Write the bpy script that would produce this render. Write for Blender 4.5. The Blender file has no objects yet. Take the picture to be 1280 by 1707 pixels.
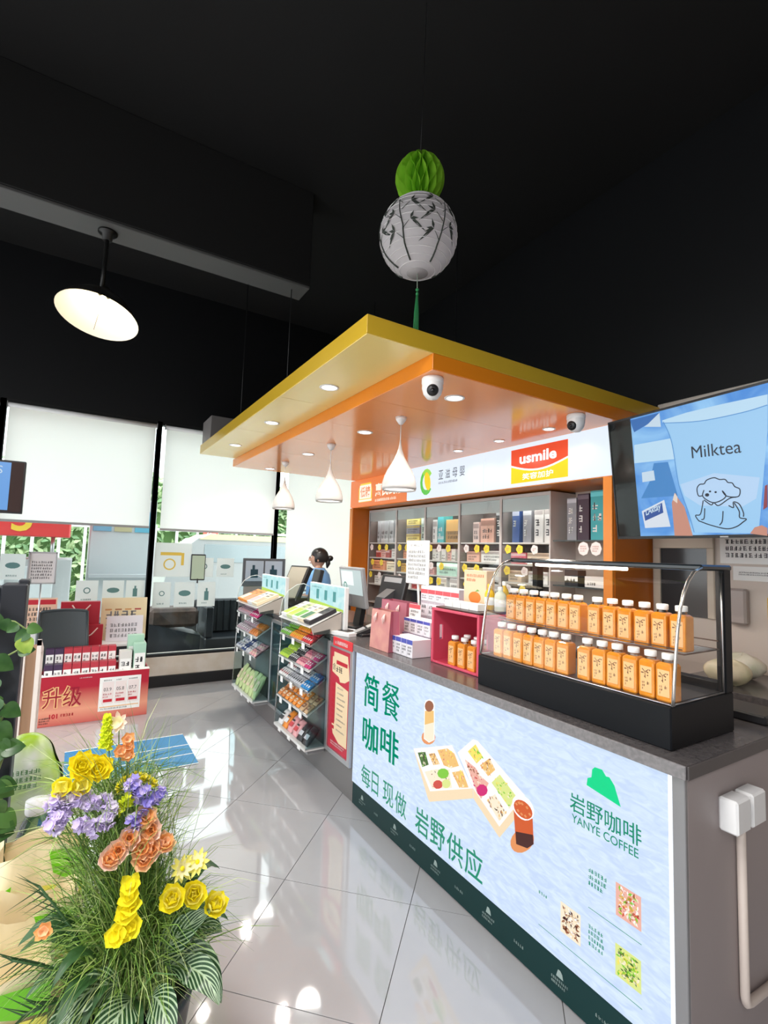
import bpy, math, random
from mathutils import Matrix, Vector
R = math.radians
rnd = random.Random(7)
scene = bpy.context.scene
COL = scene.collection

# ------------------------------------------------------------------ camera
cam_d = bpy.data.cameras.new('camera')
cam_d.sensor_fit = 'HORIZONTAL'; cam_d.sensor_width = 36.0
cam_d.lens = 36.0 * 824.22 / 1280.0
cam_d.clip_start = 0.05; cam_d.clip_end = 200
cam = bpy.data.objects.new('camera', cam_d); COL.objects.link(cam)
_yaw, _pitch, _roll = 0.55207590, 0.08146755, 0.03200466
_fw = Vector((math.sin(_yaw)*math.cos(_pitch), math.cos(_yaw)*math.cos(_pitch), math.sin(_pitch)))
_r = Vector((math.cos(_yaw), -math.sin(_yaw), 0)); _u = _r.cross(_fw)
_r2 = _r*math.cos(_roll) + _u*math.sin(_roll); _u2 = -_r*math.sin(_roll) + _u*math.cos(_roll)
cam.matrix_world = Matrix(((_r2.x, _u2.x, -_fw.x, 0), (_r2.y, _u2.y, -_fw.y, 0), (_r2.z, _u2.z, -_fw.z, 1.55), (0, 0, 0, 1)))
scene.camera = cam

# ------------------------------------------------------------------ world, sun, added fill lights, exposure
SKY = 3.4
world = bpy.data.worlds.new('world'); scene.world = world; world.use_nodes = True
bg = world.node_tree.nodes['Background']; bg.inputs[0].default_value = (0.93, 0.97, 1.0, 1); bg.inputs[1].default_value = SKY
scene.view_settings.view_transform = 'Standard'; scene.view_settings.look = 'None'
scene.view_settings.gamma = 1.0; scene.view_settings.use_curve_mapping = False
scene.view_settings.exposure = 0.22

def light(name, kind, loc, energy, color=(1, 1, 1), size=0.1, rot=(0, 0, 0), spot=None, blend=0.6, sy=None):
    l = bpy.data.lights.new(name, kind); l.energy = energy; l.color = color
    if kind == 'AREA':
        l.size = size
        if sy: l.shape = 'RECTANGLE'; l.size_y = sy
    elif kind == 'SUN': l.angle = size
    else: l.shadow_soft_size = size
    if kind == 'SPOT': l.spot_size = R(spot); l.spot_blend = blend
    o = bpy.data.objects.new(name, l); o.location = loc; o.rotation_euler = rot; COL.objects.link(o)
    return o
# sun reaching the left foreground from the glazed left side of the shop
light('sun_light', 'SUN', (-6, 0, 8), 2.0, (1.0, 0.95, 0.86), R(0.8), (R(0), R(-55), R(-10)))
# added fill lights out of view, brightening the room, flowers and bags
for lx, ly, le in ((-0.35, 0.85, 48), (-1.7, 0.6, 30), (-1.2, 2.2, 26), (0.4, -1.2, 20), (-1.6, -1.9, 14)):
    light('fill_light', 'AREA', (lx, ly, 3.05), le, (1.0, 0.96, 0.93), 0.42)

# ------------------------------------------------------------------ materials
MATS = {}
def mat(name, color=(0.8, 0.8, 0.8), rough=0.5, metal=0.0, spec=0.5, coat=0.0, alpha=None, noise=None, bump=None):
    if name in MATS: return MATS[name]
    m = bpy.data.materials.new(name); m.use_nodes = True; MATS[name] = m
    nt = m.node_tree; b = nt.nodes['Principled BSDF']
    b.inputs['Base Color'].default_value = (*color, 1); b.inputs['Roughness'].default_value = rough
    b.inputs['Metallic'].default_value = metal; b.inputs['Specular IOR Level'].default_value = spec
    b.inputs['Coat Weight'].default_value = coat; b.inputs['Coat Roughness'].default_value = 0.05
    if noise:                                   # (scale, second colour, detail)
        tc = nt.nodes.new('ShaderNodeTexCoord'); n = nt.nodes.new('ShaderNodeTexNoise'); r = nt.nodes.new('ShaderNodeValToRGB')
        n.inputs['Scale'].default_value = noise[0]; n.inputs['Detail'].default_value = noise[2] if len(noise) > 2 else 4
        nt.links.new(tc.outputs['Object'], n.inputs['Vector']); nt.links.new(n.outputs['Fac'], r.inputs[0])
        r.color_ramp.elements[0].position = 0.35; r.color_ramp.elements[1].position = 0.65
        r.color_ramp.elements[0].color = (*color, 1); r.color_ramp.elements[1].color = (*noise[1], 1)
        nt.links.new(r.outputs[0], b.inputs['Base Color'])
    if bump:                                    # (scale, strength)
        tc = nt.nodes.new('ShaderNodeTexCoord'); n = nt.nodes.new('ShaderNodeTexNoise'); bp = nt.nodes.new('ShaderNodeBump')
        n.inputs['Scale'].default_value = bump[0]; n.inputs['Detail'].default_value = 3; bp.inputs['Strength'].default_value = bump[1]; bp.inputs['Distance'].default_value = 0.01
        nt.links.new(tc.outputs['Object'], n.inputs['Vector']); nt.links.new(n.outputs['Fac'], bp.inputs['Height']); nt.links.new(bp.outputs[0], b.inputs['Normal'])
    return m
def glow(name, color, strength=1.0, noise=None):
    if name in MATS: return MATS[name]
    m = bpy.data.materials.new(name); m.use_nodes = True; MATS[name] = m
    nt = m.node_tree; b = nt.nodes['Principled BSDF']
    b.inputs['Base Color'].default_value = (color[0]*.1, color[1]*.1, color[2]*.1, 1); b.inputs['Roughness'].default_value = 0.3
    b.inputs['Emission Color'].default_value = (*color, 1); b.inputs['Emission Strength'].default_value = strength
    if noise:                                   # (scale xyz, second colour)
        tc = nt.nodes.new('ShaderNodeTexCoord'); mp = nt.nodes.new('ShaderNodeMapping'); n = nt.nodes.new('ShaderNodeTexNoise'); r = nt.nodes.new('ShaderNodeValToRGB')
        mp.inputs['Scale'].default_value = noise[0]; mp.inputs['Rotation'].default_value = noise[2] if len(noise) > 2 else (0, 0, 0)
        n.inputs['Scale'].default_value = 1.0; n.inputs['Detail'].default_value = 6; n.inputs['Distortion'].default_value = 1.2
        nt.links.new(tc.outputs['Object'], mp.inputs[0]); nt.links.new(mp.outputs[0], n.inputs['Vector']); nt.links.new(n.outputs['Fac'], r.inputs[0])
        r.color_ramp.elements[0].position = 0.36; r.color_ramp.elements[1].position = 0.66
        r.color_ramp.elements[0].color = (*color, 1); r.color_ramp.elements[1].color = (*noise[1], 1)
        nt.links.new(r.outputs[0], b.inputs['Emission Color'])
    return m
def glass(name, tint=(1, 1, 1), refl=1.0, rough=0.02):
    if name in MATS: return MATS[name]
    m = bpy.data.materials.new(name); m.use_nodes = True; MATS[name] = m
    nt = m.node_tree; nt.nodes.remove(nt.nodes['Principled BSDF']); out = nt.nodes['Material Output']
    t = nt.nodes.new('ShaderNodeBsdfTransparent'); g = nt.nodes.new('ShaderNodeBsdfGlossy'); mx = nt.nodes.new('ShaderNodeMixShader'); fr = nt.nodes.new('ShaderNodeFresnel'); mu = nt.nodes.new('ShaderNodeMath')
    t.inputs[0].default_value = (*tint, 1); g.inputs['Roughness'].default_value = rough; fr.inputs[0].default_value = 1.45
    mu.operation = 'MULTIPLY'; mu.inputs[1].default_value = refl
    nt.links.new(fr.outputs[0], mu.inputs[0]); nt.links.new(mu.outputs[0], mx.inputs[0]); nt.links.new(t.outputs[0], mx.inputs[1]); nt.links.new(g.outputs[0], mx.inputs[2]); nt.links.new(mx.outputs[0], out.inputs[0])
    return m
def cloth(name, color, trans=0.5, rough=0.8):
    if name in MATS: return MATS[name]
    m = bpy.data.materials.new(name); m.use_nodes = True; MATS[name] = m
    nt = m.node_tree; nt.nodes.remove(nt.nodes['Principled BSDF']); out = nt.nodes['Material Output']
    d = nt.nodes.new('ShaderNodeBsdfDiffuse'); t = nt.nodes.new('ShaderNodeBsdfTranslucent'); mx = nt.nodes.new('ShaderNodeMixShader')
    d.inputs[0].default_value = (*color, 1); t.inputs[0].default_value = (*color, 1); mx.inputs[0].default_value = trans
    nt.links.new(d.outputs[0], mx.inputs[1]); nt.links.new(t.outputs[0], mx.inputs[2]); nt.links.new(mx.outputs[0], out.inputs[0])
    return m

WHITE = mat('white_plastic', (0.85, 0.85, 0.85), 0.4)
PAPER = mat('paper_white', (0.88, 0.88, 0.86), 0.7)
BLACK = mat('black_plastic', (0.012, 0.012, 0.014), 0.35)
INK = mat('ink_black', (0.03, 0.03, 0.035), 0.6)
GREYINK = mat('ink_grey', (0.2, 0.2, 0.22), 0.6)
STEEL = mat('steel', (0.62, 0.62, 0.63), 0.28, 1.0)
ALU = mat('aluminium', (0.55, 0.56, 0.58), 0.35, 0.9)
RED = mat('red_print', (0.55, 0.012, 0.03), 0.45)
GOLD = mat('gold_print', (0.85, 0.5, 0.22), 0.45)
CREAM = mat('cream_print', (0.85, 0.66, 0.42), 0.6)
def hue(name, c): return mat(name, c, 0.42)

# ------------------------------------------------------------------ mesh builder
class MB:
    def __init__(s, m=None): s.v = []; s.f = []; s.mi = []; s.mats = []; s.sm = []; s.M = Matrix(); s.cur = 0; s.uv = {}; s.use(m or WHITE)
    def use(s, m):
        if m not in s.mats: s.mats.append(m)
        s.cur = s.mats.index(m); return s
    def add(s, vs, fs, smooth=False):
        b = len(s.v); s.v += [s.M @ Vector(p) for p in vs]
        for f in fs: s.f.append([b+i for i in f]); s.mi.append(s.cur); s.sm.append(smooth)
        return b
    def box(s, x0, x1, y0, y1, z0, z1, c=0.0):
        if x0 > x1: x0, x1 = x1, x0
        if y0 > y1: y0, y1 = y1, y0
        if z0 > z1: z0, z1 = z1, z0
        c = min(c, (x1-x0)*.45, (y1-y0)*.45, (z1-z0)*.45)
        if c <= 0:
            s.add([(x0,y0,z0),(x1,y0,z0),(x1,y1,z0),(x0,y1,z0),(x0,y0,z1),(x1,y0,z1),(x1,y1,z1),(x0,y1,z1)],
                  [(0,3,2,1),(4,5,6,7),(0,1,5,4),(1,2,6,5),(2,3,7,6),(3,0,4,7)]); return s
        X, Y, Z = (x0, x1), (y0, y1), (z0, z1); vs = []; ix = {}
        for i in (0, 1):
            for j in (0, 1):
                for k in (0, 1):
                    dx, dy, dz = (c, -c)[i], (c, -c)[j], (c, -c)[k]
                    for a in range(3):
                        p = [X[i]+dx, Y[j]+dy, Z[k]+dz]; p[a] = (X[i], Y[j], Z[k])[a]
                        ix[i, j, k, a] = len(vs); vs.append(tuple(p))
        fs = [[ix[0,0,0,0],ix[0,0,1,0],ix[0,1,1,0],ix[0,1,0,0]],[ix[1,0,0,0],ix[1,1,0,0],ix[1,1,1,0],ix[1,0,1,0]],
              [ix[0,0,0,1],ix[1,0,0,1],ix[1,0,1,1],ix[0,0,1,1]],[ix[0,1,0,1],ix[0,1,1,1],ix[1,1,1,1],ix[1,1,0,1]],
              [ix[0,0,0,2],ix[0,1,0,2],ix[1,1,0,2],ix[1,0,0,2]],[ix[0,0,1,2],ix[1,0,1,2],ix[1,1,1,2],ix[0,1,1,2]]]
        for i in (0, 1):
            for j in (0, 1): fs.append([ix[i,j,0,0],ix[i,j,1,0],ix[i,j,1,1],ix[i,j,0,1]]); fs.append([ix[i,0,j,0],ix[i,0,j,2],ix[i,1,j,2],ix[i,1,j,0]]); fs.append([ix[0,i,j,1],ix[1,i,j,1],ix[1,i,j,2],ix[0,i,j,2]])
        for i in (0, 1):
            for j in (0, 1):
                for k in (0, 1): fs.append([ix[i,j,k,0],ix[i,j,k,1],ix[i,j,k,2]])
        s.add(vs, fs); s.fix = True; return s
    def quad(s, a, b, c, d): s.add([a, b, c, d], [(0, 1, 2, 3)]); return s
    def poly(s, pts): s.add(pts, [tuple(range(len(pts)))]); return s
    def slab(s, pts, off):                      # polygon extruded by a vector
        n = len(pts); o = Vector(off); q = [Vector(p) for p in pts]
        s.add([*q, *[p+o for p in q]], [tuple(range(n)), tuple(range(2*n-1, n-1, -1))] + [(i, i+n, (i+1) % n+n, (i+1) % n) for i in range(n)]); s.fix = True; return s
    def lathe(s, prof, seg=24, at=(0, 0, 0), smooth=True, axis=None, a0=0, a1=None):
        at = Vector(at); rot = Vector((0, 0, 1)).rotation_difference(Vector(axis)).to_matrix() if axis else Matrix.Identity(3)
        full = a1 is None; n = seg if full else seg+1; vs = []; fs = []
        for r, z in prof:
            for i in range(n):
                a = 2*math.pi*i/seg if full else a0+(a1-a0)*i/seg
                vs.append(at + rot @ Vector((max(r, 1e-5)*math.cos(a), max(r, 1e-5)*math.sin(a), z)))
        for k in range(len(prof)-1):
            for i in range(seg):
                j = (i+1) % n if full else i+1
                fs.append((k*n+i, k*n+j, (k+1)*n+j, (k+1)*n+i))
        s.add(vs, fs, smooth); return s
    def disc(s, c, r, n=(0, 0, 1), seg=20):
        c = Vector(c); rot = Vector((0, 0, 1)).rotation_difference(Vector(n)).to_matrix()
        s.add([c + rot @ Vector((r*math.cos(2*math.pi*i/seg), r*math.sin(2*math.pi*i/seg), 0)) for i in range(seg)], [tuple(range(seg))]); return s
    def tube(s, pts, rad, seg=8, smooth=True, cap=True):
        pts = [Vector(p) for p in pts]; n = len(pts); rs = rad if isinstance(rad, (list, tuple)) else [rad]*n
        vs = []; fs = []; prev = None
        for i, p in enumerate(pts):
            t = (pts[min(i+1, n-1)] - pts[max(i-1, 0)]).normalized()
            if prev is None: a = t.orthogonal().normalized()
            else: a = (prev - t*prev.dot(t)).normalized()
            prev = a; b = t.cross(a)
            for k in range(seg):
                an = 2*math.pi*k/seg; vs.append(p + (a*math.cos(an)+b*math.sin(an))*rs[i])
        for i in range(n-1):
            for k in range(seg): fs.append((i*seg+k, i*seg+(k+1) % seg, (i+1)*seg+(k+1) % seg, (i+1)*seg+k))
        if cap: fs.append(tuple(range(seg-1, -1, -1))); fs.append(tuple((n-1)*seg+k for k in range(seg)))
        s.add(vs, fs, smooth); return s
    def ball(s, c, r, seg=16, rings=10, smooth=True):
        c = Vector(c); rr = r if isinstance(r, (list, tuple)) else (r, r, r); vs = []; fs = []
        for i in range(rings+1):
            th = math.pi*i/rings
            for k in range(seg):
                ph = 2*math.pi*k/seg; vs.append(c + Vector((rr[0]*max(math.sin(th), 1e-4)*math.cos(ph), rr[1]*max(math.sin(th), 1e-4)*math.sin(ph), rr[2]*math.cos(th))))
        for i in range(rings):
            for k in range(seg): fs.append((i*seg+k, (i+1)*seg+k, (i+1)*seg+(k+1) % seg, i*seg+(k+1) % seg))
        s.add(vs, fs, smooth); return s
    def surf(s, fn, nu, nv, smooth=True):       # fn(u,v)->point, with uv
        vs = [fn(i/nu, j/nv) for j in range(nv+1) for i in range(nu+1)]; fs = []
        for j in range(nv):
            for i in range(nu): fs.append((j*(nu+1)+i, j*(nu+1)+i+1, (j+1)*(nu+1)+i+1, (j+1)*(nu+1)+i))
        b = s.add(vs, fs, smooth)
        for j in range(nv+1):
            for i in range(nu+1): s.uv[b+j*(nu+1)+i] = (i/nu, j/nv)
        return s
    def text(s, body, o, ux, uy, w=None, h=None, bold=0.0, center=False):
        vs, fs, bb = text_mesh(body, bold)
        x0, y0, x1, y1 = bb; ow, oh = max(x1-x0, 1e-6), max(y1-y0, 1e-6)
        sx = (w/ow) if w else None; sy = (h/oh) if h else None
        sx = sx or sy; sy = sy or sx
        o, ux, uy = Vector(o), Vector(ux), Vector(uy)
        if center: o = o - ux*(ow*sx/2) - uy*(oh*sy/2)
        s.add([o + ux*((x-x0)*sx) + uy*((y-y0)*sy) for x, y in vs], fs); return s
    def build(s, name, parent=None, world=True, recalc=True):
        me = bpy.data.meshes.new(name)
        off = Vector((0, 0, 0))
        if parent is not None and world:
            r = parent
            while r.parent: r = r.parent
            off = r.location
        me.from_pydata([tuple(v-off) for v in s.v], [], s.f)
        for m in s.mats: me.materials.append(m)
        me.polygons.foreach_set('material_index', s.mi); me.polygons.foreach_set('use_smooth', s.sm)
        if s.uv:
            ul = me.uv_layers.new(name='UVMap')
            for lp in me.loops: ul.data[lp.index].uv = s.uv.get(lp.vertex_index, (0, 0))
        me.update()
        if getattr(s, 'fix', False) and recalc:
            import bmesh
            bm = bmesh.new(); bm.from_mesh(me); bmesh.ops.recalc_face_normals(bm, faces=bm.faces); bm.to_mesh(me); bm.free()
        o = bpy.data.objects.new(name, me); COL.objects.link(o)
        if parent is not None: o.parent = parent
        return o
_TX = {}
_tc = bpy.data.curves.new('lettering', 'FONT'); _to = bpy.data.objects.new('lettering', _tc); COL.objects.link(_to)
def text_mesh(body, bold=0.0):
    k = (body, bold)
    if k not in _TX:
        _tc.body = body; _tc.resolution_u = 3; _tc.offset = bold; _tc.size = 1.0
        dg = bpy.context.evaluated_depsgraph_get(); dg.update(); e = _to.evaluated_get(dg); m = e.to_mesh()
        vs = [(v.co.x, v.co.y) for v in m.vertices]; fs = [tuple(p.vertices) for p in m.polygons]
        if not vs: vs, fs = [(0, 0), (1, 0), (1, 1)], []
        _TX[k] = (vs, fs, (min(v[0] for v in vs), min(v[1] for v in vs), max(v[0] for v in vs), max(v[1] for v in vs))); e.to_mesh_clear()
    return _TX[k]
def thing(name, label, cat, loc=(0, 0, 0), rotz=0.0, group=None, kind=None):
    o = bpy.data.objects.new(name, None); o.empty_display_size = 0.05; COL.objects.link(o)
    o.location = loc; o.rotation_euler = (0, 0, rotz); tag(o, label, cat, group, kind); return o
def tag(o, label=None, cat=None, group=None, kind=None):
    if label: o['label'] = label
    if cat: o['category'] = cat
    if group: o['group'] = group
    if kind: o['kind'] = kind
    return o
def dup(root, loc, label, rotz=None, group=None):
    r = root.copy(); COL.objects.link(r); r.location = loc; r['label'] = label
    if rotz is not None: r.rotation_euler = (0, 0, rotz)
    if group: r['group'] = group
    for ch in root.children:
        c = ch.copy(); COL.objects.link(c); c.parent = r
        for g in ch.children:
            d = g.copy(); COL.objects.link(d); d.parent = c
    return r
ORD = ['first', 'second', 'third', 'fourth', 'fifth', 'sixth', 'seventh', 'eighth', 'ninth', 'tenth', 'eleventh', 'twelfth', 'thirteenth', 'fourteenth', 'fifteenth', 'sixteenth']
def scrawl(mb, o, ux, uy, w, h, rows, m=None, fill=0.62, seed=0, jag=True):
    """rows of small unreadable printed characters as thin quads on a plane"""
    r = random.Random(seed); o, ux, uy = Vector(o), Vector(ux), Vector(uy)
    if m: mb.use(m)
    rh = h/rows
    for i in range(rows):
        y = h-(i+1)*rh+rh*(1-fill)/2; x = 0; ch = rh*fill; end = w*(1 if i < rows-1 else r.uniform(.55, .95))
        while x + ch*.7 < end:
            cw = ch*r.uniform(.6, .95)
            if not jag:
                mb.quad(o+ux*x+uy*y, o+ux*(x+cw)+uy*y, o+ux*(x+cw)+uy*(y+ch), o+ux*x+uy*(y+ch))
            else:
                t = ch*.17
                for k in range(r.choice((2, 3))):
                    yy = y+ch*(.05+.4*k) ; x0 = x+cw*r.uniform(0, .2); x1 = x+cw*r.uniform(.75, 1)
                    mb.quad(o+ux*x0+uy*yy, o+ux*x1+uy*yy, o+ux*x1+uy*(yy+t), o+ux*x0+uy*(yy+t))
                for k in range(r.choice((1, 2))):
                    xx = x+cw*r.uniform(.1, .8); mb.quad(o+ux*xx+uy*y, o+ux*(xx+t)+uy*y, o+ux*(xx+t)+uy*(y+ch), o+ux*xx+uy*(y+ch))
            x += cw*1.22
    return mb
def rect(mb, o, ux, uy, x0, x1, y0, y1, m=None):
    o, ux, uy = Vector(o), Vector(ux), Vector(uy)
    if m: mb.use(m)
    mb.quad(o+ux*x0+uy*y0, o+ux*x1+uy*y0, o+ux*x1+uy*y1, o+ux*x0+uy*y1); return mb
NX = Vector((-1, 0, 0)); NYD = Vector((0, -1, 0)); ZU = Vector((0, 0, 1)); XR = Vector((1, 0, 0))
# ================================================================== THE SETTING
TILE = mat('polished_tile', (0.40, 0.402, 0.42), 0.045, 0, 0.5, .12, noise=(1.6, (0.45, 0.45, 0.468), 5))
TILE.node_tree.nodes['Principled BSDF'].inputs['IOR'].default_value = 1.85; TILE.node_tree.nodes['Principled BSDF'].inputs['Coat IOR'].default_value = 1.7
GROUT = mat('grout', (0.10, 0.095, 0.09), 0.8)
fl = MB(GROUT).box(-3.6, 3.6, -3.2, 6.2, -0.08, -0.004).build('floor'); tag(fl, kind='structure')
def clip(poly, f):
    out = []
    for i in range(len(poly)):
        a, b = poly[i], poly[(i+1) % len(poly)]; fa, fb = f(a), f(b)
        if fa >= 0: out.append(a)
        if fa*fb < 0: t = fa/(fa-fb); out.append((a[0]+(b[0]-a[0])*t, a[1]+(b[1]-a[1])*t))
    return out
S6, G6 = 0.6, 0.0016
e1, e2 = (math.cos(R(45)), math.sin(R(45))), (-math.sin(R(45)), math.cos(R(45)))
tile_me = None
for i in range(-14, 14):
    for j in range(-14, 14):
        ox, oy = 0.517+S6*(e1[0]*i+e2[0]*j), 1.889+S6*(e1[1]*i+e2[1]*j)
        q = [(ox+e1[0]*a+e2[0]*b, oy+e1[1]*a+e2[1]*b) for a, b in ((G6, G6), (S6-G6, G6), (S6-G6, S6-G6), (G6, S6-G6))]
        p = q
        for f in (lambda c: 6.02-c[1], lambda c: c[1]+3.2, lambda c: 3.5-c[0], lambda c: c[0]+3.6): p = clip(p, f) if p else p
        if len(p) < 3: continue
        if p == q and tile_me:
            o = bpy.data.objects.new('tile', tile_me); COL.objects.link(o); o.location = (ox, oy, 0); o.parent = fl
        elif p == q:
            o = MB(TILE).slab([(x-ox, y-oy, 0) for x, y in p], (0, 0, -0.0035)).build('tile'); o.location = (ox, oy, 0); o.parent = fl; tile_me = o.data
        else:
            MB(TILE).slab([(x, y, 0) for x, y in p], (0, 0, -0.0035)).build('tile', fl)

CEIL = mat('black_ceiling', (0.0028, 0.0028, 0.003), 0.8, noise=(0.8, (0.0048, 0.0048, 0.005), 3))
CEILB = mat('dark_beam', (0.007, 0.007, 0.007), 0.8)
NAVY = mat('black_wall', (0.0014, 0.002, 0.0035), 0.6)
ce = MB(CEIL).box(-3.6, 3.7, -3.2, 6.3, 4.5, 4.62).build('ceiling'); tag(ce, kind='structure')
tag(MB(CEILB).box(-3.6, 1.47, 3.65, 3.89, 3.70, 4.5, .006).build('trim_1'), 'dark ceiling beam carrying the cone lamp', kind='structure')
tag(MB(mat('beam_lit_grey', (.10, .10, .098), .6)).box(-3.6, 1.47, 3.655, 3.885, 3.676, 3.699, .004).build('trim_lit_underside'), 'grey strip standing for the lit underside of the dark beam', kind='structure')  # added strip: light on the beam underside put into its paler colour
# window wall
MULL = mat('mullion_black', (0.012, 0.013, 0.014), 0.4)
STONE = mat('sill_stone', (0.62, 0.56, 0.47), 0.55, noise=(5, (0.72, 0.68, 0.62), 6))
tag(MB(NAVY).box(-3.6, 3.7, 6.0, 6.25, 2.94, 4.5).build('wall_far'), kind='structure')
tag(MB(STONE).box(-3.6, 3.7, 5.995, 6.25, 0.12, 0.325, .004).build('wall_far_low'), kind='structure')
tag(MB(BLACK).box(-3.6, 3.7, 5.985, 6.25, 0.0, 0.12, .003).build('baseboard_far'), kind='structure')
WG = glass('window_glass', (0.93, 0.97, 0.96), 0.55)
for n, (a, b) in enumerate(((-3.53, -2.12), (-2.12, -0.71), (-0.71, 0.70), (0.70, 2.11), (2.11, 3.45))):
    w = MB(MULL).box(a-.026, a+.026, 6.0, 6.08, .325, 2.94, .003); w.box(b-.026, b+.026, 6.0, 6.08, .325, 2.94, .003)
    w.box(a+.026, b-.026, 6.0, 6.08, 2.90, 2.94); w.box(a+.026, b-.026, 6.0, 6.08, .325, .352)
    o = tag(w.build('window_%d' % (n+1)), kind='structure')
    MB(WG).box(a+.02, b-.02, 6.036, 6.042, .34, 2.91).build('pane', o)
# the glazed left side and back of the shop, outside the picture
o = MB(MULL)
for y in (-3.1, -1.6, -0.1, 1.4, 2.9, 4.4, 5.9): o.box(-3.62, -3.56, y-.03, y+.03, 0, 4.5)
o.box(-3.62, -3.56, -3.2, 6.2, 2.9, 4.5); tag(o.build('wall_left'), kind='structure')
o = MB(mat('back_wall', (.25, .23, .22), .7)).box(-3.6, 3.6, -3.3, -3.2, 0, 4.5); tag(o.build('wall_back'), kind='structure')
# right wall: beige below, black above
BEIGE = mat('beige_wall', (0.58, 0.50, 0.44), 0.6, noise=(3, (0.62, 0.54, 0.48), 4))
tag(MB(BEIGE).box(3.42, 3.7, -3.2, 1.962, 0, 2.60).build('wall_right'), kind='structure')
tag(MB(NAVY).box(3.42, 3.7, -3.2, 6.0, 2.645, 4.5).build('wall_right_upper'), kind='structure')
tag(MB(mat('trim_light', (0.72, 0.66, 0.6), .5)).box(3.40, 3.7, -3.2, 1.9, 2.60, 2.645, .004).build('trim_2'), kind='structure')
tag(MB(BEIGE).box(3.53, 3.7, 1.962, 6.0, 0, 2.645).build('wall_right_back'), kind='structure')

# roller blinds
BLIND = cloth('blind_fabric', (0.96, 0.95, 0.91), 0.68)
def blind(x0, x1, zb, label):
    t = thing('roller_blind', label, 'blind', ((x0+x1)/2, 5.955, zb), group='white roller blinds')
    def fn(u, v): return ((x0+.01)+(x1-x0-.02)*u, 5.955+.004*math.sin(u*9+v*3), zb+.02+(2.855-zb-.02)*v)
    MB(BLIND).surf(fn, 20, 6).build('fabric', t)
    MB(WHITE).tube([(x0, 5.955, 2.87), (x1, 5.955, 2.87)], .024, 12).build('roller', t)
    MB(mat('blind_bar', (.35, .35, .35), .4)).box(x0+.008, x1-.008, 5.945, 5.965, zb, zb+.024, .004).build('bottom_bar', t)
    br = MB(mat('blind_bracket', (.5, .5, .5), .4, .6))
    for x in (x0-.006, x1+.002): br.box(x, x+.004, 5.93, 5.998, 2.84, 2.90)
    br.build('bracket', t)
    return t
blind(-0.665, 0.665, 1.73, 'white roller blind half lowered left of the slim black mullion')
blind(0.755, 2.075, 1.715, 'white roller blind half lowered directly right of the slim black mullion')
blind(2.22, 3.40, 1.02, 'long white roller blind behind the woman, lowered nearly to the counter')
blind(-2.08, -0.76, 1.73, 'white roller blind at the extreme left edge')

# outside
tag(MB(mat('paving', (0.42, 0.42, 0.41), .8, noise=(.7, (.48, .48, .47), 4))).box(-40, 40, -40, 60, -0.2, -0.1).build('outdoor_ground'), kind='structure')
def leafmass(name, label, x0, x1, y0, y1, z0, z1, n, c, size, seed):
    r = random.Random(seed); t = thing(name, label, 'hedge', ((x0+x1)/2, (y0+y1)/2, z0))
    core = MB(mat('hedge_core', (.10, .2, .06), .9)).box(x0+.15, x1-.15, y0+.2, y1-.1, z0, z1-.15, .1); core.build('branches', t)
    mb = MB(c[0])
    for i in range(n):
        mb.use(c[i % len(c)]); p = Vector((r.uniform(x0, x1), y0+abs(r.gauss(0, .18)), r.uniform(z0, z1+.08*math.sin(i)))); a = Vector((r.uniform(-1, 1), r.uniform(-1, .2), r.uniform(-1, 1))).normalized()*size; b = a.orthogonal().normalized()*size*.5
        mb.quad(p-a, p+b, p+a, p-b)
    tag(mb.build('foliage', t), kind='stuff'); return t
HG = [mat('hedge_leaf_a', (.34, .50, .24), .7), mat('hedge_leaf_b', (.46, .62, .34), .7), mat('hedge_leaf_c', (.24, .40, .2), .7), mat('hedge_leaf_d', (.5, .62, .34), .7)]
leafmass('hedge', 'tall leafy green hedge across the street outside the windows', -7.5, 9.5, 14, 15.4, -.1, 3.4, 9000, HG, .12, 3)
def fence(x0, x1, y, z0, z1, label):
    t = thing('railing', label, 'railing', ((x0+x1)/2, y, z0)); W = mat('railing_white', (.7, .71, .7), .6)
    MB(W).box(x0, x1, y-.02, y+.02, z1-.06, z1, .005).build('top_rail', t); MB(W).box(x0, x1, y-.02, y+.02, z0+.12, z0+.17, .005).build('bottom_rail', t)
    n = int((x1-x0)/.45); post = None
    for i in range(n+1):
        x = x0+(x1-x0)*i/n
        if post is None: post = MB(W).box(-.03, .03, -.03, .03, 0, z1-z0+.06, .006).build('post', t, world=False); post.location = (x-t.location.x, 0, 0)
        else: o = post.copy(); COL.objects.link(o); o.location = (x-t.location.x, 0, 0)
fence(-2.2, 9.0, 12.6, -.1, 1.95, 'white post railing in front of the street hedge')
# white delivery cart, red street banner, stall, scooter beyond the glass
t = thing('parked_van', 'white van roof and side seen through the right window bay', 'van', (3.2, 10.6, -.1))
VW = mat('van_white', (.46, .47, .47), .35)
MB(VW).slab([(1.3, 10.0, .25), (5.6, 10.0, .25), (5.6, 10.0, 1.45), (4.9, 10.0, 1.72), (2.0, 10.0, 1.72), (1.5, 10.0, 1.3)], (0, 1.5, 0)).build('body', t)
MB(mat('van_roof', (.85, .78, .45), .5)).slab([(2.0, 9.98, 1.69), (4.9, 9.98, 1.69), (4.7, 9.98, 1.80), (2.2, 9.98, 1.80)], (0, 1.5, 0)).build('roof_rack', t)
MB(mat('van_window', (.38, .44, .46), .15)).box(2.1, 4.8, 9.985, 10.0, 1.25, 1.6, .01).build('side_window', t)
for wx in (2.1, 4.9): MB(BLACK).lathe([(.05, -.1), (.3, -.1), (.33, -.06), (.33, .06), (.3, .1), (.05, .1)], 24, (wx, 10.05, .22), axis=(0, 1, 0)).build('wheel', t)
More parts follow.
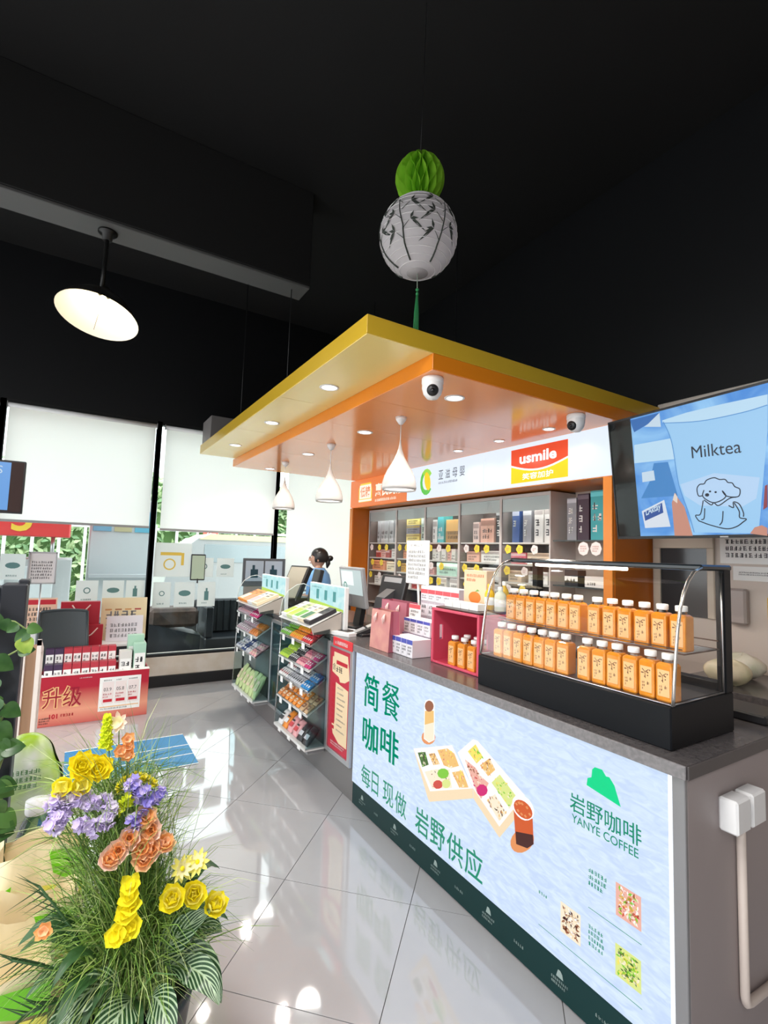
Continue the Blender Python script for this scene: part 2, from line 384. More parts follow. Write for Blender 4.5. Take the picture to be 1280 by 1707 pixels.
t = thing('street_banner', 'narrow red vertical banner standing before the hedge', 'banner', (2.7, 12.2, -.1))
MB(mat('banner_red', (.8, .16, .12), .7)).box(2.52, 2.86, 12.2, 12.23, 1.0, 2.7, .004).build('cloth', t)
m = MB(PAPER)
for i, ch in enumerate('百旗街区'): m.text(ch, (2.57, 12.196, 2.42-i*.36), XR, ZU, w=.24, h=.26)
m.build('lettering', t)
MB(ALU).tube([(2.69, 12.26, -.1), (2.69, 12.26, 2.75)], .02).build('pole', t)
t = thing('shop_stall', 'red topped street stall with yellow mark outside the left window', 'stall', (-1.6, 8.6, -.1))
MB(mat('stall_grey', (.5, .52, .53), .6)).box(-3.2, -.05, 8.6, 9.6, -.1, 1.3, .01).build('cabinet', t)
MB(mat('stall_red', (.75, .05, .05), .5)).box(-3.4, -.1, 8.4, 9.6, 1.62, 2.15, .01).build('fascia', t)
m = MB(mat('stall_yellow', (.9, .6, .06), .5)); m.text('5', (-.78, 8.396, 1.68), XR, ZU, h=.4, bold=.02); scrawl(m, (-2.3, 8.396, 1.7), XR, ZU, 1.2, .36, 2, PAPER, seed=4); m.build('lettering', t)
for sx in (-3.1, -1.7, -.3):
    MB(ALU).tube([(sx, 8.6, 1.3), (sx, 8.6, 1.64)], .025).build('post', t)
for k in range(5): MB(mat('stall_box', (.62, .66, .68), .5)).box(-2.9+k*.56, -2.5+k*.56, 8.55, 8.62, .75, 1.2, .01).build('display_panel', t)
t = thing('street_kiosk', 'dark street kiosk with drink posters outside the left window', 'kiosk', (.62, 9.2, -.1))
MB(mat('kiosk_dark', (.50, .54, .56), .4)).box(.16, 1.12, 9.2, 10.0, -.1, 2.3, .02).build('body', t)
for k, c in enumerate(((.16, .35, .5), (.45, .42, .25), (.12, .4, .55))): 
    MB(mat('kiosk_poster_%d' % k, c, .5)).box(.2+k*.3, .46+k*.3, 9.185, 9.2, 1.75, 2.1, .004).build('poster', t)
MB(mat('kiosk_shelf', (.45, .48, .5), .5)).box(.18, 1.1, 9.1, 9.2, 1.0, 1.06, .004).build('shelf', t)
# black bench and planter standing low behind the right window bay
BEN = mat('bench_black', (.010, .014, .020), .35)
t = thing('street_bench', 'black slatted bench standing low outside the right window bay', 'bench', (1.75, 6.6, -.1))
MB(BEN).box(1.42, 2.6, 6.45, 6.95, -.1, .42, .02).build('seat', t); MB(BEN).box(1.42, 2.6, 6.85, 6.97, .42, .86, .02).build('backrest', t)
for x in (1.42, 2.02): MB(BEN).box(x, x+.10, 6.45, 6.86, .42, .80, .015).build('armrest', t)
for k in range(5): MB(mat('bench_slat', (.02, .028, .036), .4)).box(1.56+k*.09, 1.63+k*.09, 6.835, 6.85, .44, .84, .003).build('slat', t)
t = thing('street_planter', 'dark low planter box outside the window beside the bench', 'planter', (1.0, 6.75, -.1))
MB(mat('planter_dark', (.012, .018, .028), .3)).slab([(.2, 6.5, -.1), (1.38, 6.5, -.1), (1.38, 6.5, .45), (.75, 6.5, .62), (.2, 6.5, .66)], (0, .5, 0)).build('trough', t); MB(mat('planter_soil', (.05, .035, .03), .9, noise=(9, (.10, .07, .06), 5))).box(.8, 1.36, 6.55, 6.95, .55, .78, .04).build('planting', t)
# ================================================================== CANOPY
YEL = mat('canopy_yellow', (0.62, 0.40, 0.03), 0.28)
YELU = mat('canopy_yellow_soffit_lit', (0.92, 0.74, 0.27), 0.22)  # paler than the slab: up-light on the soffit put into the colour
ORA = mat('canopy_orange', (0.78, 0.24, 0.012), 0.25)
ORU = mat('canopy_orange_soffit_lit', (0.95, 0.37, 0.14), 0.16, 0, .5)  # white light reflected from below put into this lighter orange
cy0, cy1, co1 = 1.885, 5.45, 5.545
can = thing('canopy', 'stepped yellow and orange canopy hung over the sales counter', 'canopy', (2.2, 3.7, 2.45))
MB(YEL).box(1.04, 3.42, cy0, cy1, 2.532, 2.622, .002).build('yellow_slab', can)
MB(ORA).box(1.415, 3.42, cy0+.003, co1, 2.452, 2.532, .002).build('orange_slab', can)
ys = (cy0+.002, 3.02, 4.05, 5.0, cy1-.002)
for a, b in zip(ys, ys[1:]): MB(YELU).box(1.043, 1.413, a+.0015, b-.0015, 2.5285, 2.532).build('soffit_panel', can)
oy = (cy0+.006, 2.48, 3.12, 3.76, 4.40, 5.04, co1-.003)
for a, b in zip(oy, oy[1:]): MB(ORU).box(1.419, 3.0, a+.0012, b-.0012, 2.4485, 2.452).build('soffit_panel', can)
for x, y in ((1.35, 3.75), (1.30, 4.9), (2.8, 3.4), (2.8, 4.9)): MB(BLACK).tube([(x, y, 2.62), (x, y, 4.5)], .004, 8).build('hanger_rod', can)
tag(MB(mat('grey_box', (.22, .20, .2), .6)).box(1.145, 1.52, 5.5, 5.91, 2.72, 2.98, .004).build('duct_box'), 'dark grey box between canopy end and window wall', 'duct box')
LED = glow('downlight_led', (1.0, 0.97, 0.9), 6.0)
RIM = mat('downlight_rim', (.85, .85, .85), .3)
def downlight(x, y, z, label, e=16, on=True, r=.047):
    t = thing('downlight', label, 'downlight', (x, y, z-.006), group='canopy downlights')
    MB(RIM).lathe([(r, .001), (r*1.25, 0), (r*1.25, -.004), (r, -.006), (r*.96, .003)], 24, (x, y, z)).build('rim', t)
    MB(LED if on else WHITE).disc((x, y, z-.001), r*.97, (0, 0, -1)).build('diffuser', t)
    if on: light('downlight_light', 'SPOT', (x, y, z-.012), e, (1, .95, .87), .03, spot=150, blend=.5)
nm = ['nearest', 'middle', 'farthest']
for i, y in enumerate((2.657, 3.69, 4.73)): downlight(1.222, y, 2.5285, 'round lit downlight in the yellow soffit, %s of three' % nm[i], 13)
for i, y in enumerate((2.166, 3.207, 4.289, 5.37)): downlight(1.785, y, 2.4485, 'round lit downlight in the orange soffit above the counter, %s from the dome camera' % ORD[i], 26)
for i, y in enumerate((2.30, 2.78, 3.27)): downlight(2.75, y, 2.4485, 'small round downlight in the orange soffit beside the lit sign, %s from the television' % ORD[i], 12, r=.036)
# dome cameras
def dome(x, y, z, label, ry):
    t = thing('dome_camera', label, 'camera', (x, y, z), group='white dome cameras')
    MB(WHITE).lathe([(.001, 0), (.052, 0), (.056, -.006), (.056, -.03), (.05, -.034)], 28, (x, y, z)).build('base', t)
    MB(WHITE).lathe([(.053, -.03), (.054, -.055), (.046, -.085), (.028, -.108), (.001, -.114)], 28, (x, y, z)).build('shell', t)
    d = Vector((math.cos(ry), math.sin(ry), -.35)).normalized(); c = Vector((x, y, z-.062))
    f = MB(BLACK).lathe([(.001, .012), (.026, .012), (.03, .004), (.03, -.02)], 20, c+d*.042, axis=d).build('lens_window', t)
    MB(mat('lens_glass', (.01, .01, .015), .05)).lathe([(.001, .02), (.009, .017), (.012, .01)], 16, c+d*.042, axis=d).build('lens', f)
dome(1.49, 1.985, 2.4485, 'white dome camera under the near canopy corner with black lens', R(235))
dome(2.60, 1.965, 2.4485, 'white dome camera under the canopy beside the television', R(180))
# teardrop pendants
PEND = mat('pendant_white', (.62, .60, .58), .15, 0, .6)
def teardrop(x, y, label):
    t = thing('pendant_lamp', label, 'lamp', (x, y, 1.955), group='teardrop pendant lamps')
    MB(WHITE).lathe([(.001, -.052), (.014, -.048), (.034, -.02), (.038, 0), (.001, 0)], 24, (x, y, 2.4485)).build('ceiling_cup', t)
    MB(WHITE).tube([(x, y, 2.40), (x, y, 2.285)], .0028, 6).build('cord', t)
    pr = [(.004, .335), (.007, .305), (.014, .27), (.029, .225), (.054, .18), (.081, .135), (.101, .09), (.112, .05), (.1145, .02), (.110, 0), (.105, .002), (.108, .03), (.1, .08), (.075, .13), (.045, .18), (.02, .225)]
    MB(PEND).lathe(pr, 36, (x, y, 1.958)).build('shade', t)
    MB(glow('pendant_glow', (1, .96, .9), 1.4)).disc((x, y, 1.968), .104, (0, 0, -1), 28).build('diffuser', t)
    light('pendant_light', 'SPOT', (x, y, 1.95), 4, (1, .94, .86), .09, spot=140)
for y, l in ((4.841, 'white teardrop pendant farthest from the camera, nearest the blinds'), (3.758, 'white teardrop pendant in the middle of the three'), (2.695, 'white teardrop pendant nearest the camera, before the corn sign')): teardrop(1.77, y, l)
# cone lamp on the beam
t = thing('cone_lamp', 'black cone pendant lamp with glowing white inside below the beam', 'lamp', (.03, 3.77, 3.0))
BM = mat('lamp_black', (.010, .010, .010), .35)
MB(BM).lathe([(.001, 0), (.06, 0), (.06, -.012), (.035, -.02), (.03, -.06), (.001, -.06)], 24, (.03, 3.77, 3.675)).build('ceiling_plate', t)
MB(BM).tube([(.03, 3.77, 3.64), (.022, 3.77, 3.24)], .015, 10).build('stem', t)
ax = Vector((-.16, -.20, -1)).normalized(); top = Vector((.045, 3.77, 3.27))
MB(BM).lathe([(.001, -.01), (.03, -.005), (.04, .03), (.09, .055), (.155, .10), (.215, .165), (.248, .225), (.250, .226)], 40, top, axis=ax).build('shade', t)
MB(mat('lamp_inner', (.85, .82, .76), .5)).lathe([(.248, .226), (.21, .168), (.15, .105), (.09, .062), (.04, .045)], 40, top, axis=ax).build('inner_shade', t)
MB(glow('bulb', (1.0, .78, .45), 22)).lathe([(.014, .06), (.034, .09), (.036, .115), (.024, .14), (.001, .148)], 18, top, axis=ax).build('bulb', t)
MB(BM).tube([top+ax*.15, top+ax*.33], .0015, 5).build('pull_cord', t)
light('cone_lamp_light', 'POINT', top+ax*.165, 0.9, (1, .86, .66), .03)
BENTO= {"A_top":[[2.145,0.549],[1.84,0.668],[1.694,0.534],[1.998,0.397]],"A_front":[[1.998,0.397],[1.694,0.534],[1.692,0.493],[2.001,0.347]],"A_side":[[2.145,0.549],[1.998,0.397],[2.001,0.347],[2.016,0.36]],"A1":[[2.106,0.542],[2.043,0.567],[2.013,0.517],[2.064,0.487]],"A2":[[2.015,0.568],[1.969,0.587],[1.927,0.551],[1.976,0.529]],"A3":[[1.947,0.609],[1.873,0.642],[1.822,0.636],[1.788,0.594],[1.845,0.564],[1.896,0.557]],"A4":[[2.044,0.472],[1.957,0.516],[1.857,0.55],[1.834,0.48],[1.98,0.417]],"A5":[[1.836,0.548],[1.764,0.583],[1.722,0.527],[1.782,0.501]],"A_g":[[1.857,0.535],[1.864,0.518],[1.885,0.502],[1.912,0.491],[1.934,0.492],[1.943,0.502],[1.935,0.52],[1.913,0.536],[1.886,0.546],[1.865,0.546]],"A_r":[[1.9,0.469],[1.906,0.454],[1.924,0.44],[1.947,0.43],[1.966,0.43],[1.974,0.439],[1.967,0.454],[1.948,0.469],[1.925,0.478],[1.907,0.477]],"A_p":[[1.843,0.495],[1.848,0.481],[1.864,0.467],[1.884,0.459],[1.9,0.46],[1.907,0.47],[1.901,0.484],[1.885,0.498],[1.865,0.506],[1.849,0.505]],"B_top":[[1.802,0.648],[1.699,0.741],[1.669,0.743],[1.4,0.627],[1.534,0.448],[1.694,0.534]],"B_left":[[1.694,0.534],[1.534,0.448],[1.533,0.406],[1.692,0.493]],"B_right":[[1.534,0.448],[1.445,0.568],[1.447,0.52],[1.533,0.406]],"B1":[[1.732,0.677],[1.683,0.724],[1.635,0.687],[1.674,0.646]],"B2":[[1.652,0.647],[1.596,0.696],[1.561,0.662],[1.602,0.621]],"B3":[[1.75,0.636],[1.681,0.626],[1.651,0.604],[1.71,0.581]],"B4":[[1.71,0.581],[1.651,0.604],[1.598,0.594],[1.642,0.512],[1.671,0.529]],"B5":[[1.581,0.603],[1.535,0.653],[1.448,0.607],[1.478,0.545]],"B6":[[1.61,0.521],[1.56,0.565],[1.497,0.519],[1.535,0.471]],"B_m":[[1.603,0.563],[1.609,0.547],[1.626,0.531],[1.647,0.522],[1.664,0.524],[1.671,0.536],[1.665,0.553],[1.648,0.569],[1.627,0.577],[1.61,0.575]],"L_co":[[1.967,0.661],[1.972,0.645],[1.987,0.628],[2.009,0.614],[2.034,0.606],[2.057,0.605],[2.074,0.612],[2.08,0.625],[2.075,0.642],[2.059,0.659],[2.036,0.673],[2.011,0.68],[1.988,0.681],[1.973,0.674]],"L_glass":[[2.063,0.794],[2.052,0.814],[2.02,0.829],[1.992,0.83],[1.979,0.817],[1.973,0.648],[2.017,0.62],[2.06,0.625]],"L_mid":[[2.056,0.762],[1.984,0.783],[1.981,0.717],[2.056,0.677]],"L_milk":[[2.056,0.694],[1.982,0.728],[1.978,0.647],[2.017,0.624],[2.056,0.63]],"L_top":[[1.985,0.804],[1.988,0.792],[1.998,0.78],[2.012,0.771],[2.028,0.766],[2.043,0.767],[2.053,0.774],[2.057,0.785],[2.054,0.797],[2.044,0.81],[2.03,0.819],[2.014,0.823],[1.999,0.821],[1.989,0.814]],"C_co":[[1.353,0.483],[1.36,0.464],[1.373,0.444],[1.391,0.426],[1.411,0.41],[1.432,0.4],[1.45,0.396],[1.463,0.4],[1.47,0.41],[1.47,0.426],[1.462,0.446],[1.448,0.466],[1.429,0.485],[1.409,0.5],[1.388,0.509],[1.371,0.512],[1.359,0.508],[1.353,0.497]],"C_body":[[1.455,0.547],[1.359,0.559],[1.353,0.47],[1.384,0.44],[1.44,0.428],[1.446,0.463]],"C_low":[[1.444,0.473],[1.357,0.502],[1.353,0.47],[1.384,0.44],[1.44,0.428]],"C_rim":[[1.351,0.587],[1.354,0.571],[1.364,0.557],[1.378,0.545],[1.396,0.536],[1.415,0.533],[1.434,0.536],[1.449,0.544],[1.459,0.556],[1.463,0.571],[1.46,0.588],[1.449,0.603],[1.434,0.615],[1.415,0.623],[1.396,0.625],[1.378,0.622],[1.364,0.613],[1.354,0.601]],"C_cola":[[1.359,0.577],[1.362,0.566],[1.37,0.556],[1.382,0.547],[1.397,0.542],[1.414,0.54],[1.43,0.543],[1.443,0.548],[1.451,0.558],[1.454,0.569],[1.451,0.58],[1.443,0.591],[1.43,0.599],[1.414,0.604],[1.397,0.605],[1.382,0.602],[1.37,0.596],[1.362,0.587]]}
TVART= {"cupL":[[0.359,0.635],[0.396,0.515],[0.414,0.284],[0.453,0.13],[0.473,0.025]],"cupR":[[0.852,0.481],[0.822,0.303],[0.791,0.11],[0.774,0.012]],"rim":[[0.351,0.644],[0.487,0.654],[0.664,0.653],[0.866,0.646]],"rim2":[[0.354,0.628],[0.555,0.594],[0.754,0.589],[0.862,0.598]],"dog_head":[[0.534,0.212],[0.513,0.214],[0.509,0.251],[0.525,0.271],[0.547,0.272],[0.562,0.289],[0.598,0.297],[0.624,0.285],[0.65,0.282],[0.662,0.266],[0.681,0.261],[0.692,0.242],[0.713,0.227],[0.707,0.196],[0.681,0.192],[0.647,0.202],[0.632,0.228],[0.647,0.202],[0.628,0.183],[0.587,0.172],[0.553,0.189],[0.534,0.212],[0.544,0.24]],"dog_body":[[0.535,0.187],[0.515,0.119],[0.489,0.113],[0.501,0.087],[0.515,0.079],[0.563,0.059],[0.635,0.039],[0.682,0.048],[0.715,0.07],[0.729,0.083],[0.701,0.091],[0.701,0.122],[0.682,0.164]],"dog_leg":[[0.627,0.127],[0.619,0.078],[0.604,0.058]],"dog_leg2":[[0.539,0.147],[0.531,0.096],[0.516,0.09]],"collar":[[0.539,0.19],[0.572,0.162],[0.587,0.172],[0.609,0.156],[0.662,0.187],[0.694,0.191]],"dog_tail":[[0.655,0.153],[0.677,0.141],[0.679,0.168],[0.704,0.156],[0.719,0.114],[0.717,0.094]],"finger1":[[0.365,0.189],[0.39,0.24],[0.403,0.209],[0.433,0.161],[0.464,0.007],[0.364,0.009]],"nail":[[0.372,0.204],[0.386,0.241],[0.4,0.217],[0.396,0.183]],"finger2":[[0.738,0.013],[0.761,0.042],[0.792,0.051],[0.814,0.037],[0.811,0.001]],"box":[[0.179,0.154],[0.322,0.208],[0.345,0.059],[0.191,0.056]],"boxtxt":[[0.191,0.146],[0.308,0.193],[0.311,0.138],[0.195,0.097]],"dark":[[0.279,0.418],[0.362,0.413],[0.4,0.224],[0.181,0.228],[0.243,0.318]],"bright":[[0.166,0.542],[0.398,0.537],[0.403,0.422],[0.156,0.436]],"topleft":[[0.153,0.69],[0.339,0.69],[0.266,0.644],[0.173,0.615]],"topcorner":[[0.266,0.644],[0.339,0.69],[0.34,0.611],[0.239,0.633]],"white1":[[0.2,0.376],[0.275,0.378],[0.278,0.322],[0.199,0.32]],"milk":[[0.421,0.283],[0.6,0.32],[0.802,0.273],[0.779,0.177],[0.715,0.142],[0.515,0.163],[0.439,0.221]],"redR":[[0.82,0.232],[0.831,0.237],[0.822,0.134],[0.804,0.122]]}
# ================================================================== COFFEE COUNTER
XF = 1.545
BODY = mat('counter_board', (0.34, 0.29, 0.285), 0.45)
t = thing('coffee_counter', 'coffee counter with backlit white menu panel and dark green plinth', 'counter', (1.9, 1.8, 0))
MB(BODY).box(1.56, 2.34, .80, 2.81, 0.0, .927, .003).build('carcass', t)
MB(mat('counter_trim', (.30, .30, .31), .35, .6)).box(1.548, 1.562, .80, .838, 0, .928, .002).build('corner_trim', t)
lp = glow('lightbox_panel', (.56, .69, .93), 0.80, ((3.0, 14.0, 46.0), (.71, .84, .95), (R(28), 0, 0)))
pan = MB(lp).box(1.5475, 1.562, .842, 2.79, .135, .922, .002).build('light_panel', t)
fr = MB(glow('lightbox_edge', (.95, .98, 1.0), 1.1)); fr.box(1.546, 1.56, .842, 2.79, .918, .925); fr.box(1.546, 1.56, .842, .848, .135, .922); fr.build('panel_edge', t)
PLG = mat('plinth_green', (.002, .030, .030), .45, 0, .3)
pl = MB(PLG).box(1.552, 1.565, .838, 2.79, .006, .135, .002).build('plinth', t)
# panel print. s runs to the right along the panel (towards -Y)
GRN = glow('print_green', (.0, .26, .15), .8); GRN2 = glow('print_bright_green', (.0, .62, .24), .9)
PX = 1.5468
def pp(y, z, k=0): return (PX-.0003*k, y, z)
for line in ((('简', 2.675, 2.505, .622, .822), ('餐', 2.466, 2.288, .634, .824)), (('咖', 2.675, 2.498, .382, .565), ('啡', 2.470, 2.286, .398, .572))):
    m = MB(GRN)
    for ch, y0, y1, z0, z1 in line:
        for dy in (-.003, 0, .003): m.text(ch, pp(y0+dy, z0, abs(dy)*300), NYD, ZU, w=y0-y1, h=z1-z0, bold=.008 if ch != '餐' else 0)
    m.build('headline_lettering', pan)
m = MB(GRN)
for k, ch in enumerate('每日现做'): y0 = 2.676-k*.1235; m.text(ch, pp(y0, .168), NYD, ZU, w=.108 if ch != '日' else .075, h=.118, bold=.006)
m.build('headline_lettering', pan); m = MB(GRN)
for k, ch in enumerate('岩野供应'): y0 = 2.117-k*.1255; m.text(ch, pp(y0, .163), NYD, ZU, w=.112, h=.122, bold=.01)
m.build('headline_lettering', pan)
m = MB(GRN2).poly([pp(*q) for q in ((1.126, .775), (1.122, .800), (1.107, .808), (1.104, .835), (1.094, .846), (1.066, .848), (1.052, .832), (1.040, .834), (1.022, .815), (1.0, .757))]).build('mountain_logo', pan)
m = MB(GRN).text('岩野咖啡', pp(1.194, .664), NYD, ZU, w=.262, h=.064, bold=.005); m.text('YANYE COFFEE', pp(1.186, .628), NYD, ZU, w=.244, h=.028, bold=.006); m.build('logo_lettering', pan)
m = MB(GRN); scrawl(m, pp(1.12, .452), NYD, ZU, .075, .062, 3, seed=3); scrawl(m, pp(1.12, .262), NYD, ZU, .058, .072, 4, seed=5); scrawl(m, pp(1.331, .306), NYD, ZU, .05, .016, 1, seed=6)
rect(m, pp(1.12, .382), NYD, ZU, 0, .185, 0, .002); rect(m, pp(1.33, .199), NYD, ZU, 0, .395, 0, .002); m.build('menu_lettering', pan)
# printed bento and drinks
def E(n, c): return glow('print_'+n, c, .85)
ec = dict(box=E('boxwhite', (.93, .88, .86)), side=E('boxside', (.86, .68, .45)), rim=E('boxrim', (.4, .3, .25)), dg=E('dgreen', (.05, .13, .02)), noo=E('noodle', (.82, .5, .16)), gr=E('pea', (.2, .55, .03)), rd=E('red', (.6, .06, .04)), pk=E('pink', (.8, .42, .34)), mg=E('magenta', (.62, .01, .16)), yl=E('yellow', (.85, .72, .12)), ye=E('lime', (.68, .75, .25)), br=E('brown', (.3, .10, .04)), cr=E('cream', (.88, .78, .6)), dk=E('dark', (.06, .012, .01)), co=E('copper', (.75, .28, .10)), am=E('amber', (.62, .10, .02)), wh=E('white', (.97, .97, 1.0)))
m = MB(ec['box']); prr = random.Random(5)
def P(key, c, k=1): m.use(ec[c]).poly([pp(y, z, k) for y, z in BENTO[key]])
def food(key, base, cols, n=40, sz=.008):
    P(key, base, 3); q = BENTO[key]; ys = [a[0] for a in q]; zs = [a[1] for a in q]
    def inside(y, z):
        c = False
        for i in range(len(q)):
            (a, b), (d, e) = q[i], q[i-1]
            if (b > z) != (e > z) and y < (d-a)*(z-b)/(e-b)+a: c = not c
        return c
    for i in range(n):
        y, z = prr.uniform(min(ys), max(ys)), prr.uniform(min(zs), max(zs))
        if not inside(y, z): continue
        m.use(ec[prr.choice(cols)]); a = prr.uniform(0, 3.1); s = sz*prr.uniform(.5, 1.2); dy, dz = math.cos(a)*s, math.sin(a)*s
        m.quad(pp(y-dy, z-dz, 4), pp(y+dz*.45, z-dy*.45, 4), pp(y+dy, z+dz, 4), pp(y-dz*.45, z+dy*.45, 4))
P('B_top', 'box', 1); P('B_left', 'side', 1); P('B_right', 'side', 2)
food('B1', 'yl', ['ye', 'gr', 'co', 'cr']); food('B2', 'noo', ['co', 'br', 'cr']); food('B3', 'pk', ['rd', 'cr', 'br']); food('B4', 'pk', ['mg', 'rd', 'cr']); food('B5', 'ye', ['cr', 'gr', 'yl'], 60); food('B6', 'cr', ['br', 'dk', 'noo', 'side'], 60); P('B_m', 'mg', 5)
m.build('long_bento_picture', pan); m = MB(ec['box'])
P('A_top', 'box', 6); P('A_front', 'side', 6); P('A_side', 'side', 6)
for k_, b_, c_ in (('A1', 'dg', ['gr', 'cr', 'dk']), ('A2', 'noo', ['cr', 'br']), ('A3', 'noo', ['yl', 'mg', 'cr', 'co']), ('A4', 'cr', ['br', 'dk', 'ye', 'rd']), ('A5', 'noo', ['co', 'cr', 'yl'])):
    q = BENTO[k_]; m.use(ec[b_]).poly([pp(y, z, 7) for y, z in q]); BENTO[k_+'x'] = q; old = pp
    def pp(y, z, k=0, old=old): return old(y, z, k+5)
    food(k_, b_, c_, 46); pp = old
P('A_g', 'gr', 11); P('A_r', 'rd', 11); P('A_p', 'ye', 11)
m.build('square_bento_picture', pan); m = MB(ec['box'])
P('L_co', 'co', 1); P('L_glass', 'wh', 2); P('L_mid', 'noo', 3); P('L_milk', 'cr', 4); P('L_top', 'br', 5)
m.build('latte_picture', pan); m = MB(ec['box'])
P('C_co', 'co', 8); P('C_body', 'am', 9); P('C_low', 'dk', 10); P('C_rim', 'wh', 11); P('C_cola', 'am', 12)
for i in range(9): a = prr.uniform(0, 6.3); y, z = 1.407+.035*math.cos(a), .572+.02*math.sin(a); m.use(ec['co']).quad(pp(y-.008, z, 13), pp(y, z-.006, 13), pp(y+.008, z, 13), pp(y, z+.006, 13))
m.build('iced_drink_picture', pan)
# little menu pictures
def pic(y, z, w, h, base, cols, n):
    global m; m = MB(ec[base])
    m.use(ec[base]).quad(pp(y, z, 1), pp(y-w, z, 1), pp(y-w, z+h, 1), pp(y, z+h, 1))
    for i in range(n):
        a = prr.uniform(0, 3.1); s = prr.uniform(.004, .011); cy, cz = y-prr.uniform(.01, w-.01), z+prr.uniform(.01, h-.01); dy, dz = math.cos(a)*s, math.sin(a)*s
        m.use(ec[prr.choice(cols)]).quad(pp(cy-dy, cz-dz, 2), pp(cy+dz*.4, cz-dy*.4, 2), pp(cy+dy, cz+dz, 2), pp(cy-dz*.4, cz+dy*.4, 2))
    m.build('menu_picture', pan)
pic(1.019, .42, .084, .10, 'pk', ['rd', 'cr', 'noo', 'br', 'gr', 'co', 'wh'], 130); pic(1.232, .238, .082, .10, 'cr', ['br', 'dk', 'wh', 'br', 'side', 'cr'], 120); pic(1.022, .240, .085, .095, 'ye', ['gr', 'yl', 'cr', 'ye', 'dg'], 140)
PLP = mat('plinth_print', (.30, .38, .36), .5)
for k in range(11):
    y = 2.70-k*.178; m = MB(PLP)
    if k % 2 == 0: m.poly([(1.5512, y-.022, .075), (1.5512, y-.052, .075), (1.5512, y-.048, .092), (1.5512, y-.04, .1), (1.5512, y-.03, .1)]); scrawl(m, (1.5512, y, .042), NYD, ZU, .075, .028, 2, seed=k)
    else: scrawl(m, (1.5512, y, .055), NYD, ZU, .08, .018, 1, seed=k)
    m.build('plinth_logo', pl)
# sockets and conduit on the end face
t2 = thing('wall_socket', 'pair of white surface socket boxes with conduit on counter end', 'socket', (1.86, .80, .69))
MB(WHITE).box(1.735, 1.82, .745, .80, .735, .835, .006).build('socket_box', t2); MB(WHITE).box(1.835, 1.925, .745, .80, .735, .835, .006).build('socket_box', t2)
MB(WHITE).box(1.82, 1.835, .76, .80, .745, .825, .003).build('coupler', t2)
MB(mat('conduit', (.72, .62, .56), .45)).tube([(1.845, .785, .735), (1.845, .785, .22), (1.853, .785, .2), (1.875, .785, .194), (2.33, .785, .16)], .013, 10).build('conduit', t2)

# worktop
WT = mat('worktop_dark', (.075, .068, .070), .22, 0, .5, noise=(60, (.11, .10, .10), 3))
WTE = mat('worktop_edge', (.16, .155, .16), .3, noise=(80, (.22, .21, .215), 3))
t = thing('worktop', 'long dark grey speckled worktop running along the counter', 'worktop', (1.9, 3, .93))
MB(WT).slab([(1.53, .785, .9285), (2.36, .785, .9285), (2.36, 5.10, .9285), (1.562, 5.10, .9285), (1.562, 3.13, .9285), (1.53, 3.13, .9285)], (0, 0, .0365)).build('slab', t)
MB(WTE).box(1.522, 1.53, .785, 2.80, .926, .9655, .002).build('front_edge', t); MB(mat('worktop_edge2', (.07, .062, .062), .35)).box(1.53, 2.36, .779, .785, .926, .9655, .002).build('end_edge', t)
# the grey base of the rest of the counter
GB = mat('counter_grey', (.20, .19, .19), .35, .3)
t = thing('till_counter', 'grey laminate till counter below the snack racks', 'counter', (1.9, 4, 0))
MB(GB).box(1.56, 2.34, 2.812, 5.08, 0, .926, .003).build('carcass', t)
# red poster frame
t = thing('poster_frame', 'tall aluminium frame with red and cream price poster', 'poster', (1.55, 3.0, .2), rotz=0)
f = MB(ALU)
f.box(1.535, 1.56, 2.815, 2.85, .2, .925, .002); f.box(1.535, 1.56, 3.15, 3.185, .2, .925, .002); f.box(1.535, 1.56, 2.85, 3.15, .895, .925, .002); f.box(1.535, 1.56, 2.85, 3.15, .2, .23, .002); f.build('frame', t)
po = MB(mat('poster_red', (.55, .02, .05), .4)).box(1.548, 1.559, 2.85, 3.15, .23, .895).build('poster', t)
o = (1.5472, 3.15, .23); m = MB(CREAM)
m.poly([Vector(o)+NYD*a+ZU*b for a, b in ((.03, .60), (.05, .60), (.05, .635), (.25, .635), (.27, .56), (.28, .49), (.22, .46), (.15, .45), (.13, .48), (.03, .50))])
m.poly([Vector((1.547, 3.15, .23))+NYD*a+ZU*b for a, b in ((.09, .44), (.27, .42), (.27, .06), (.16, .06), (.07, .10), (.05, .16), (.09, .18))])
rect(m, (1.5468, 3.15, .23), NYD, ZU, .09, .25, .56, .585, RED); scrawl(m, (1.5466, 3.06, .73), NYD, ZU, .17, .055, 1, INK, seed=8); m.use(INK).text('含', (1.5466, 3.115, .745), NYD, ZU, h=.045)
for i in range(9): rect(m, (1.5466, 3.15, .23), NYD, ZU, .04, .085, .13+i*.034, .152+i*.034, RED); scrawl(m, (1.5466, 3.035, .36+i*.034), NYD, ZU, .14, .016, 1, GREYINK, seed=i)
scrawl(m, (1.5466, 3.11, .255), NYD, ZU, .2, .03, 2, PAPER, seed=11); m.build('poster_print', po)
t = thing('red_price_strip', 'small red strip sign with white lettering on worktop edge', 'sign', (1.525, 2.93, .93))
MB(mat('strip_red', (.7, .03, .04), .4)).box(1.515, 1.523, 2.79, 3.06, .918, .975, .002).build('plate', t)
m = MB(PAPER); scrawl(m, (1.5146, 3.03, .927), NYD, ZU, .2, .036, 1, seed=2); m.build('lettering', t)

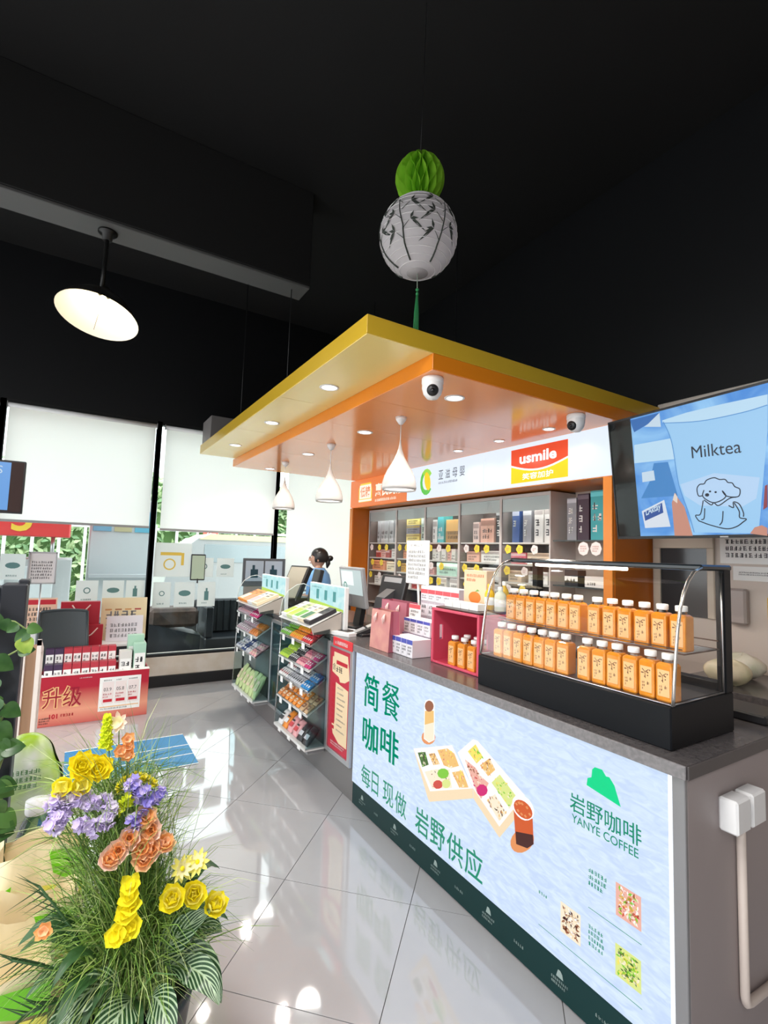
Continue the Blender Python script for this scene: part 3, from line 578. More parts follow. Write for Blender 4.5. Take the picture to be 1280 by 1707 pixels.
# ================================================================== HEATED GLASS DISPLAY CASE
CB = mat('case_black', (.003, .004, .006), .45, 0, .25)
GL = glass('case_glass', (.97, .985, .98), .13)
t = thing('display_case', 'black countertop display case with curved glass front on worktop', 'display case', (1.80, 1.3, .965))
MB(CB).box(1.60, 2.005, .865, 1.735, .965, 1.097, .004).build('base', t)
MB(mat('case_tray', (.18, .17, .17), .3, .8)).box(1.625, 1.96, .885, 1.715, 1.097, 1.101).build('floor_tray', t)
for y in (.865, 1.705): MB(CB).box(1.955, 2.005, y, y+.03, 1.097, 1.535, .003).build('rear_post', t)
MB(CB).box(1.955, 2.005, .895, 1.705, 1.097, 1.13, .002).build('rear_sill', t)
MB(mat('case_top_dark', (.015, .02, .024), .15)).box(1.80, 2.01, .862, 1.738, 1.522, 1.543, .006).build('top', t)
arc = [(1.617, 1.10), (1.625, 1.17), (1.636, 1.25), (1.650, 1.33), (1.668, 1.40), (1.690, 1.448), (1.718, 1.488), (1.755, 1.517), (1.805, 1.532)]
def prof(v):
    k = v*(len(arc)-1); i = min(int(k), len(arc)-2); f = k-i; return (arc[i][0]+(arc[i+1][0]-arc[i][0])*f, arc[i][1]+(arc[i+1][1]-arc[i][1])*f)
MB(GL).surf(lambda u, v: (prof(v)[0], .868+.864*u, prof(v)[1]), 2, 16).build('curved_glass', t)
for y in (.874, 1.728):
    MB(GL).poly([(x, y, z) for x, z in arc]+[(1.955, y, 1.522), (1.955, y, 1.10)]).build('side_glass', t)
for y in (.866, 1.734): MB(mat('case_edge', (.75, .72, .68), .2, .9)).tube([(x-.002, y, z) for x, z in arc], .0055, 8).build('edge_trim', t)
for y in (.872, 1.730): MB(STEEL).tube([(1.617, y, 1.101), (1.952, y, 1.101)], .003, 6).build('sill_trim', t)
MB(STEEL).tube([(1.617, .868, 1.10), (1.617, 1.732, 1.10)], .003, 6).build('sill_trim', t)
MB(STEEL).tube([(1.95, .872, 1.10), (1.95, .872, 1.515)], .0035, 6).build('post_trim', t)
sh = MB(mat('wire_brown', (.18, .10, .07), .3, .8))
for x in (1.722, 1.95): sh.tube([(x, .885, 1.246), (x, 1.715, 1.246)], .003, 6)
for y in (.885, 1.715): sh.tube([(1.722, y, 1.246), (1.95, y, 1.246)], .003, 6)
sh.tube([(1.71, .885, 1.262), (1.71, 1.715, 1.262)], .0022, 6)
sh.tube([(1.95, .885, 1.275), (1.95, 1.715, 1.275)], .0025, 6)
sh.build('shelf_frame', t)
ws = MB(STEEL)
for i in range(1, 12): ws.tube([(1.722+i*.019, .885, 1.248), (1.722+i*.019, 1.715, 1.248)], .0015, 5)
tag(ws.build('shelf_wire', t), kind='stuff')
MB(glow('case_tube', (1, .93, .8), 9.0)).tube([(1.83, 1.15, 1.516), (1.83, 1.60, 1.516)], .007, 8).build('lamp_tube', t)
light('case_light', 'AREA', (1.84, 1.3, 1.512), 2.2, (1, .88, .7), .03, sy=.75)

# juice bottles
JU = mat('juice_orange', (.78, .29, .025), .12, 0, .5, .6, noise=(30, (.70, .23, .018), 4))
CLEAR = glass('clear_plastic', (.96, .96, .95), 1.0, .05)
LB = mat('bottle_label', (.83, .47, .21), .5); LBI = mat('bottle_label_ink', (.16, .07, .03), .5)
CAP = mat('bottle_cap', (.86, .85, .84), .35)
def rsq(r, h, c=.006):                         # rounded square ring
    pts = []
    for k, (sx, sy) in enumerate(((1, 1), (-1, 1), (-1, -1), (1, -1))):
        for j in range(3):
            a = R(90*k+45*j); pts.append((sx*(r-c)+c*math.cos(a), sy*(r-c)+c*math.sin(a), h))
    return pts
def loft(mb, rings, smooth=True):
    n = len(rings[0]); vs = [p for r in rings for p in r]; fs = []
    for k in range(len(rings)-1):
        for i in range(n): fs.append((k*n+i, k*n+(i+1) % n, (k+1)*n+(i+1) % n, (k+1)*n+i))
    fs.append(tuple(range(n-1, -1, -1))); fs.append(tuple((len(rings)-1)*n+i for i in range(n))); mb.add(vs, fs, smooth); return mb
def make_bottle(h=.150, w=.0275):
    t = thing('juice_bottle', 'x', 'bottle', (0, 0, 0))
    loft(MB(JU), [rsq(w*.93, .0, .005), rsq(w, .004), rsq(w, h*.74), rsq(w*.9, h*.785, .008), rsq(w*.66, h*.815, .0085)], False).build('juice_body', t, world=False)
    MB(CLEAR).lathe([(w*.66, h*.81), (w*.62, h*.85), (w*.62, h*.885)], 14).build('neck', t, world=False)
    MB(CAP).lathe([(w*.66, h*.875), (w*.7, h*.88), (w*.7, h*.99), (w*.62, h), (.0005, h)], 16).build('cap', t, world=False)
    lab = MB(LB); lab.box(-w-.0012, -w, -w*.72, w*.72, h*.10, h*.66, .0005); l = lab.build('label', t, world=False)
    m = MB(LBI); x = -w-.0016; r = random.Random(3)
    m.tube([(x, w*.45, h*.60), (x, w*.1, h*.54), (x, -w*.35, h*.60)], .0012, 4); m.tube([(x, w*.1, h*.54), (x, w*.05, h*.40)], .0010, 4)
    for i in range(7): y, z = r.uniform(-.5, .5)*w, h*r.uniform(.42, .62); m.disc((x, y, z), .0026, (-1, 0, 0), 6)
    scrawl(m, (x, w*.5, h*.14), NYD, ZU, w*.35, h*.2, 3, seed=1); scrawl(m, (x, -w*.1, h*.14), NYD, ZU, w*.45, h*.22, 2, seed=2); m.build('label_print', l, world=False)
    return t
proto = make_bottle(); used = [False]
def bottle(x, y, z, label, rz=0, group='orange juice bottles'):
    if not used[0]: used[0] = True; o = proto; o.location = (x, y, z); o.rotation_euler = (0, 0, rz); o['label'] = label; o['group'] = group
    else: o = dup(proto, (x, y, z), label, rz, group)
    return o
def row(x, z, y0, y1, n, what):
    for k in range(n): bottle(x+rnd.uniform(-.002, .002), y0+(y1-y0)*k/(n-1), z, 'orange juice bottle, %s from left of the %s' % (ORD[k], what), R(rnd.uniform(-3, 3)))
row(1.664, 1.1015, 1.648, 1.302, 7, 'left seven in the lower case row')
row(1.664, 1.1015, 1.205, .905, 6, 'right six in the lower case row')
row(1.765, 1.2505, 1.672, 1.322, 7, 'left seven on the case wire shelf')
row(1.765, 1.2505, 1.235, .915, 6, 'right six on the case wire shelf')

# ================================================================== PINK CRATE
PK = mat('crate_pink', (.66, .075, .135), .38)
t = thing('pink_crate', 'pink plastic crate on its side holding juice bottles', 'crate', (1.9, 2.01, .965))
cx0, cx1, c0, c1, cz0, cz1, w = 1.69, 2.04, 1.83, 2.192, .966, 1.255, .010
MB(PK).box(cx0, cx1, c0, c1, cz0, cz0+w, .003).build('bottom_panel', t); MB(PK).box(cx0, cx1, c0, c1, cz1-w, cz1, .003).build('top_panel', t); MB(PK).box(cx1-w, cx1, c0, c1, cz0+w, cz1-w).build('back_panel', t)
for y in (c0, c1-w):
    s = MB(PK); s.box(cx0, 1.728, y, y+w, cz0+w, cz1-w); s.box(1.752, cx1-w, y, y+w, cz0+w, cz1-w); s.box(1.728, 1.752, y, y+w, cz0+w, 1.085); s.box(1.728, 1.752, y, y+w, 1.165, cz1-w); s.build('side_panel', t)
rim = MB(PK); rim.box(cx0-.006, cx0+.012, c0-.008, c0+.008, cz0, cz1+.003, .002); rim.box(cx0-.006, cx0+.012, c1-.008, c1+.008, cz0, cz1+.003, .002); rim.box(cx0-.006, cx0+.012, c0, c1, cz1-.010, cz1+.003, .002); rim.box(cx0-.006, cx0+.012, c0, c1, cz0, cz0+.012, .002); rim.build('rim', t)
for k in range(3): bottle(1.725, 2.045-k*.075, cz0+w+.0005, 'orange juice bottle in front row of pink crate, %s from left' % ORD[k])
for k in range(3): bottle(1.80, 2.035-k*.078, cz0+w+.0005, 'orange juice bottle in back row of pink crate, %s from left' % ORD[k])
# ================================================================== SMALL GOODS ON THE COUNTER
def pbox(name, cat, label, x0, y0, z0, dx, dy, dz, body, art=None, group=None, face='x'):
    """carton standing with its printed face towards -X; y0 is its left edge (larger y). art(mb, o, ux, uy, w, h) draws the print"""
    t = thing(name, label, cat, (x0+dx/2, y0-dy/2, z0), group=group)
    MB(body).box(x0, x0+dx, y0-dy, y0, z0, z0+dz, min(.0015, dz*.1)).build('carton', t)
    if art:
        m = MB(PAPER); art(m, Vector((x0-.0004, y0, z0)), NYD, ZU, dy, dz)
        if m.f: m.build('print', t)
    return t
def art_band(band, bg=None, ink=GREYINK, bz=(.72, 1.0), rows=3, seed=0):
    def f(m, o, ux, uy, w, h):
        if bg: rect(m, o, ux, uy, w*.03, w*.97, h*.03, h*.97, bg)
        o2 = o-XR*.0003
        rect(m, o2, ux, uy, 0, w, h*bz[0], h*bz[1], band)
        scrawl(m, o2+ux*(w*.14)+uy*(h*.12), ux, uy, w*.72, h*(bz[0]-.2) if bz[0] > .4 else h*.4, rows, ink, seed=seed)
    return f
BL = mat('box_blue', (.08, .10, .45), .4); BW = mat('box_white', (.82, .80, .84), .45); PU = mat('box_mauve', (.55, .42, .55), .45)
k = 0
for i in range(4): pbox('medicine_box', 'box', 'blue and white carton, %s from left in the lower row by pink bag' % ORD[i], 1.625, 2.518-i*.0575, .966, .13, .054, .098, BW, art_band(BL, None, INK, (.74, 1.0), 3, i), 'blue topped cartons')
for i in range(4): pbox('medicine_box', 'box', 'blue and white carton, %s from left in the raised row' % ORD[i], 1.775, 2.60-i*.068, 1.062, .10, .064, .088, BW, art_band(BL, None, INK, (.80, 1.0), 3, i+5), 'blue topped cartons')
tag(MB(mat('riser_purple', (.10, .05, .12), .4)).box(1.765, 1.89, 2.325, 2.605, .966, 1.061, .003).build('display_riser'), 'dark purple riser block under the raised blue cartons', 'riser')
RB = mat('box_red', (.72, .10, .12), .45)
for j in range(4):
    for i in range(5):
        pbox('medicine_box', 'box', 'white carton behind the crate, %s from left in the %s layer' % (ORD[i], ['bottom', 'second', 'third', 'red banded top'][j]), 1.93, 2.64-i*.076, .966+j*.0945, .09, .073, .0935, BW, art_band(RB if j == 3 else hue('box_grey_band', (.5, .45, .5)), None, INK, (.5, .78) if j == 3 else (.85, 1), 2, i+j*7), 'red banded carton stack')
# pink paper gift bags
ROSE = mat('bag_rose', (.60, .24, .23), .35, noise=(9, (.72, .36, .30), 4)); ROSE2 = mat('bag_rose_dark', (.42, .10, .15), .4); RIB = mat('ribbon_rose', (.80, .55, .52), .3)
def giftbag(label, x0, y0, z0, dx, dy, dz, m1, m2, rib):
    t = thing('gift_bag', label, 'bag', (x0+dx/2, y0-dy/2, z0), group='paper gift bags')
    MB(m1).slab([(x0, y0, z0), (x0, y0-dy, z0), (x0+.012, y0-dy, z0+dz), (x0+.012, y0, z0+dz)], (.0015, 0, 0)).build('front_panel', t)
    MB(m1).slab([(x0+dx, y0, z0), (x0+dx, y0-dy, z0), (x0+dx-.012, y0-dy, z0+dz), (x0+dx-.012, y0, z0+dz)], (-.0015, 0, 0)).build('back_panel', t)
    for y in (y0, y0-dy):
        s = 1 if y == y0 else -1
        MB(m2).poly([(x0, y, z0), (x0+dx/2, y-s*.012, z0), (x0+dx/2, y-s*.022, z0+dz), (x0+.012, y, z0+dz)]).poly([(x0+dx/2, y-s*.012, z0), (x0+dx, y, z0), (x0+dx-.012, y, z0+dz), (x0+dx/2, y-s*.022, z0+dz)]).build('gusset', t)
    MB(m2).box(x0+.002, x0+dx-.002, y0-dy+.002, y0-.002, z0, z0+.002).build('bottom', t)
    for f in (.28, .72):
        y = y0-dy*f; zt = z0+dz
        b = MB(rib).tube([(x0+.009, y, zt-.02), (x0-.004, y+.006, zt-.045), (x0-.006, y-.004, zt-.075)], [.004, .007, .003], 6); b.tube([(x0+.009, y, zt-.02), (x0-.004, y-.012, zt-.04), (x0-.006, y-.016, zt-.062)], [.004, .006, .003], 6); b.build('ribbon', t)
    return t
giftbag('rose pink paper gift bag with ribbon ties on front of worktop', 1.585, 2.695, .966, .085, .215, .235, ROSE, ROSE2, RIB)
giftbag('darker rose gift bag with bow standing behind the front bag', 1.80, 2.93, .966, .11, .30, .265, mat('bag_rose_b', (.48, .15, .20), .4), ROSE2, RIB)
pbox('price_card', 'card', 'small red topped price card leaning behind blue cartons', 1.80, 2.585, 1.151, .006, .12, .085, PAPER, art_band(RB, None, INK, (.7, 1.0), 2, 3))
pbox('tan_carton', 'box', 'tan carton standing beside the darker gift bag', 1.915, 2.735, .966, .012, .06, .26, mat('tan_board', (.62, .45, .25), .6))
# framed notice on a stand
t = thing('notice_stand', 'white framed notice on a slim stand before the shelves', 'notice', (1.96, 2.725, .966))
MB(WHITE).box(1.95, 1.965, 2.598, 2.852, 1.345, 1.637, .004).build('frame', t); m = MB(PAPER); rect(m, (1.9494, 2.84, 1.36), NYD, ZU, 0, .23, 0, .265)
m.use(INK).text('价格公示', (1.949, 2.80, 1.595), NYD, ZU, w=.14, h=.018); scrawl(m, (1.949, 2.825, 1.375), NYD, ZU, .2, .2, 7, INK, seed=4); m.build('notice_print', t)
MB(WHITE).tube([(1.965, 2.725, 1.35), (1.995, 2.725, .985)], .008, 8).build('pole', t); MB(WHITE).lathe([(.001, 0), (.07, 0), (.07, .01), (.012, .022), (.001, .022)], 24, (1.995, 2.725, .966)).build('foot', t)
# goods on top of the crate
zt = 1.2585
tag(MB(mat('tray_brown', (.05, .02, .02), .3)).box(1.70, 2.035, 1.835, 2.187, zt, zt+.008, .003).build('serving_tray'), 'thin dark tray lying on top of the pink crate', 'tray')
zt += .0085
def art_fruit(m, o, ux, uy, w, h):
    rect(m, o, ux, uy, w*.04, w*.96, h*.02, h*.98, mat('peach_paper', (.86, .62, .40), .55)); o2 = o-XR*.0004
    OR_ = mat('fruit_orange', (.85, .22, .03), .5); m.use(OR_).poly([o2+ux*(w*(.5+.27*math.cos(a)))+uy*(h*(.27+.16*math.sin(a))) for a in [i*.4 for i in range(16)]])
    m.use(mat('leaf_print', (.2, .4, .08), .5)).poly([o2-XR*.0002+ux*(w*a)+uy*(h*b) for a, b in ((.5, .42), (.62, .5), (.72, .46))])
    scrawl(m, o2+ux*(w*.12)+uy*(h*.68), ux, uy, w*.76, h*.24, 2, mat('ink_orange', (.75, .2, .08), .5), seed=6)
pbox('drink_carton', 'box', 'peach coloured carton with orange fruit picture on the crate', 1.86, 2.14, zt, .06, .18, .20, mat('peach_board', (.82, .60, .42), .5), art_fruit)
for i in range(4): pbox('small_carton', 'box', 'plain white carton on top of the pink crate, %s from left' % ORD[i], 1.745, 2.165-i*.067, zt, .06, .064, .034, PAPER, group='plain white cartons')
def lathe_bottle(label, x, y, z, h, r, cbody, ccap, name='drink_bottle'):
    t = thing(name, label, 'bottle', (x, y, z))
    MB(cbody).lathe([(.001, 0), (r*.92, 0), (r, h*.03), (r, h*.62), (r*.8, h*.72), (r*.42, h*.82), (r*.4, h*.88)], 20, (x, y, z)).build('body', t)
    MB(ccap).lathe([(r*.46, h*.86), (r*.46, h*.99), (r*.4, h), (.001, h)], 16, (x, y, z)).build('cap', t)
    MB(PAPER).lathe([(r*1.015, h*.2), (r*1.015, h*.5)], 20, (x, y, z)).build('label', t)
YB = mat('drink_yellow', (.85, .52, .02), .2)
lathe_bottle('yellow drink bottle beside the peach carton', 1.86, 1.935, zt, .135, .026, YB, hue('cap_yellow', (.8, .55, .05)))
lathe_bottle('pale green white bottle nearest the display case on the crate', 1.87, 1.868, zt, .125, .03, hue('drink_pale', (.72, .78, .66)), CAP)
lathe_bottle('small yellow drink bottle behind the taller yellow one', 1.93, 1.90, zt, .15, .024, YB, CAP)

# ------------------------------------------------ tills
SCR = glow('till_screen', (.55, .66, .66), .8); GREY = mat('till_grey', (.32, .32, .33), .4); DARK = mat('till_dark', (.018, .018, .02), .4)
t = thing('customer_display', 'grey framed customer screen showing a pale page at the till', 'screen', (1.86, 3.42, .966))
M0 = Matrix.Translation((1.86, 3.42, 1.12)) @ Matrix.Rotation(R(-9), 4, 'Y') @ Matrix.Rotation(R(0), 4, 'Z')
def tm(m, M): b = MB(m); b.M = M; return b
tm(GREY, M0).box(0, .03, -.19, .19, 0, .31, .006).build('housing', t); s = tm(SCR, M0).box(-.002, .001, -.165, .165, .10, .29).build('screen', t)
b = tm(glow('screen_white', (.9, .95, .95), .8), M0); b.box(-.0026, -.002, -.04, .155, .17, .28); b.use(glow('screen_teal', (.2, .45, .38), .7)); b.lathe([(.016, 0), (.03, 0)], 18, (-.003, .10, .165), axis=(1, 0, 0)); b.use(glow('screen_grey', (.16, .15, .15), .6)); b.box(-.0026, -.002, .02, .165, .02, .1); b.build('screen_page', s)
MB(DARK).slab([(1.88, 3.37, .98), (1.88, 3.47, .98), (1.92, 3.46, 1.2), (1.92, 3.38, 1.2)], (.04, 0, 0)).build('arm', t); MB(DARK).box(1.80, 2.02, 3.30, 3.54, .966, .985, .005).build('foot', t)
t = thing('till_monitor', 'black till monitor seen from behind next to the customer screen', 'monitor', (2.03, 3.2, .966))
M0 = Matrix.Translation((2.0, 3.19, 1.08)) @ Matrix.Rotation(R(14), 4, 'Y')
tm(DARK, M0).box(0, .04, -.17, .17, -.02, .31, .008).build('housing', t); tm(GREY, M0).box(-.004, .002, -.12, .12, .25, .29, .004).build('vent', t)
tm(mat('till_mid', (.06, .06, .065), .4), M0).slab([(0, -.06, .0), (-.07, -.05, .02), (-.07, -.05, .12), (0, -.06, .2)], (0, .12, 0)).build('hinge', t); MB(DARK).slab([(1.98, 3.12, .966), (2.16, 3.12, .966), (2.10, 3.14, 1.1), (2.03, 3.14, 1.1)], (0, .12, 0)).build('stand', t)
t = thing('card_reader', 'grey card payment terminal lying by the till', 'card terminal', (1.77, 3.06, .966))
M0 = Matrix.Translation((1.77, 3.06, 1.0)) @ Matrix.Rotation(R(-20), 4, 'Z') @ Matrix.Rotation(R(-22), 4, 'Y')
tm(DARK, M0).box(-.09, .09, -.05, .05, -.02, .02, .008).build('housing', t); tm(GREY, M0).box(-.085, -.005, -.042, .042, .02, .024, .002).build('keypad', t); tm(hue('reader_screen', (.45, .45, .43)), M0).box(.01, .08, -.042, .042, .02, .024, .002).build('screen', t); MB(DARK).box(1.70, 1.86, 3.0, 3.12, .966, .985, .004).build('base', t)
t = thing('scanner_pad', 'white barcode scanner pad with black window on worktop', 'scanner', (1.66, 3.2, .966))
M0 = Matrix.Translation((1.665, 3.18, .966)) @ Matrix.Rotation(R(12), 4, 'Z')
tm(WHITE, M0).slab([(-.08, -.14, 0), (.06, -.14, 0), (.09, 0, 0), (.06, .14, 0), (-.08, .14, 0), (-.1, 0, 0)], (0, 0, .022)).build('housing', t); tm(BLACK, M0).box(-.045, .045, -.08, .05, .022, .025, .002).build('window', t)
t = thing('receipt_printer', 'black receipt printer behind the card terminal', 'printer', (1.98, 2.98, .966))
MB(DARK).box(1.93, 2.08, 2.93, 3.04, .966, 1.10, .012).build('housing', t); MB(PAPER).slab([(1.95, 2.95, 1.10), (1.95, 3.02, 1.10), (1.93, 3.02, 1.15), (1.93, 2.95, 1.15)], (.001, 0, 0)).build('receipt', t); MB(GREY).box(1.924, 1.932, 2.95, 3.02, 1.0, 1.07, .003).build('front_cover', t)
# far till monitors in front of the woman
t = thing('slanted_till_screen', 'black till with slanted tan screen left of the woman', 'monitor', (1.95, 4.98, .966))
M0 = Matrix.Translation((1.90, 4.99, 1.02)) @ Matrix.Rotation(R(18), 4, 'Z') @ Matrix.Rotation(R(26), 4, 'Y')
tm(DARK, M0).box(0, .06, -.15, .15, 0, .40, .006).build('housing', t); tm(mat('tan_screen', (.42, .38, .30), .25), M0).box(-.003, .001, -.13, .13, .03, .38).build('screen', t); MB(DARK).box(1.88, 2.14, 4.86, 5.09, .966, 1.05, .01).build('stand', t)
t = thing('till_monitor', 'black till monitor back directly before the woman', 'monitor', (2.02, 4.62, .966))
M0 = Matrix.Translation((2.0, 4.60, 1.05)) @ Matrix.Rotation(R(-12), 4, 'Z') @ Matrix.Rotation(R(12), 4, 'Y')
tm(DARK, M0).box(0, .045, -.13, .15, 0, .32, .008).build('housing', t); MB(DARK).slab([(1.98, 4.54, .966), (2.18, 4.54, .966), (2.12, 4.56, 1.12), (2.02, 4.56, 1.12)], (0, .12, 0)).build('stand', t)
tag(MB(mat('back_cabinet', (.05, .05, .055), .4)).box(2.62, 2.95, 5.5, 5.93, 0, 1.05, .006).build('low_cabinet'), 'dark low cabinet below the long blind behind the woman', 'cabinet')

# ================================================================== SNACK RACKS
ACR = glass('rack_acrylic', (.80, .90, .92), .9); CH = mat('rack_chrome', (.6, .6, .6), .25, .8); SW = mat('rack_white', (.72, .72, .71), .4)
TAG = mat('price_tag', (.88, .88, .87), .6)
def packet(label, x, y, z, w, d, h, tilt, c1, c2, group, rz=0, name='snack_packet', pr=0):
    t = thing(name, label, 'packet', (x, y, z), rz, group)
    def fn(u, v):
        a = .5+.5*math.cos(2*math.pi*u); s = math.sin(2*math.pi*u); th = math.sin(math.pi*min(max(v, .0), 1))**.5
        return (0, 0, 0)
    mb = MB(c1); M = Matrix.Rotation(tilt, 4, 'Y'); mb.M = M
    vs = []; n = 8
    for vi, (f, e) in enumerate(((0, .12), (.07, .35), (.2, .9), (.5, 1), (.8, .9), (.93, .35), (1, .12))):
        for i in range(n):
            a = 2*math.pi*i/n; vs.append((d/2*e*math.sin(a), w/2*math.cos(a)*(1 if e > .2 else 1.0), h*f))
    fs = [tuple(range(n-1, -1, -1)), tuple(6*n+i for i in range(n))]
    for k in range(6):
        for i in range(n): fs.append((k*n+i, k*n+(i+1) % n, (k+1)*n+(i+1) % n, (k+1)*n+i))
    mb.add(vs, fs, True); mb.build('wrapper', t, world=False)
    p = MB(c2); p.M = M; q = -d/2*1.02
    if pr == 0: p.add([(q, w*.32, h*.25), (q, -w*.32, h*.25), (q, -w*.3, h*.5), (q, w*.3, h*.5)], [(0, 1, 2, 3)]); p.use(INK).add([(q*1.02, w*.22, h*.56), (q*1.02, -w*.22, h*.56), (q*1.02, -w*.22, h*.66), (q*1.02, w*.22, h*.66)], [(0, 1, 2, 3)])
    else: p.add([(q, w*.35, h*.3), (q, -w*.35, h*.3), (q, -w*.3, h*.72), (q, w*.3, h*.72)], [(0, 1, 2, 3)]); p.use(c1).add([(q*1.02, w*.2, h*.42), (q*1.02, -w*.2, h*.42), (q*1.02, -w*.2, h*.6), (q*1.02, w*.2, h*.6)], [(0, 1, 2, 3)])
    p.build('print', t, world=False)
    return t
C_ = dict(green=hue('pk_green', (.16, .42, .04)), lime=hue('pk_lime', (.45, .65, .05)), dkgreen=hue('pk_dkgreen', (.03, .16, .06)), orange=hue('pk_orange', (.85, .28, .03)), red=hue('pk_red', (.62, .03, .04)), yellow=hue('pk_yellow', (.85, .62, .06)), magenta=hue('pk_magenta', (.55, .02, .16)), pink=hue('pk_pink', (.8, .4, .42)), white=hue('pk_white', (.8, .8, .8)), black=hue('pk_black', (.03, .03, .035)), blue=hue('pk_blue', (.02, .25, .6)), navy=hue('pk_navy', (.02, .05, .18)), amber=hue('pk_amber', (.65, .22, .05)), brown=hue('pk_brown', (.20, .08, .05)), cream=hue('pk_cream', (.82, .70, .5)), tan=hue('pk_tan', (.55, .36, .2)), mauve=hue('pk_mauve', (.45, .32, .38)), silver=hue('pk_silver', (.55, .56, .6)), pale=hue('pk_pale_green', (.55, .68, .32)), dkred=hue('pk_dkred', (.32, .02, .03)))
def rack(y0, y1, shelves, label, which, blue):
    """y0 far (left) end, y1 near (right) end; shelves: (z front, [colour runs], height, tilt)"""
    t = thing('snack_rack', label, 'rack', (1.47, (y0+y1)/2, .17))
    MB(SW).slab([(1.40, y0, .19), (1.40, y1, .19), (1.553, y1-.0, .19), (1.553, y0, .19)], (0, 0, .018)).build('bottom_tray', t)
    MB(GREY).slab([(1.43, y0-.02, .19), (1.43, y1+.02, .19), (1.555, y1+.02, .19), (1.555, y0-.02, .19)], (0, 0, -.03)).build('under_tray', t)
    MB(mat('rack_back', (.16, .19, .19), .3)).box(1.548, 1.556, y1, y0, .20, .93).build('back_panel', t)
    for y in (y0, y1): MB(ACR).slab([(1.405, y, .2), (1.556, y, .2), (1.556, y, 1.0), (1.43, y, .98)], (0, .004, 0)).build('side_panel', t)
    MB(CH).tube([(1.405, y0, .2), (1.428, y0, .985)], .004, 6).build('edge_rail', t)
    # lit header and top tray
    MB(GREY).slab([(1.43, y0, .966), (1.64, y0, .966), (1.64, y0, 1.12), (1.41, y0, 1.02)], (0, -.012, 0)).build('tray_end', t); MB(mat('tray_side', (.45, .42, .38), .4)).slab([(1.43, y1, .966), (1.64, y1, .966), (1.64, y1, 1.12), (1.41, y1, 1.02)], (0, .012, 0)).build('tray_end', t)
    MB(SW).slab([(1.40, y0, 1.02), (1.40, y1, 1.02), (1.635, y1, 1.115), (1.635, y0, 1.115)], (0, 0, -.006)).build('top_tray', t)
    hb = MB(mat('header_white', (.8, .82, .82), .4)).box(1.655, 1.69, y1-.01, y0, .966, 1.29, .004).build('header_box', t)
    hp = MB(glow('header_print', (.45, .80, .84), .75, ((4, 10, 10), (.72, .93, .93)))).box(1.652, 1.656, y1, y0-.01, 1.11, 1.284).build('header_panel', t)
    m = MB(glow('header_lime', (.55, .80, .10), .7)); m.poly([(1.6515, y0-.01, 1.11), (1.6515, y1, 1.11), (1.6515, y1, 1.128), (1.6515, (y0+y1)/2, 1.145), (1.6515, y0-.01, 1.158)]); r = random.Random(which)
    m.use(glow('header_teal', (.10, .42, .42), .6))
    for i in range(3):
        yy = y0-.14-i*.15; rect(m, (1.6513, yy, 1.17), NYD, ZU, 0, .05, 0, .075)
    scrawl(m, (1.6513, y0-.05, 1.25), NYD, ZU, .2, .02, 1, seed=which); m.build('header_lettering', hp)
    arcp = [(1.655, 1.25), (1.60, 1.275), (1.54, 1.265), (1.47, 1.22), (1.425, 1.15), (1.405, 1.03)]
    MB(ACR).poly([(x, y0+.003, z) for x, z in arcp]+[(1.655, y0+.003, 1.12)]).build('side_shield', t); MB(mat('shield_edge', (.75, .8, .8), .2)).tube([(x, y0+.003, z) for x, z in arcp], .003, 6).build('shield_edge', t)
    hn = ['top', 'second', 'third', 'fourth', 'fifth', 'lowest']
    for si, (z, runs, h, d, tiltd) in enumerate(shelves):
        if z > .25:
            MB(SW if si % 2 else CH).slab([(1.408, y0-.006, z-.012), (1.408, y1+.006, z-.012), (1.548, y1+.006, z+.078), (1.548, y0-.006, z+.078)], (0, 0, -.006)).build('shelf', t)
            MB(CH).tube([(1.408, y0-.006, z), (1.408, y1+.006, z)], .003, 6).build('shelf_lip', t)
        n = sum(c[2] for c in runs); span = (y0-y1)-.03; y = y0-.015; cnt = {}
        for c1, c2, k in runs:
            for q in range(k):
                w = span/n; cnt[c1] = cnt.get(c1, 0)+1
                steep = z > .25
                for dep in range(2 if steep else 1):
                    packet('%s %s snack packet from left on %s shelf of %s rack%s' % (ORD[min(cnt[c1]-1, 15)], c1, hn[si], which_name(which), ', rear row' if dep else ''), (1.412+dep*.066) if steep else 1.425+dep*.055, y-w*(q+.5), (z+.002+dep*.043) if steep else .2105+dep*.001, w*.88, .022 if steep else d*.8, (.073 if steep else h)*rnd.uniform(.94, 1.06)*(1+.0*dep), R(56) if steep else R(tiltd+(6 if dep else 16)), C_[c1], C_[c2], 'snack packets in %s rack' % which_name(which), R(rnd.uniform(-5, 5)), pr=si % 2)
            y -= w*k
        for q in range(3):
            yy = y0-.1-q*(y0-y1-.15)/2.4
            MB(TAG).box(1.398, 1.4, yy-.05, yy, z-.045 if z > .25 else .175, z-.002 if z > .25 else .205).build('price_tag', t)
    return t
def which_name(w): return 'near' if w == 2 else 'far'
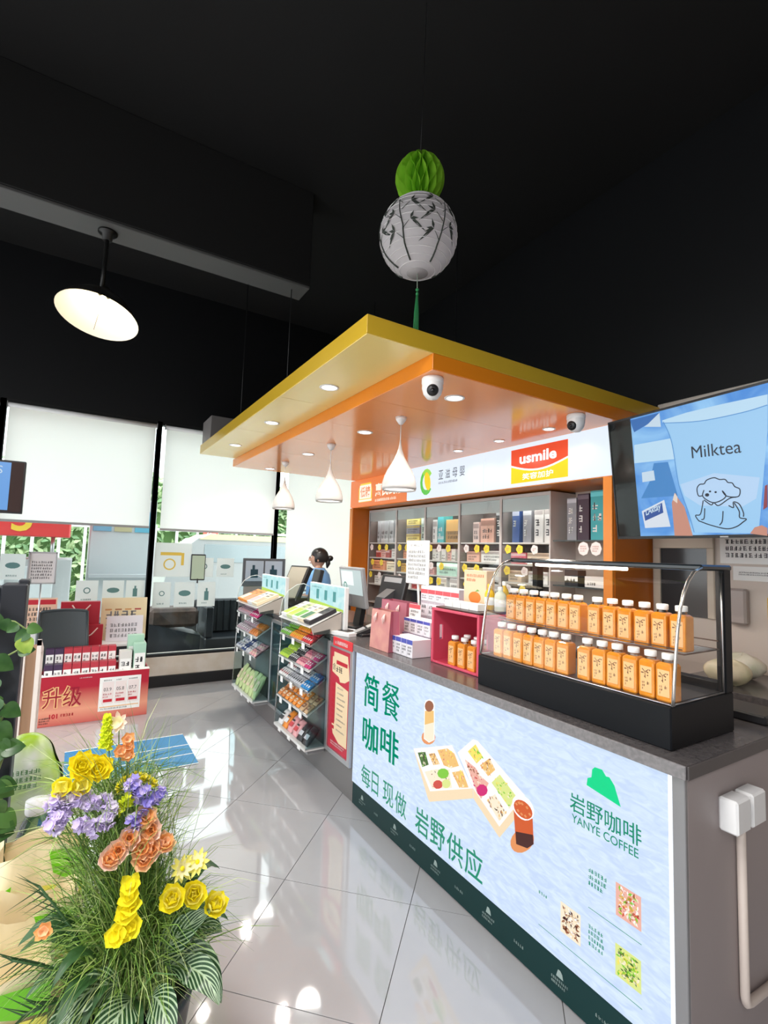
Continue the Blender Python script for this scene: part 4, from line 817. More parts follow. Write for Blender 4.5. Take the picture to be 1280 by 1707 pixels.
# flat packets on the top trays
def tray_packets(y0, y1, cols, which):
    n = len(cols); w = (y0-y1-.05)/n
    for i, (c1, c2) in enumerate(cols):
        M = Matrix.Rotation(R(-22), 4, 'Y'); yy = y0-.025-w*(i+.5)
        t = thing('snack_carton', '%s flat snack carton on the top tray of the %s rack, %s from left' % (c1, which_name(which), ORD[i]), 'carton', (1.41, yy, 1.026), 0, 'flat cartons on rack tops')
        b = MB(C_[c1]); b.M = M; b.box(.005, .225, -w*.46, w*.46, .002, .03, .002); b.build('carton', t, world=False)
        b = MB(C_[c2]); b.M = M; b.box(.02, .12, -w*.38, w*.38, .03, .0306); b.use(INK); scrawl(b, (.13, w*.36, .0309), NYD, XR, w*.7, .07, 2, seed=i); b.build('print', t, world=False)
rack(5.05, 4.38, [(.925, [('mauve', 'pink', 8), ('magenta', 'white', 5)], .11, .03, 22), (.765, [('mauve', 'white', 7), ('amber', 'orange', 4)], .10, .035, 24), (.585, [('silver', 'navy', 3), ('navy', 'white', 2), ('silver', 'white', 2), ('pink', 'cream', 3)], .11, .05, 40), (.21, [('pale', 'cream', 6)], .21, .06, 14)], 'snack rack at the far window end of the counter with pale green bags', 1, True)
tray_packets(5.05, 4.38, [('orange', 'cream'), ('orange', 'amber'), ('white', 'pink'), ('cream', 'tan')], 1)
rack(3.81, 3.195, [(.90, [('green', 'white', 6), ('orange', 'yellow', 7), ('red', 'white', 5)], .10, .03, 20), (.73, [('lime', 'green', 6), ('black', 'white', 5), ('pink', 'magenta', 5), ('magenta', 'white', 3)], .105, .03, 20), (.585, [('white', 'dkred', 5), ('silver', 'black', 8), ('blue', 'white', 4)], .10, .03, 20), (.43, [('amber', 'cream', 2), ('orange', 'cream', 4), ('tan', 'brown', 2)], .12, .055, 34), (.21, [('white', 'black', 1), ('orange', 'white', 1), ('pink', 'red', 2), ('black', 'silver', 2)], .13, .06, 26)], 'tall snack rack beside the red poster with bright packets', 2, False)
tray_packets(3.81, 3.195, [('white', 'lime'), ('pale', 'lime'), ('white', 'green'), ('cream', 'dkgreen'), ('black', 'silver')], 2)
# low glass cabinet between the racks
t = thing('low_glass_cabinet', 'low glass fronted cabinet between the two snack racks', 'cabinet', (1.52, 4.09, .17))
f = MB(ALU)
for y in (3.835, 4.355): f.box(1.535, 1.552, y-.012, y+.012, .17, .925, .002)
f.box(1.535, 1.552, 3.835, 4.355, .895, .925, .002); f.box(1.535, 1.552, 3.835, 4.355, .17, .2, .002); f.build('frame', t)
MB(mat('cabinet_back', (.45, .62, .62), .4)).box(1.5535, 1.557, 3.84, 4.35, .2, .9).build('back_panel', t)
MB(ACR).box(1.54, 1.543, 3.847, 4.343, .2, .895).build('pane', t)
m = MB(C_['orange']); r = random.Random(9)
for i in range(5): rect(m, (1.5528, 4.30-.085*i, .25+.1*(i % 2)), NYD, ZU, 0, .05, 0, .14, C_[['orange', 'pale', 'pink', 'cream', 'silver'][i]])
rect(m, (1.5528, 4.33, .72), NYD, ZU, 0, .4, 0, .015, C_['silver']); rect(m, (1.5528, 4.33, .5), NYD, ZU, 0, .45, 0, .012, C_['silver']); m.build('inside_print', t)
# ================================================================== WOMAN AT THE TILL
def person():
    bx, by = 2.43, 5.36; t = thing('person', 'woman with dark hair tied back in blue V-neck tunic behind the tills', 'person', (bx, by, 0), R(150))
    # local frame: +x is the way she faces
    SK = mat('skin', (.52, .30, .21), .5); HAIR = mat('hair_black', (.012, .010, .010), .35); BLU = mat('tunic_blue', (.20, .45, .85), .7); PANT = mat('trousers', (.03, .04, .08), .7); SHO = mat('shoe', (.02, .02, .02), .5)
    def skin(name, pts, edges, rad, m, sub=2):
        me = bpy.data.meshes.new(name); me.from_pydata(pts, edges, []); o = bpy.data.objects.new(name, me); COL.objects.link(o); o.parent = t
        md = o.modifiers.new('skin', 'SKIN'); 
        for i, r in enumerate(rad): me.skin_vertices[0].data[i].radius = r if isinstance(r, tuple) else (r, r)
        me.skin_vertices[0].data[0].use_root = True; s = o.modifiers.new('sub', 'SUBSURF'); s.levels = sub; s.render_levels = sub; md.use_smooth_shade = True
        me.materials.append(m); return o
    # one continuous body: pelvis, spine, neck, both legs and arms
    P = [(0, 0, .84), (0, 0, .98), (0, 0, 1.12), (-.005, 0, 1.25), (0, 0, 1.33), (.012, 0, 1.40),
         (0, .09, .78), (.01, .10, .45), (-.01, .10, .07), (.0, -.09, .78), (.01, -.10, .45), (-.01, -.10, .07),
         (-.01, .15, 1.27), (.02, .20, 1.03), (.2, .17, .99), (.27, .15, .99), (-.01, -.15, 1.27), (.02, -.20, 1.03), (.2, -.17, .99), (.27, -.15, .99)]
    Ed = [(0, 1), (1, 2), (2, 3), (3, 4), (4, 5), (0, 6), (6, 7), (7, 8), (0, 9), (9, 10), (10, 11), (3, 12), (12, 13), (13, 14), (14, 15), (3, 16), (16, 17), (17, 18), (18, 19)]
    Ra = [(.13, .11), (.12, .10), (.13, .11), (.10, .10), .048, .045, .085, .06, .042, .085, .06, .042, .058, .044, .034, .028, .058, .044, .034, .028]
    skin('body', P, Ed, Ra, SK)
    # tunic over the torso, V neck open at the front
    rings = []
    for z, rx, ry in ((.80, .155, .19), (.95, .145, .175), (1.08, .145, .18), (1.20, .14, .195), (1.27, .12, .20), (1.315, .085, .135), (1.345, .062, .075)):
        ring = []
        for i in range(24):
            a = 2*math.pi*i/24; zz = z
            if z > 1.25 and abs(((a+math.pi) % (2*math.pi))-math.pi) < .55: zz = z-(.10 if z > 1.33 else .06 if z > 1.3 else .02)*(1-abs(((a+math.pi) % (2*math.pi))-math.pi)/.55)
            ring.append((rx*math.cos(a)-.005, ry*math.sin(a), zz))
        rings.append(ring)
    b = MB(BLU); vs = [p for r in rings for p in r]; fs = [(k*24+i, k*24+(i+1) % 24, (k+1)*24+(i+1) % 24, (k+1)*24+i) for k in range(len(rings)-1) for i in range(24)]
    b.add(vs, fs, True); b.build('tunic', t, world=False)
    for s in (1, -1): MB(BLU).tube([(-.008, s*.13, 1.285), (.0, s*.185, 1.18), (.018, s*.20, 1.06), (.03, s*.203, 1.03)], [.07, .066, .06, .06], 14).build('sleeve', t, world=False)
    m = MB(mat('tunic_navy', (.02, .05, .16), .7)); m.tube([(.058, .07, 1.335), (.115, .03, 1.235), (.135, 0, 1.20)], .006, 6); m.tube([(.058, -.07, 1.335), (.115, -.03, 1.235), (.135, 0, 1.20)], .006, 6); m.build('neck_trim', t, world=False)
    for s in (1, -1):
        MB(PANT).tube([(0, s*.07, .86), (0, s*.095, .70), (.01, s*.10, .45), (-.01, s*.10, .08)], [.11, .10, .075, .068], 14).build('trouser_leg', t, world=False)
        MB(SHO).ball((.04, s*.10, .035), (.12, .045, .035), 14, 8).build('shoe', t, world=False)
        hd = MB(SK)
        hd.ball((.315, s*.145, .985), (.045, .036, .016), 12, 8)
        for k in range(4): hd.tube([(.345, s*.145+(k-1.5)*.017, .986), (.385-.006*abs(k-1.4), s*.145+(k-1.5)*.018, .983), (.405-.008*abs(k-1.4), s*.145+(k-1.5)*.018, .972)], [.0085, .008, .006], 6)
        hd.tube([(.30, s*.145-s*.03, .985), (.33, s*.145-s*.055, .982), (.355, s*.145-s*.06, .976)], [.010, .009, .007], 6); hd.build('hand', t, world=False)
    # head with face
    h = MB(SK); cz = 1.455
    def head(u, v):
        th = math.pi*v; ph = 2*math.pi*u; x, y, z = math.sin(th)*math.cos(ph), math.sin(th)*math.sin(ph), math.cos(th)
        rx, ry, rz = .092, .070, .112; jaw = max(0, -z)
        px = x*rx*(1-.18*jaw) + (.018*jaw if x > 0 else -.0); py = y*ry*(1-.32*jaw); pz = z*rz
        if x > .75: px += .006*math.exp(-((z+.1)/.25)**2)-.006*math.exp(-((z-.16)/.12)**2)
        return (px+.01, py, cz+pz)
    h.surf(head, 24, 18); hd = h.build('head', t, world=False)
    n = MB(SK).slab([(.100, .012, cz-.034), (.100, -.012, cz-.034), (.126, 0, cz-.030), ], (-.004, 0, .042)); n.build('nose', hd, world=False)
    for s in (1, -1):
        MB(SK).ball((.004, s*.072, cz-.01), (.018, .008, .028), 10, 8).build('ear', hd, world=False)
        MB(WHITE).ball((.089, s*.030, cz+.012), (.010, .012, .007), 10, 8).build('eye', hd, world=False); MB(HAIR).ball((.097, s*.030, cz+.012), (.004, .006, .006), 8, 6).build('pupil', hd, world=False); MB(HAIR).tube([(.096, s*.016, cz+.030), (.095, s*.032, cz+.034), (.086, s*.046, cz+.029)], .003, 5).build('eyebrow', hd, world=False)
    MB(mat('lips', (.45, .13, .11), .5)).tube([(.094, .02, cz-.058), (.105, .008, cz-.054), (.105, -.008, cz-.054), (.094, -.02, cz-.058)], [.003, .006, .006, .003], 6).build('mouth', hd, world=False)
    hr = MB(HAIR)
    def hair(u, v):
        ph = R(62)+(2*math.pi-R(124))*u; th = math.pi*.66*v; return (math.cos(ph)*math.sin(th)*.108-.002, math.sin(ph)*math.sin(th)*.082, cz+.012+math.cos(th)*.116)
    hr.surf(hair, 26, 12)
    hr.ball((-.002, 0, cz+.042), (.098, .078, .084), 20, 12); hr.build('hair', t, world=False)
    MB(HAIR).ball((-.128, 0, cz+.005), (.036, .034, .034), 14, 10).build('hair_bun', t, world=False); MB(HAIR).tube([(-.10, 0, cz-.01), (-.105, .005, cz-.06), (-.095, .01, cz-.11)], [.03, .028, .008], 8).build('hair_tail', t, world=False)
    g = MB(mat('glasses', (.15, .12, .12), .3, .6))
    for s in (1, -1):
        g.tube([(.108, s*.032+.022*math.cos(a), cz+.008+.016*math.sin(a)) for a in [i*math.pi/7 for i in range(15)]], .0018, 5); g.tube([(.106, s*.054, cz+.012), (.01, s*.074, cz+.014)], .0018, 5)
    g.tube([(.108, .01, cz+.012), (.108, -.01, cz+.012)], .0018, 5); g.build('glasses', t, world=False)
person()

# ================================================================== BACK SHELVING WITH LIT SIGN
t = thing('shelving_frame', 'orange framed shelving surround behind the counter', 'shelving', (3.2, 3.77, 0))
OF = mat('frame_orange', (.75, .24, .03), .3); OFD = mat('frame_orange_shaded', (.55, .15, .005), .35)  # second orange has the shade of the frame's side faces painted in
MB(OF).box(2.962, 3.53, 5.575, 5.645, 0, 2.10, .002).build('pillar', t); MB(OF).box(2.962, 3.53, 1.962, 2.028, 0, 2.10, .002).build('pillar', t)
MB(OFD).box(2.975, 3.53, 5.570, 5.575, 0, 2.10).build('pillar_shade_inside', t); MB(OFD).box(2.985, 3.53, 1.957, 1.962, 0, 2.10).build('pillar_shade_side', t)  # thin sheets that carry the shaded orange on the pillar sides
MB(OF).box(2.9855, 3.53, 1.962, 5.645, 2.10, 2.447, .002).build('sign_box', t)
MB(mat('shelf_backing', (.10, .085, .08), .6)).box(3.515, 3.53, 2.028, 5.57, 0, 2.10).build('backing', t)
MB(BEIGE).box(3.508, 3.515, 2.028, 2.655, 0, 2.10).build('niche_backing', t)
# lit sign panels
def sign(y0, y1, g, label, name='lit_sign'):
    t = thing(name, label, 'sign', (2.975, (y0+y1)/2, 2.10)); MB(g).box(2.963, 2.985, y1+.003, y0-.003, 2.108, 2.446, .002).build('light_panel', t); return t
SX = 2.9615
sw = glow('sign_white', (.78, .87, 1.0), 0.84); so = glow('sign_orange', (.80, .20, .05), .85)
t = sign(5.645, 4.36, so, 'orange lit sign panel with cream lettering at the far end')
g1 = glow('sign_cream', (.95, .85, .72), .9); g2 = glow('sign_yellow', (.95, .62, .05), .9)
m = MB(g2).slab([(SX, 5.42, 2.16), (SX, 5.10, 2.16), (SX, 5.10, 2.30), (SX, 5.13, 2.39), (SX, 5.38, 2.39), (SX, 5.42, 2.33)], (-.001, 0, 0)); rect(m, (SX-.0015, 5.40, 2.2), NYD, ZU, 0, .28, 0, .17, g1); rect(m, (SX-.0015, 5.42, 2.165), NYD, ZU, 0, .32, 0, .025, g1); m.use(so).text('低糖', (SX-.002, 5.38, 2.22), NYD, ZU, w=.24, h=.13, bold=.01); m.build('badge', t)
m = MB(g1).text('惠民药房', (SX-.001, 5.02, 2.20), NYD, ZU, w=.60, h=.16, bold=.03); scrawl(m, (SX-.001, 5.02, 2.135), NYD, ZU, .5, .05, 1, seed=2); m.build('lettering', t)
t = sign(4.36, 3.18, sw, 'white lit sign panel with green and yellow corn logo')
gg = glow('sign_green', (.12, .60, .08), .8); gy = glow('sign_gold', (.90, .66, .02), .85); gd = glow('sign_grey', (.16, .18, .22), .6)
m = MB(gg); pts = []
cyy, czz = 4.01, 2.275
for i in range(13): a = R(35+i*24); pts.append((a, cyy-.105*math.cos(a), czz+.135*math.sin(a)))
for (a, y, z), (b_, y2, z2) in zip(pts, pts[1:]):
    k1 = .62; m.use(gg if a > R(110) else glow('sign_lime', (.35, .75, .08), .8)).quad((SX, y, z), (SX, y2, z2), (SX, cyy+(y2-cyy)*k1, czz+(z2-czz)*k1), (SX, cyy+(y-cyy)*k1, czz+(z-czz)*k1))
m.use(gy).poly([(SX-.0005, cyy-.02+.05*math.cos(a)+.02*math.sin(a), czz+.005+.095*math.sin(a)) for a in [i*.42 for i in range(15)]]); m.build('corn_logo', t)
m = MB(gd); 
for i, ch in enumerate('亚滋母婴'): m.text(ch, (SX, 3.81-i*.105, 2.275), NYD, ZU, w=.07, h=.09, bold=.005)
scrawl(m, (SX, 3.81, 2.225), NYD, ZU, .39, .034, 1, seed=9); m.build('lettering', t)
t = sign(3.18, 1.968, sw, 'white lit sign panel with red and yellow square logo by the television')
gr_ = glow('sign_red', (.80, .07, .02), .85); gy2 = glow('sign_amber', (.95, .60, .0), .9)
m = MB(gy2); rect(m, (SX, 2.855, 2.135), NYD, ZU, 0, .55, 0, .275)
q = [(SX-.0006, 2.855-.55*i/12, 2.28-.055*math.sin(math.pi*i/12)) for i in range(13)]
m.use(gr_).poly(q+[(SX-.0006, 2.305, 2.41), (SX-.0006, 2.855, 2.41)])
for i in range(12): a, b_ = Vector(q[i]), Vector(q[i+1]); m.use(glow('sign_pure', (1, 1, 1), 1.0)).quad(a-XR*.0004-ZU*.008, b_-XR*.0004-ZU*.008, b_-XR*.0004+ZU*.006, a-XR*.0004+ZU*.006)
m.text('usmile', (SX-.0012, 2.765, 2.285), NYD, ZU, w=.36, h=.085, bold=.03); m.text('笑容加护', (SX-.0012, 2.735, 2.155), NYD, ZU, w=.30, h=.052, bold=.012); m.build('square_logo', t)

# glass cabinets
DV = [5.555, 4.91, 4.34, 3.77, 3.205, 2.655]
CW = mat('cabinet_white', (.60, .56, .54), .4); CD = mat('cabinet_inner', (.10, .082, .078), .5); SHF = mat('cabinet_shelf', (.62, .60, .58), .4)
CG = glass('cabinet_glass', (.97, .98, .98), .08)
LEV = [1.672, 1.487, 1.33, 1.155, .93]
BAY = ['leftmost', 'second', 'middle', 'fourth', 'rightmost']
YT = hue('tag_yellow', (.85, .68, .06)); WTg = hue('tag_white', (.82, .76, .74)); TI = hue('tag_ink', (.5, .25, .2))
shop = {  # bay -> level -> list of (width fraction start, width, height, colour, pattern, depth)
 0: [[('grey', .16, .11, .30, 'grey_box', 0), ('grey', .28, .16, .30, 'grey_box', 0), ('grey', .45, .16, .30, 'grey_box', 0), ('grey', .62, .16, .30, 'grey_box', 0), ('grey', .79, .16, .30, 'grey_box', 0)], [('dark red', .1, .2, .09, 'dkred', 1), ('pink', .3, .22, .10, 'pk', 1), ('dark red', .53, .15, .09, 'dkred', 1), ('white', .7, .28, .11, 'wh', 1)], [('orange', .02, .5, .12, 'og', 1), ('cream', .58, .34, .11, 'cr', 1)], [('white', .1, .25, .10, 'wh', 1), ('white', .4, .25, .1, 'wh', 1), ('white', .68, .28, .1, 'wh', 1)]],
 1: [[('yellow', .2, .5, .10, 'yl', 1), ('green grey', .74, .25, .30, 'gg', 1)], [('orange', .08, .22, .10, 'og', 1), ('orange', .32, .2, .1, 'dkred', 1)], [('amber', .06, .2, .10, 'am', 1), ('cream', .3, .16, .09, 'cr', 1)], [('white', .08, .14, .11, 'wh', 1), ('white', .26, .14, .11, 'wh', 1), ('orange red', .46, .16, .07, 'dkred', 1), ('orange red', .66, .16, .07, 'og', 1)]],
 2: [[('white', .08, .14, .25, 'wh', 1), ('teal', .24, .2, .34, 'tl', 0), ('orange and white', .50, .48, .24, 'ow', 2)], [('white', .06, .12, .12, 'wh', 0), ('white', .22, .12, .12, 'wh', 1), ('white', .38, .12, .12, 'wh', 0), ('white', .54, .12, .12, 'pk', 1), ('white', .70, .12, .12, 'wh', 0), ('white', .86, .11, .12, 'wh', 1)], [('salmon', .04, .14, .08, 'pk', 1), ('pale mint', .26, .72, .135, 'mt', 1)], [('white', .24, .32, .155, 'wh', 1), ('white', .62, .32, .155, 'wh', 1)]],
 3: [[('pale pink', .22, .16, .20, 'lp', 1), ('salmon', .42, .34, .23, 'sa', 1), ('black', .80, .15, .36, 'bk', 1)], [('salmon', .04, .34, .10, 'sa', 1), ('white', .42, .54, .11, 'wh', 1)], [('cream', .04, .4, .1, 'cr', 1), ('white', .5, .45, .11, 'wh', 1)], [('cream', .1, .3, .12, 'cr', 1), ('white', .5, .45, .14, 'wh', 1)]],
 4: [[('dark blue', .12, .16, .34, 'bl', 1), ('silver black', .36, .18, .34, 'sb', 1), ('white', .60, .18, .34, 'wg', 1), ('white', .79, .19, .34, 'wg', 1)], [('red', .08, .34, .10, 'rd', 1), ('tan', .44, .5, .10, 'tn', 1)], [('tan', .06, .3, .1, 'tn', 1), ('white', .5, .4, .1, 'wh', 1)], [('white', .1, .3, .1, 'wh', 1), ('cream', .5, .4, .1, 'cr', 1)]],
}
SC = dict(grey_box=(.45, .46, .48), dkred=(.45, .06, .05), pk=(.72, .40, .36), wh=(.74, .72, .70), og=(.72, .30, .16), cr=(.78, .68, .48), yl=(.80, .66, .22), gg=(.42, .55, .48), am=(.65, .38, .08), tl=(.06, .42, .46), ow=(.85, .50, .14), mt=(.45, .66, .56), lp=(.80, .62, .58), sa=(.78, .46, .36), bk=(.02, .02, .025), bl=(.04, .10, .32), sb=(.30, .30, .33), wg=(.76, .74, .72), rd=(.58, .08, .12), tn=(.68, .52, .38), bp=(.06, .03, .05))
for b_ in range(5):
    y0, y1 = DV[b_], DV[b_+1]
    t = thing('glass_cabinet', 'white framed glass shelf cabinet, %s of the five under the lit sign' % BAY[b_], 'cabinet', (3.35, (y0+y1)/2, 0), group='glass shelf cabinets')
    for y in (y0-.0125, y1+.0005):
        MB(CW if (b_ == 4 and y < 3) else mat('cabinet_side', (.20, .17, .16), .5)).box(3.204, 3.512, y, y+.012, 0, 2.085, .001).build('side_panel', t); MB(CW).box(3.198, 3.204, y-.001, y+.0125, 0, 2.085, .001).build('front_edge', t)
    MB(CW).box(3.20, 3.512, y1+.012, y0-.012, 2.055, 2.085, .002).build('top_panel', t); MB(CD).box(3.505, 3.513, y1+.012, y0-.012, .02, 2.06).build('back_panel', t)
    MB(CW).box(3.21, 3.5, y1+.012, y0-.012, 0, .85, .002).build('lower_door', t)
    MB(CG).box(3.203, 3.207, y1+.014, y0-.014, .9, 2.05).build('glass_door', t)
    for z in LEV: MB(SHF).box(3.215, 3.505, y1+.012, y0-.012, z-.014, z, .001).build('shelf', t)
    MB(mat('cabinet_rail', (.55, .62, .62), .3)).box(3.21, 3.22, y1+.012, y0-.012, 1.94, 2.055).build('light_rail', t)
    light('cabinet_strip_light', 'AREA', (3.235, (y0+y1)/2, 2.04), 1.2, (1, .96, .9), .02, (0, R(-25), 0), sy=.5)
    for q_ in LEV[:3]: light('cabinet_strip_light', 'AREA', (3.225, (y0+y1)/2, q_-.02), .18, (1, .96, .9), .012, (0, R(-15), 0), sy=.5)
    w = (y0-y1)-.03
    for lv, items in enumerate(shop[b_]):
        cnt = {}
        for (cn, fs_, fw_, hh, key, pat) in items:
            cnt[cn] = cnt.get(cn, 0)+1
            c = SC[key]; body = mat('stock_'+key, c, .45); sec = mat('stock2_'+key, (min(c[0]*.5+.4, .85), min(c[1]*.5+.4, .85), min(c[2]*.5+.4, .85)) if c[0] < .6 else (c[0]*.55, c[1]*.5, c[2]*.5), .45)
            art = art_band(sec, None, INK if c[0] > .3 else PAPER, (.7, .92) if pat == 1 else (.0, .5) if pat == 2 else (.1, .2), 2, len(cn)+lv)
            reps = 3 if key == 'yl' else 1
            for q in range(reps):
                pbox('stock_box', 'box', '%s %s carton from left on %s shelf of %s cabinet%s' % (ORD[cnt[cn]-1], cn, ['top', 'second', 'third', 'fourth'][lv], BAY[b_], (', %s in its pile' % ['lowest', 'middle', 'uppermost'][q]) if reps > 1 else ''), 3.255+.01*((cnt[cn]+lv) % 3), y0-.015-w*fs_, LEV[lv]+.0005+q*hh, .12, w*fw_*.97, hh*.985, body if q != 1 else mat('stock_slate', (.28, .28, .34), .5), art, 'cartons in the glass cabinets')
    # shelf talkers hung on the shelf edges
    tr = random.Random(b_+3)
    for lv in range(3):
        for q in range(2 if lv else 3):
            yy = y0-.08-(w-.1)*(q+tr.uniform(0, .3))/(2.4 if lv else 3); c = YT if (q+lv+b_) % 3 else WTg
            tg = MB(c).slab([(3.199, yy+.036*math.cos(a)*(1+.1*math.cos(5*a)), LEV[lv]-.060+.038*math.sin(a)*(1+.1*math.cos(5*a))) for a in [i*2*math.pi/20 for i in range(20)]], (.002, 0, 0)).build('shelf_talker', t)
            m = MB(TI); scrawl(m, (3.1985, yy+.018, LEV[lv]-.075), NYD, ZU, .036, .03, 2, seed=q); m.build('talker_print', tg)
# corner niche right of the cabinets
t = thing('corner_niche_shelves', 'open corner niche with glass shelves beside the orange pillar', 'shelves', (3.3, 2.33, 0))
for z in (1.69, 1.34, 1.05): MB(glass('shelf_glass', (.75, .85, .82), 1.0)).box(3.22, 3.505, 2.03, 2.642, z-.008, z).build('shelf', t); MB(mat('shelf_edge', (.05, .06, .06), .3)).box(3.212, 3.22, 2.03, 2.642, z-.010, z).build('shelf_edge', t)
for i, (c, n_, y, w, h) in enumerate((('sb', 'grey', 2.545, .085, .33), ('bp', 'dark plum', 2.45, .10, .355), ('tl', 'turquoise', 2.335, .11, .37), ('og', 'orange', 2.21, .10, .36))):
    pbox('tall_carton', 'box', 'tall %s carton on the niche shelf by the orange pillar' % n_, 3.26, y, 1.6905, .10, w, h, mat('stock_'+c, SC[c], .45), art_band(mat('stock3_'+c, tuple(min(1, v*1.6+.08) for v in SC[c]), .5), None, PAPER, (.88, .97), 3, i), 'tall cartons in the niche')
for i, (c, n_, y, w, h) in enumerate((('rd', 'red', 2.20, .15, .08), ('wh', 'white', 2.38, .16, .08), ('bk', 'black', 2.56, .12, .12))):
    pbox('flat_carton', 'box', 'flat %s carton on the lower niche shelf' % n_, 3.25, y, 1.3405, .10, w, h, mat('stock_'+c, SC[c], .45), art_band(PAPER, None, INK, (.3, .6), 1, i), 'flat cartons in the niche')
for i, (y, c) in enumerate(((2.36, WTg), (2.255, WTg), (2.15, YT))):
    t2 = thing('shelf_sticker', '%s round price sticker hanging under the niche shelf, %s from left' % ('yellow' if c is YT else 'pale pink', ORD[i]), 'sticker', (3.21, y, 1.60)); MB(c).slab([(3.208, y+.045*math.cos(a)*(1+.06*math.cos(8*a)), 1.625+.05*math.sin(a)*(1+.06*math.cos(8*a))) for a in [k*2*math.pi/24 for k in range(24)]], (.002, 0, 0)).build('card', t2); m = MB(TI); scrawl(m, (3.2075, y+.028, 1.60), NYD, ZU, .056, .05, 3, seed=i); m.build('card_print', t2)
pbox('black_carton', 'box', 'black hexagonal looking carton under the niche price stickers', 3.30, 2.235, 1.3405, .08, .10, .17, BLACK, lambda m, o, ux, uy, w, h: scrawl(m, o+ux*.03+uy*.08, ux, uy, .05, .02, 1, PAPER, seed=1))

# ================================================================== RIGHT WALL AND TELEVISION
yaw, tl_ = R(6.5), R(6.5)
TU = Vector((-math.sin(yaw), -math.cos(yaw), 0)); nh = Vector((-math.cos(yaw), math.sin(yaw), 0)); TV_ = ZU*math.cos(tl_)+nh*math.sin(tl_); TN = TU.cross(TV_)
T0 = Vector((2.80, 1.816, 1.682))
t = thing('television', 'large wall television showing a milk tea cup, beside the canopy', 'television', T0)
def TP(u, v, k=0): return T0+TU*u+TV_*v+TN*(.0005+.0004*k)
def tbox(mb, u0, u1, v0, v1, n0, n1):
    q = [T0+TU*a+TV_*b for a, b in ((u0, v0), (u1, v0), (u1, v1), (u0, v1))]; mb.slab([p+TN*n0 for p in q], TN*(n1-n0)); return mb
tbox(MB(BLACK), 0, 1.25, 0, .708, -.045, 0).build('housing', t)
b = MB(mat('tv_bezel', (.02, .02, .022), .2)); tbox(b, 0, 1.25, -.006, .010, -.045, .004); tbox(b, 0, 1.25, .698, .710, -.045, .004); tbox(b, 0, .008, 0, .708, -.045, .004); tbox(b, 1.242, 1.25, 0, .708, -.045, .004); b.build('bezel', t)
tbox(MB(mat('tv_glass_dark', (.006, .008, .008), .08)), .008, .155, .01, .698, 0, .0005).build('dark_margin', t)
def G(n, c, s=.66): return glow('tv_'+n, c, s)
scr = tbox(MB(glow('tv_screen', (.06, .27, .74), .72, ((1.5, 2.2, 3.5), (.34, .66, .98)))), .155, 1.242, .01, .698, 0, .0006).build('screen', t)
def tp(m, key, c, k): m.use(c).poly([TP(u, v, k) for u, v in TVART[key]])
m = MB(G('deep', (.03, .16, .5)))
tp(m, 'bright', G('sky', (.55, .80, 1.0)), 2); tp(m, 'dark', G('mid', (.05, .25, .62)), 3); tp(m, 'topleft', G('deep', (.03, .16, .5)), 3); tp(m, 'topcorner', G('cloud', (.62, .78, .92)), 4); tp(m, 'white1', G('cloud', (.62, .78, .92)), 5)
m.use(G('cup', (.36, .66, .98))).poly([TP(u, v, 6) for u, v in TVART['rim']]+[TP(u, v, 6) for u, v in TVART['cupR']]+[TP(u, v, 6) for u, v in reversed(TVART['cupL'])])
tp(m, 'milk', G('milk', (.50, .72, 1.0)), 7)
m.use(G('lid', (.55, .80, 1.0))).poly([TP(u, v, 7) for u, v in TVART['rim']]+[TP(u, v, 7) for u, v in reversed(TVART['rim2'])])
tp(m, 'box', G('boxp', (.75, .82, .92)), 8); tp(m, 'boxtxt', G('boxb', (.02, .08, .35)), 9)
tp(m, 'finger1', G('finger', (.62, .28, .20)), 10); tp(m, 'nail', G('nail', (.85, .72, .62)), 11); tp(m, 'finger2', G('finger', (.62, .28, .20)), 10); tp(m, 'redR', G('redr', (.3, .03, .04)), 10)
m.build('picture', scr)
m = MB(G('line', (.004, .008, .03), .5))
def stroke(pts, w=.0022, closed=False):
    # smooth polyline ribbon
    P_ = [Vector((u, v)) for u, v in pts]; S_ = []
    for i in range(len(P_)-1):
        p0, p1, p2, p3 = P_[max(i-1, 0)], P_[i], P_[i+1], P_[min(i+2, len(P_)-1)]
        for k in range(5):
            f = k/5; S_.append(.5*((2*p1)+(-p0+p2)*f+(2*p0-5*p1+4*p2-p3)*f*f+(-p0+3*p1-3*p2+p3)*f**3))
    S_.append(P_[-1]); L = []
    for i, p in enumerate(S_):
        d = S_[min(i+1, len(S_)-1)]-S_[max(i-1, 0)]; d = d.normalized() if d.length > 1e-9 else Vector((1, 0)); L.append((p, Vector((-d.y, d.x))*w))
    for (a, na), (c, nc) in zip(L, L[1:]): m.quad(TP(*(a-na), 14), TP(*(c-nc), 14), TP(*(c+nc), 14), TP(*(a+na), 14))
m.text('Milktea', TP(.498, .410, 14), (TU-TV_*.04).normalized(), TV_, w=.238, h=.062)
m.build('cup_lettering', scr); m = MB(G('line', (.004, .008, .03), .5))
for key in ('dog_head', 'dog_body', 'dog_leg', 'dog_leg2', 'collar', 'dog_tail'): stroke(TVART[key], .0026)
for u, v, r_ in ((.573, .23, .005), (.60, .224, .005), (.557, .214, .009)): m.poly([TP(u+r_*1.2*math.cos(a), v+r_*math.sin(a), 14) for a in [i*.63 for i in range(10)]])
m.build('dog_drawing', scr); m = MB(G('lipline', (.08, .3, .7))); stroke(TVART['rim2'], .002); stroke(TVART['cupL'], .002)
m.build('cup_outline', scr); m = MB(G('cloud', (.62, .78, .92))).text('LAktay', TP(.205, .115, 12), (TU+TV_*.35).normalized(), TV_, w=.10, h=.05, bold=.02)
m.build('box_lettering', scr)
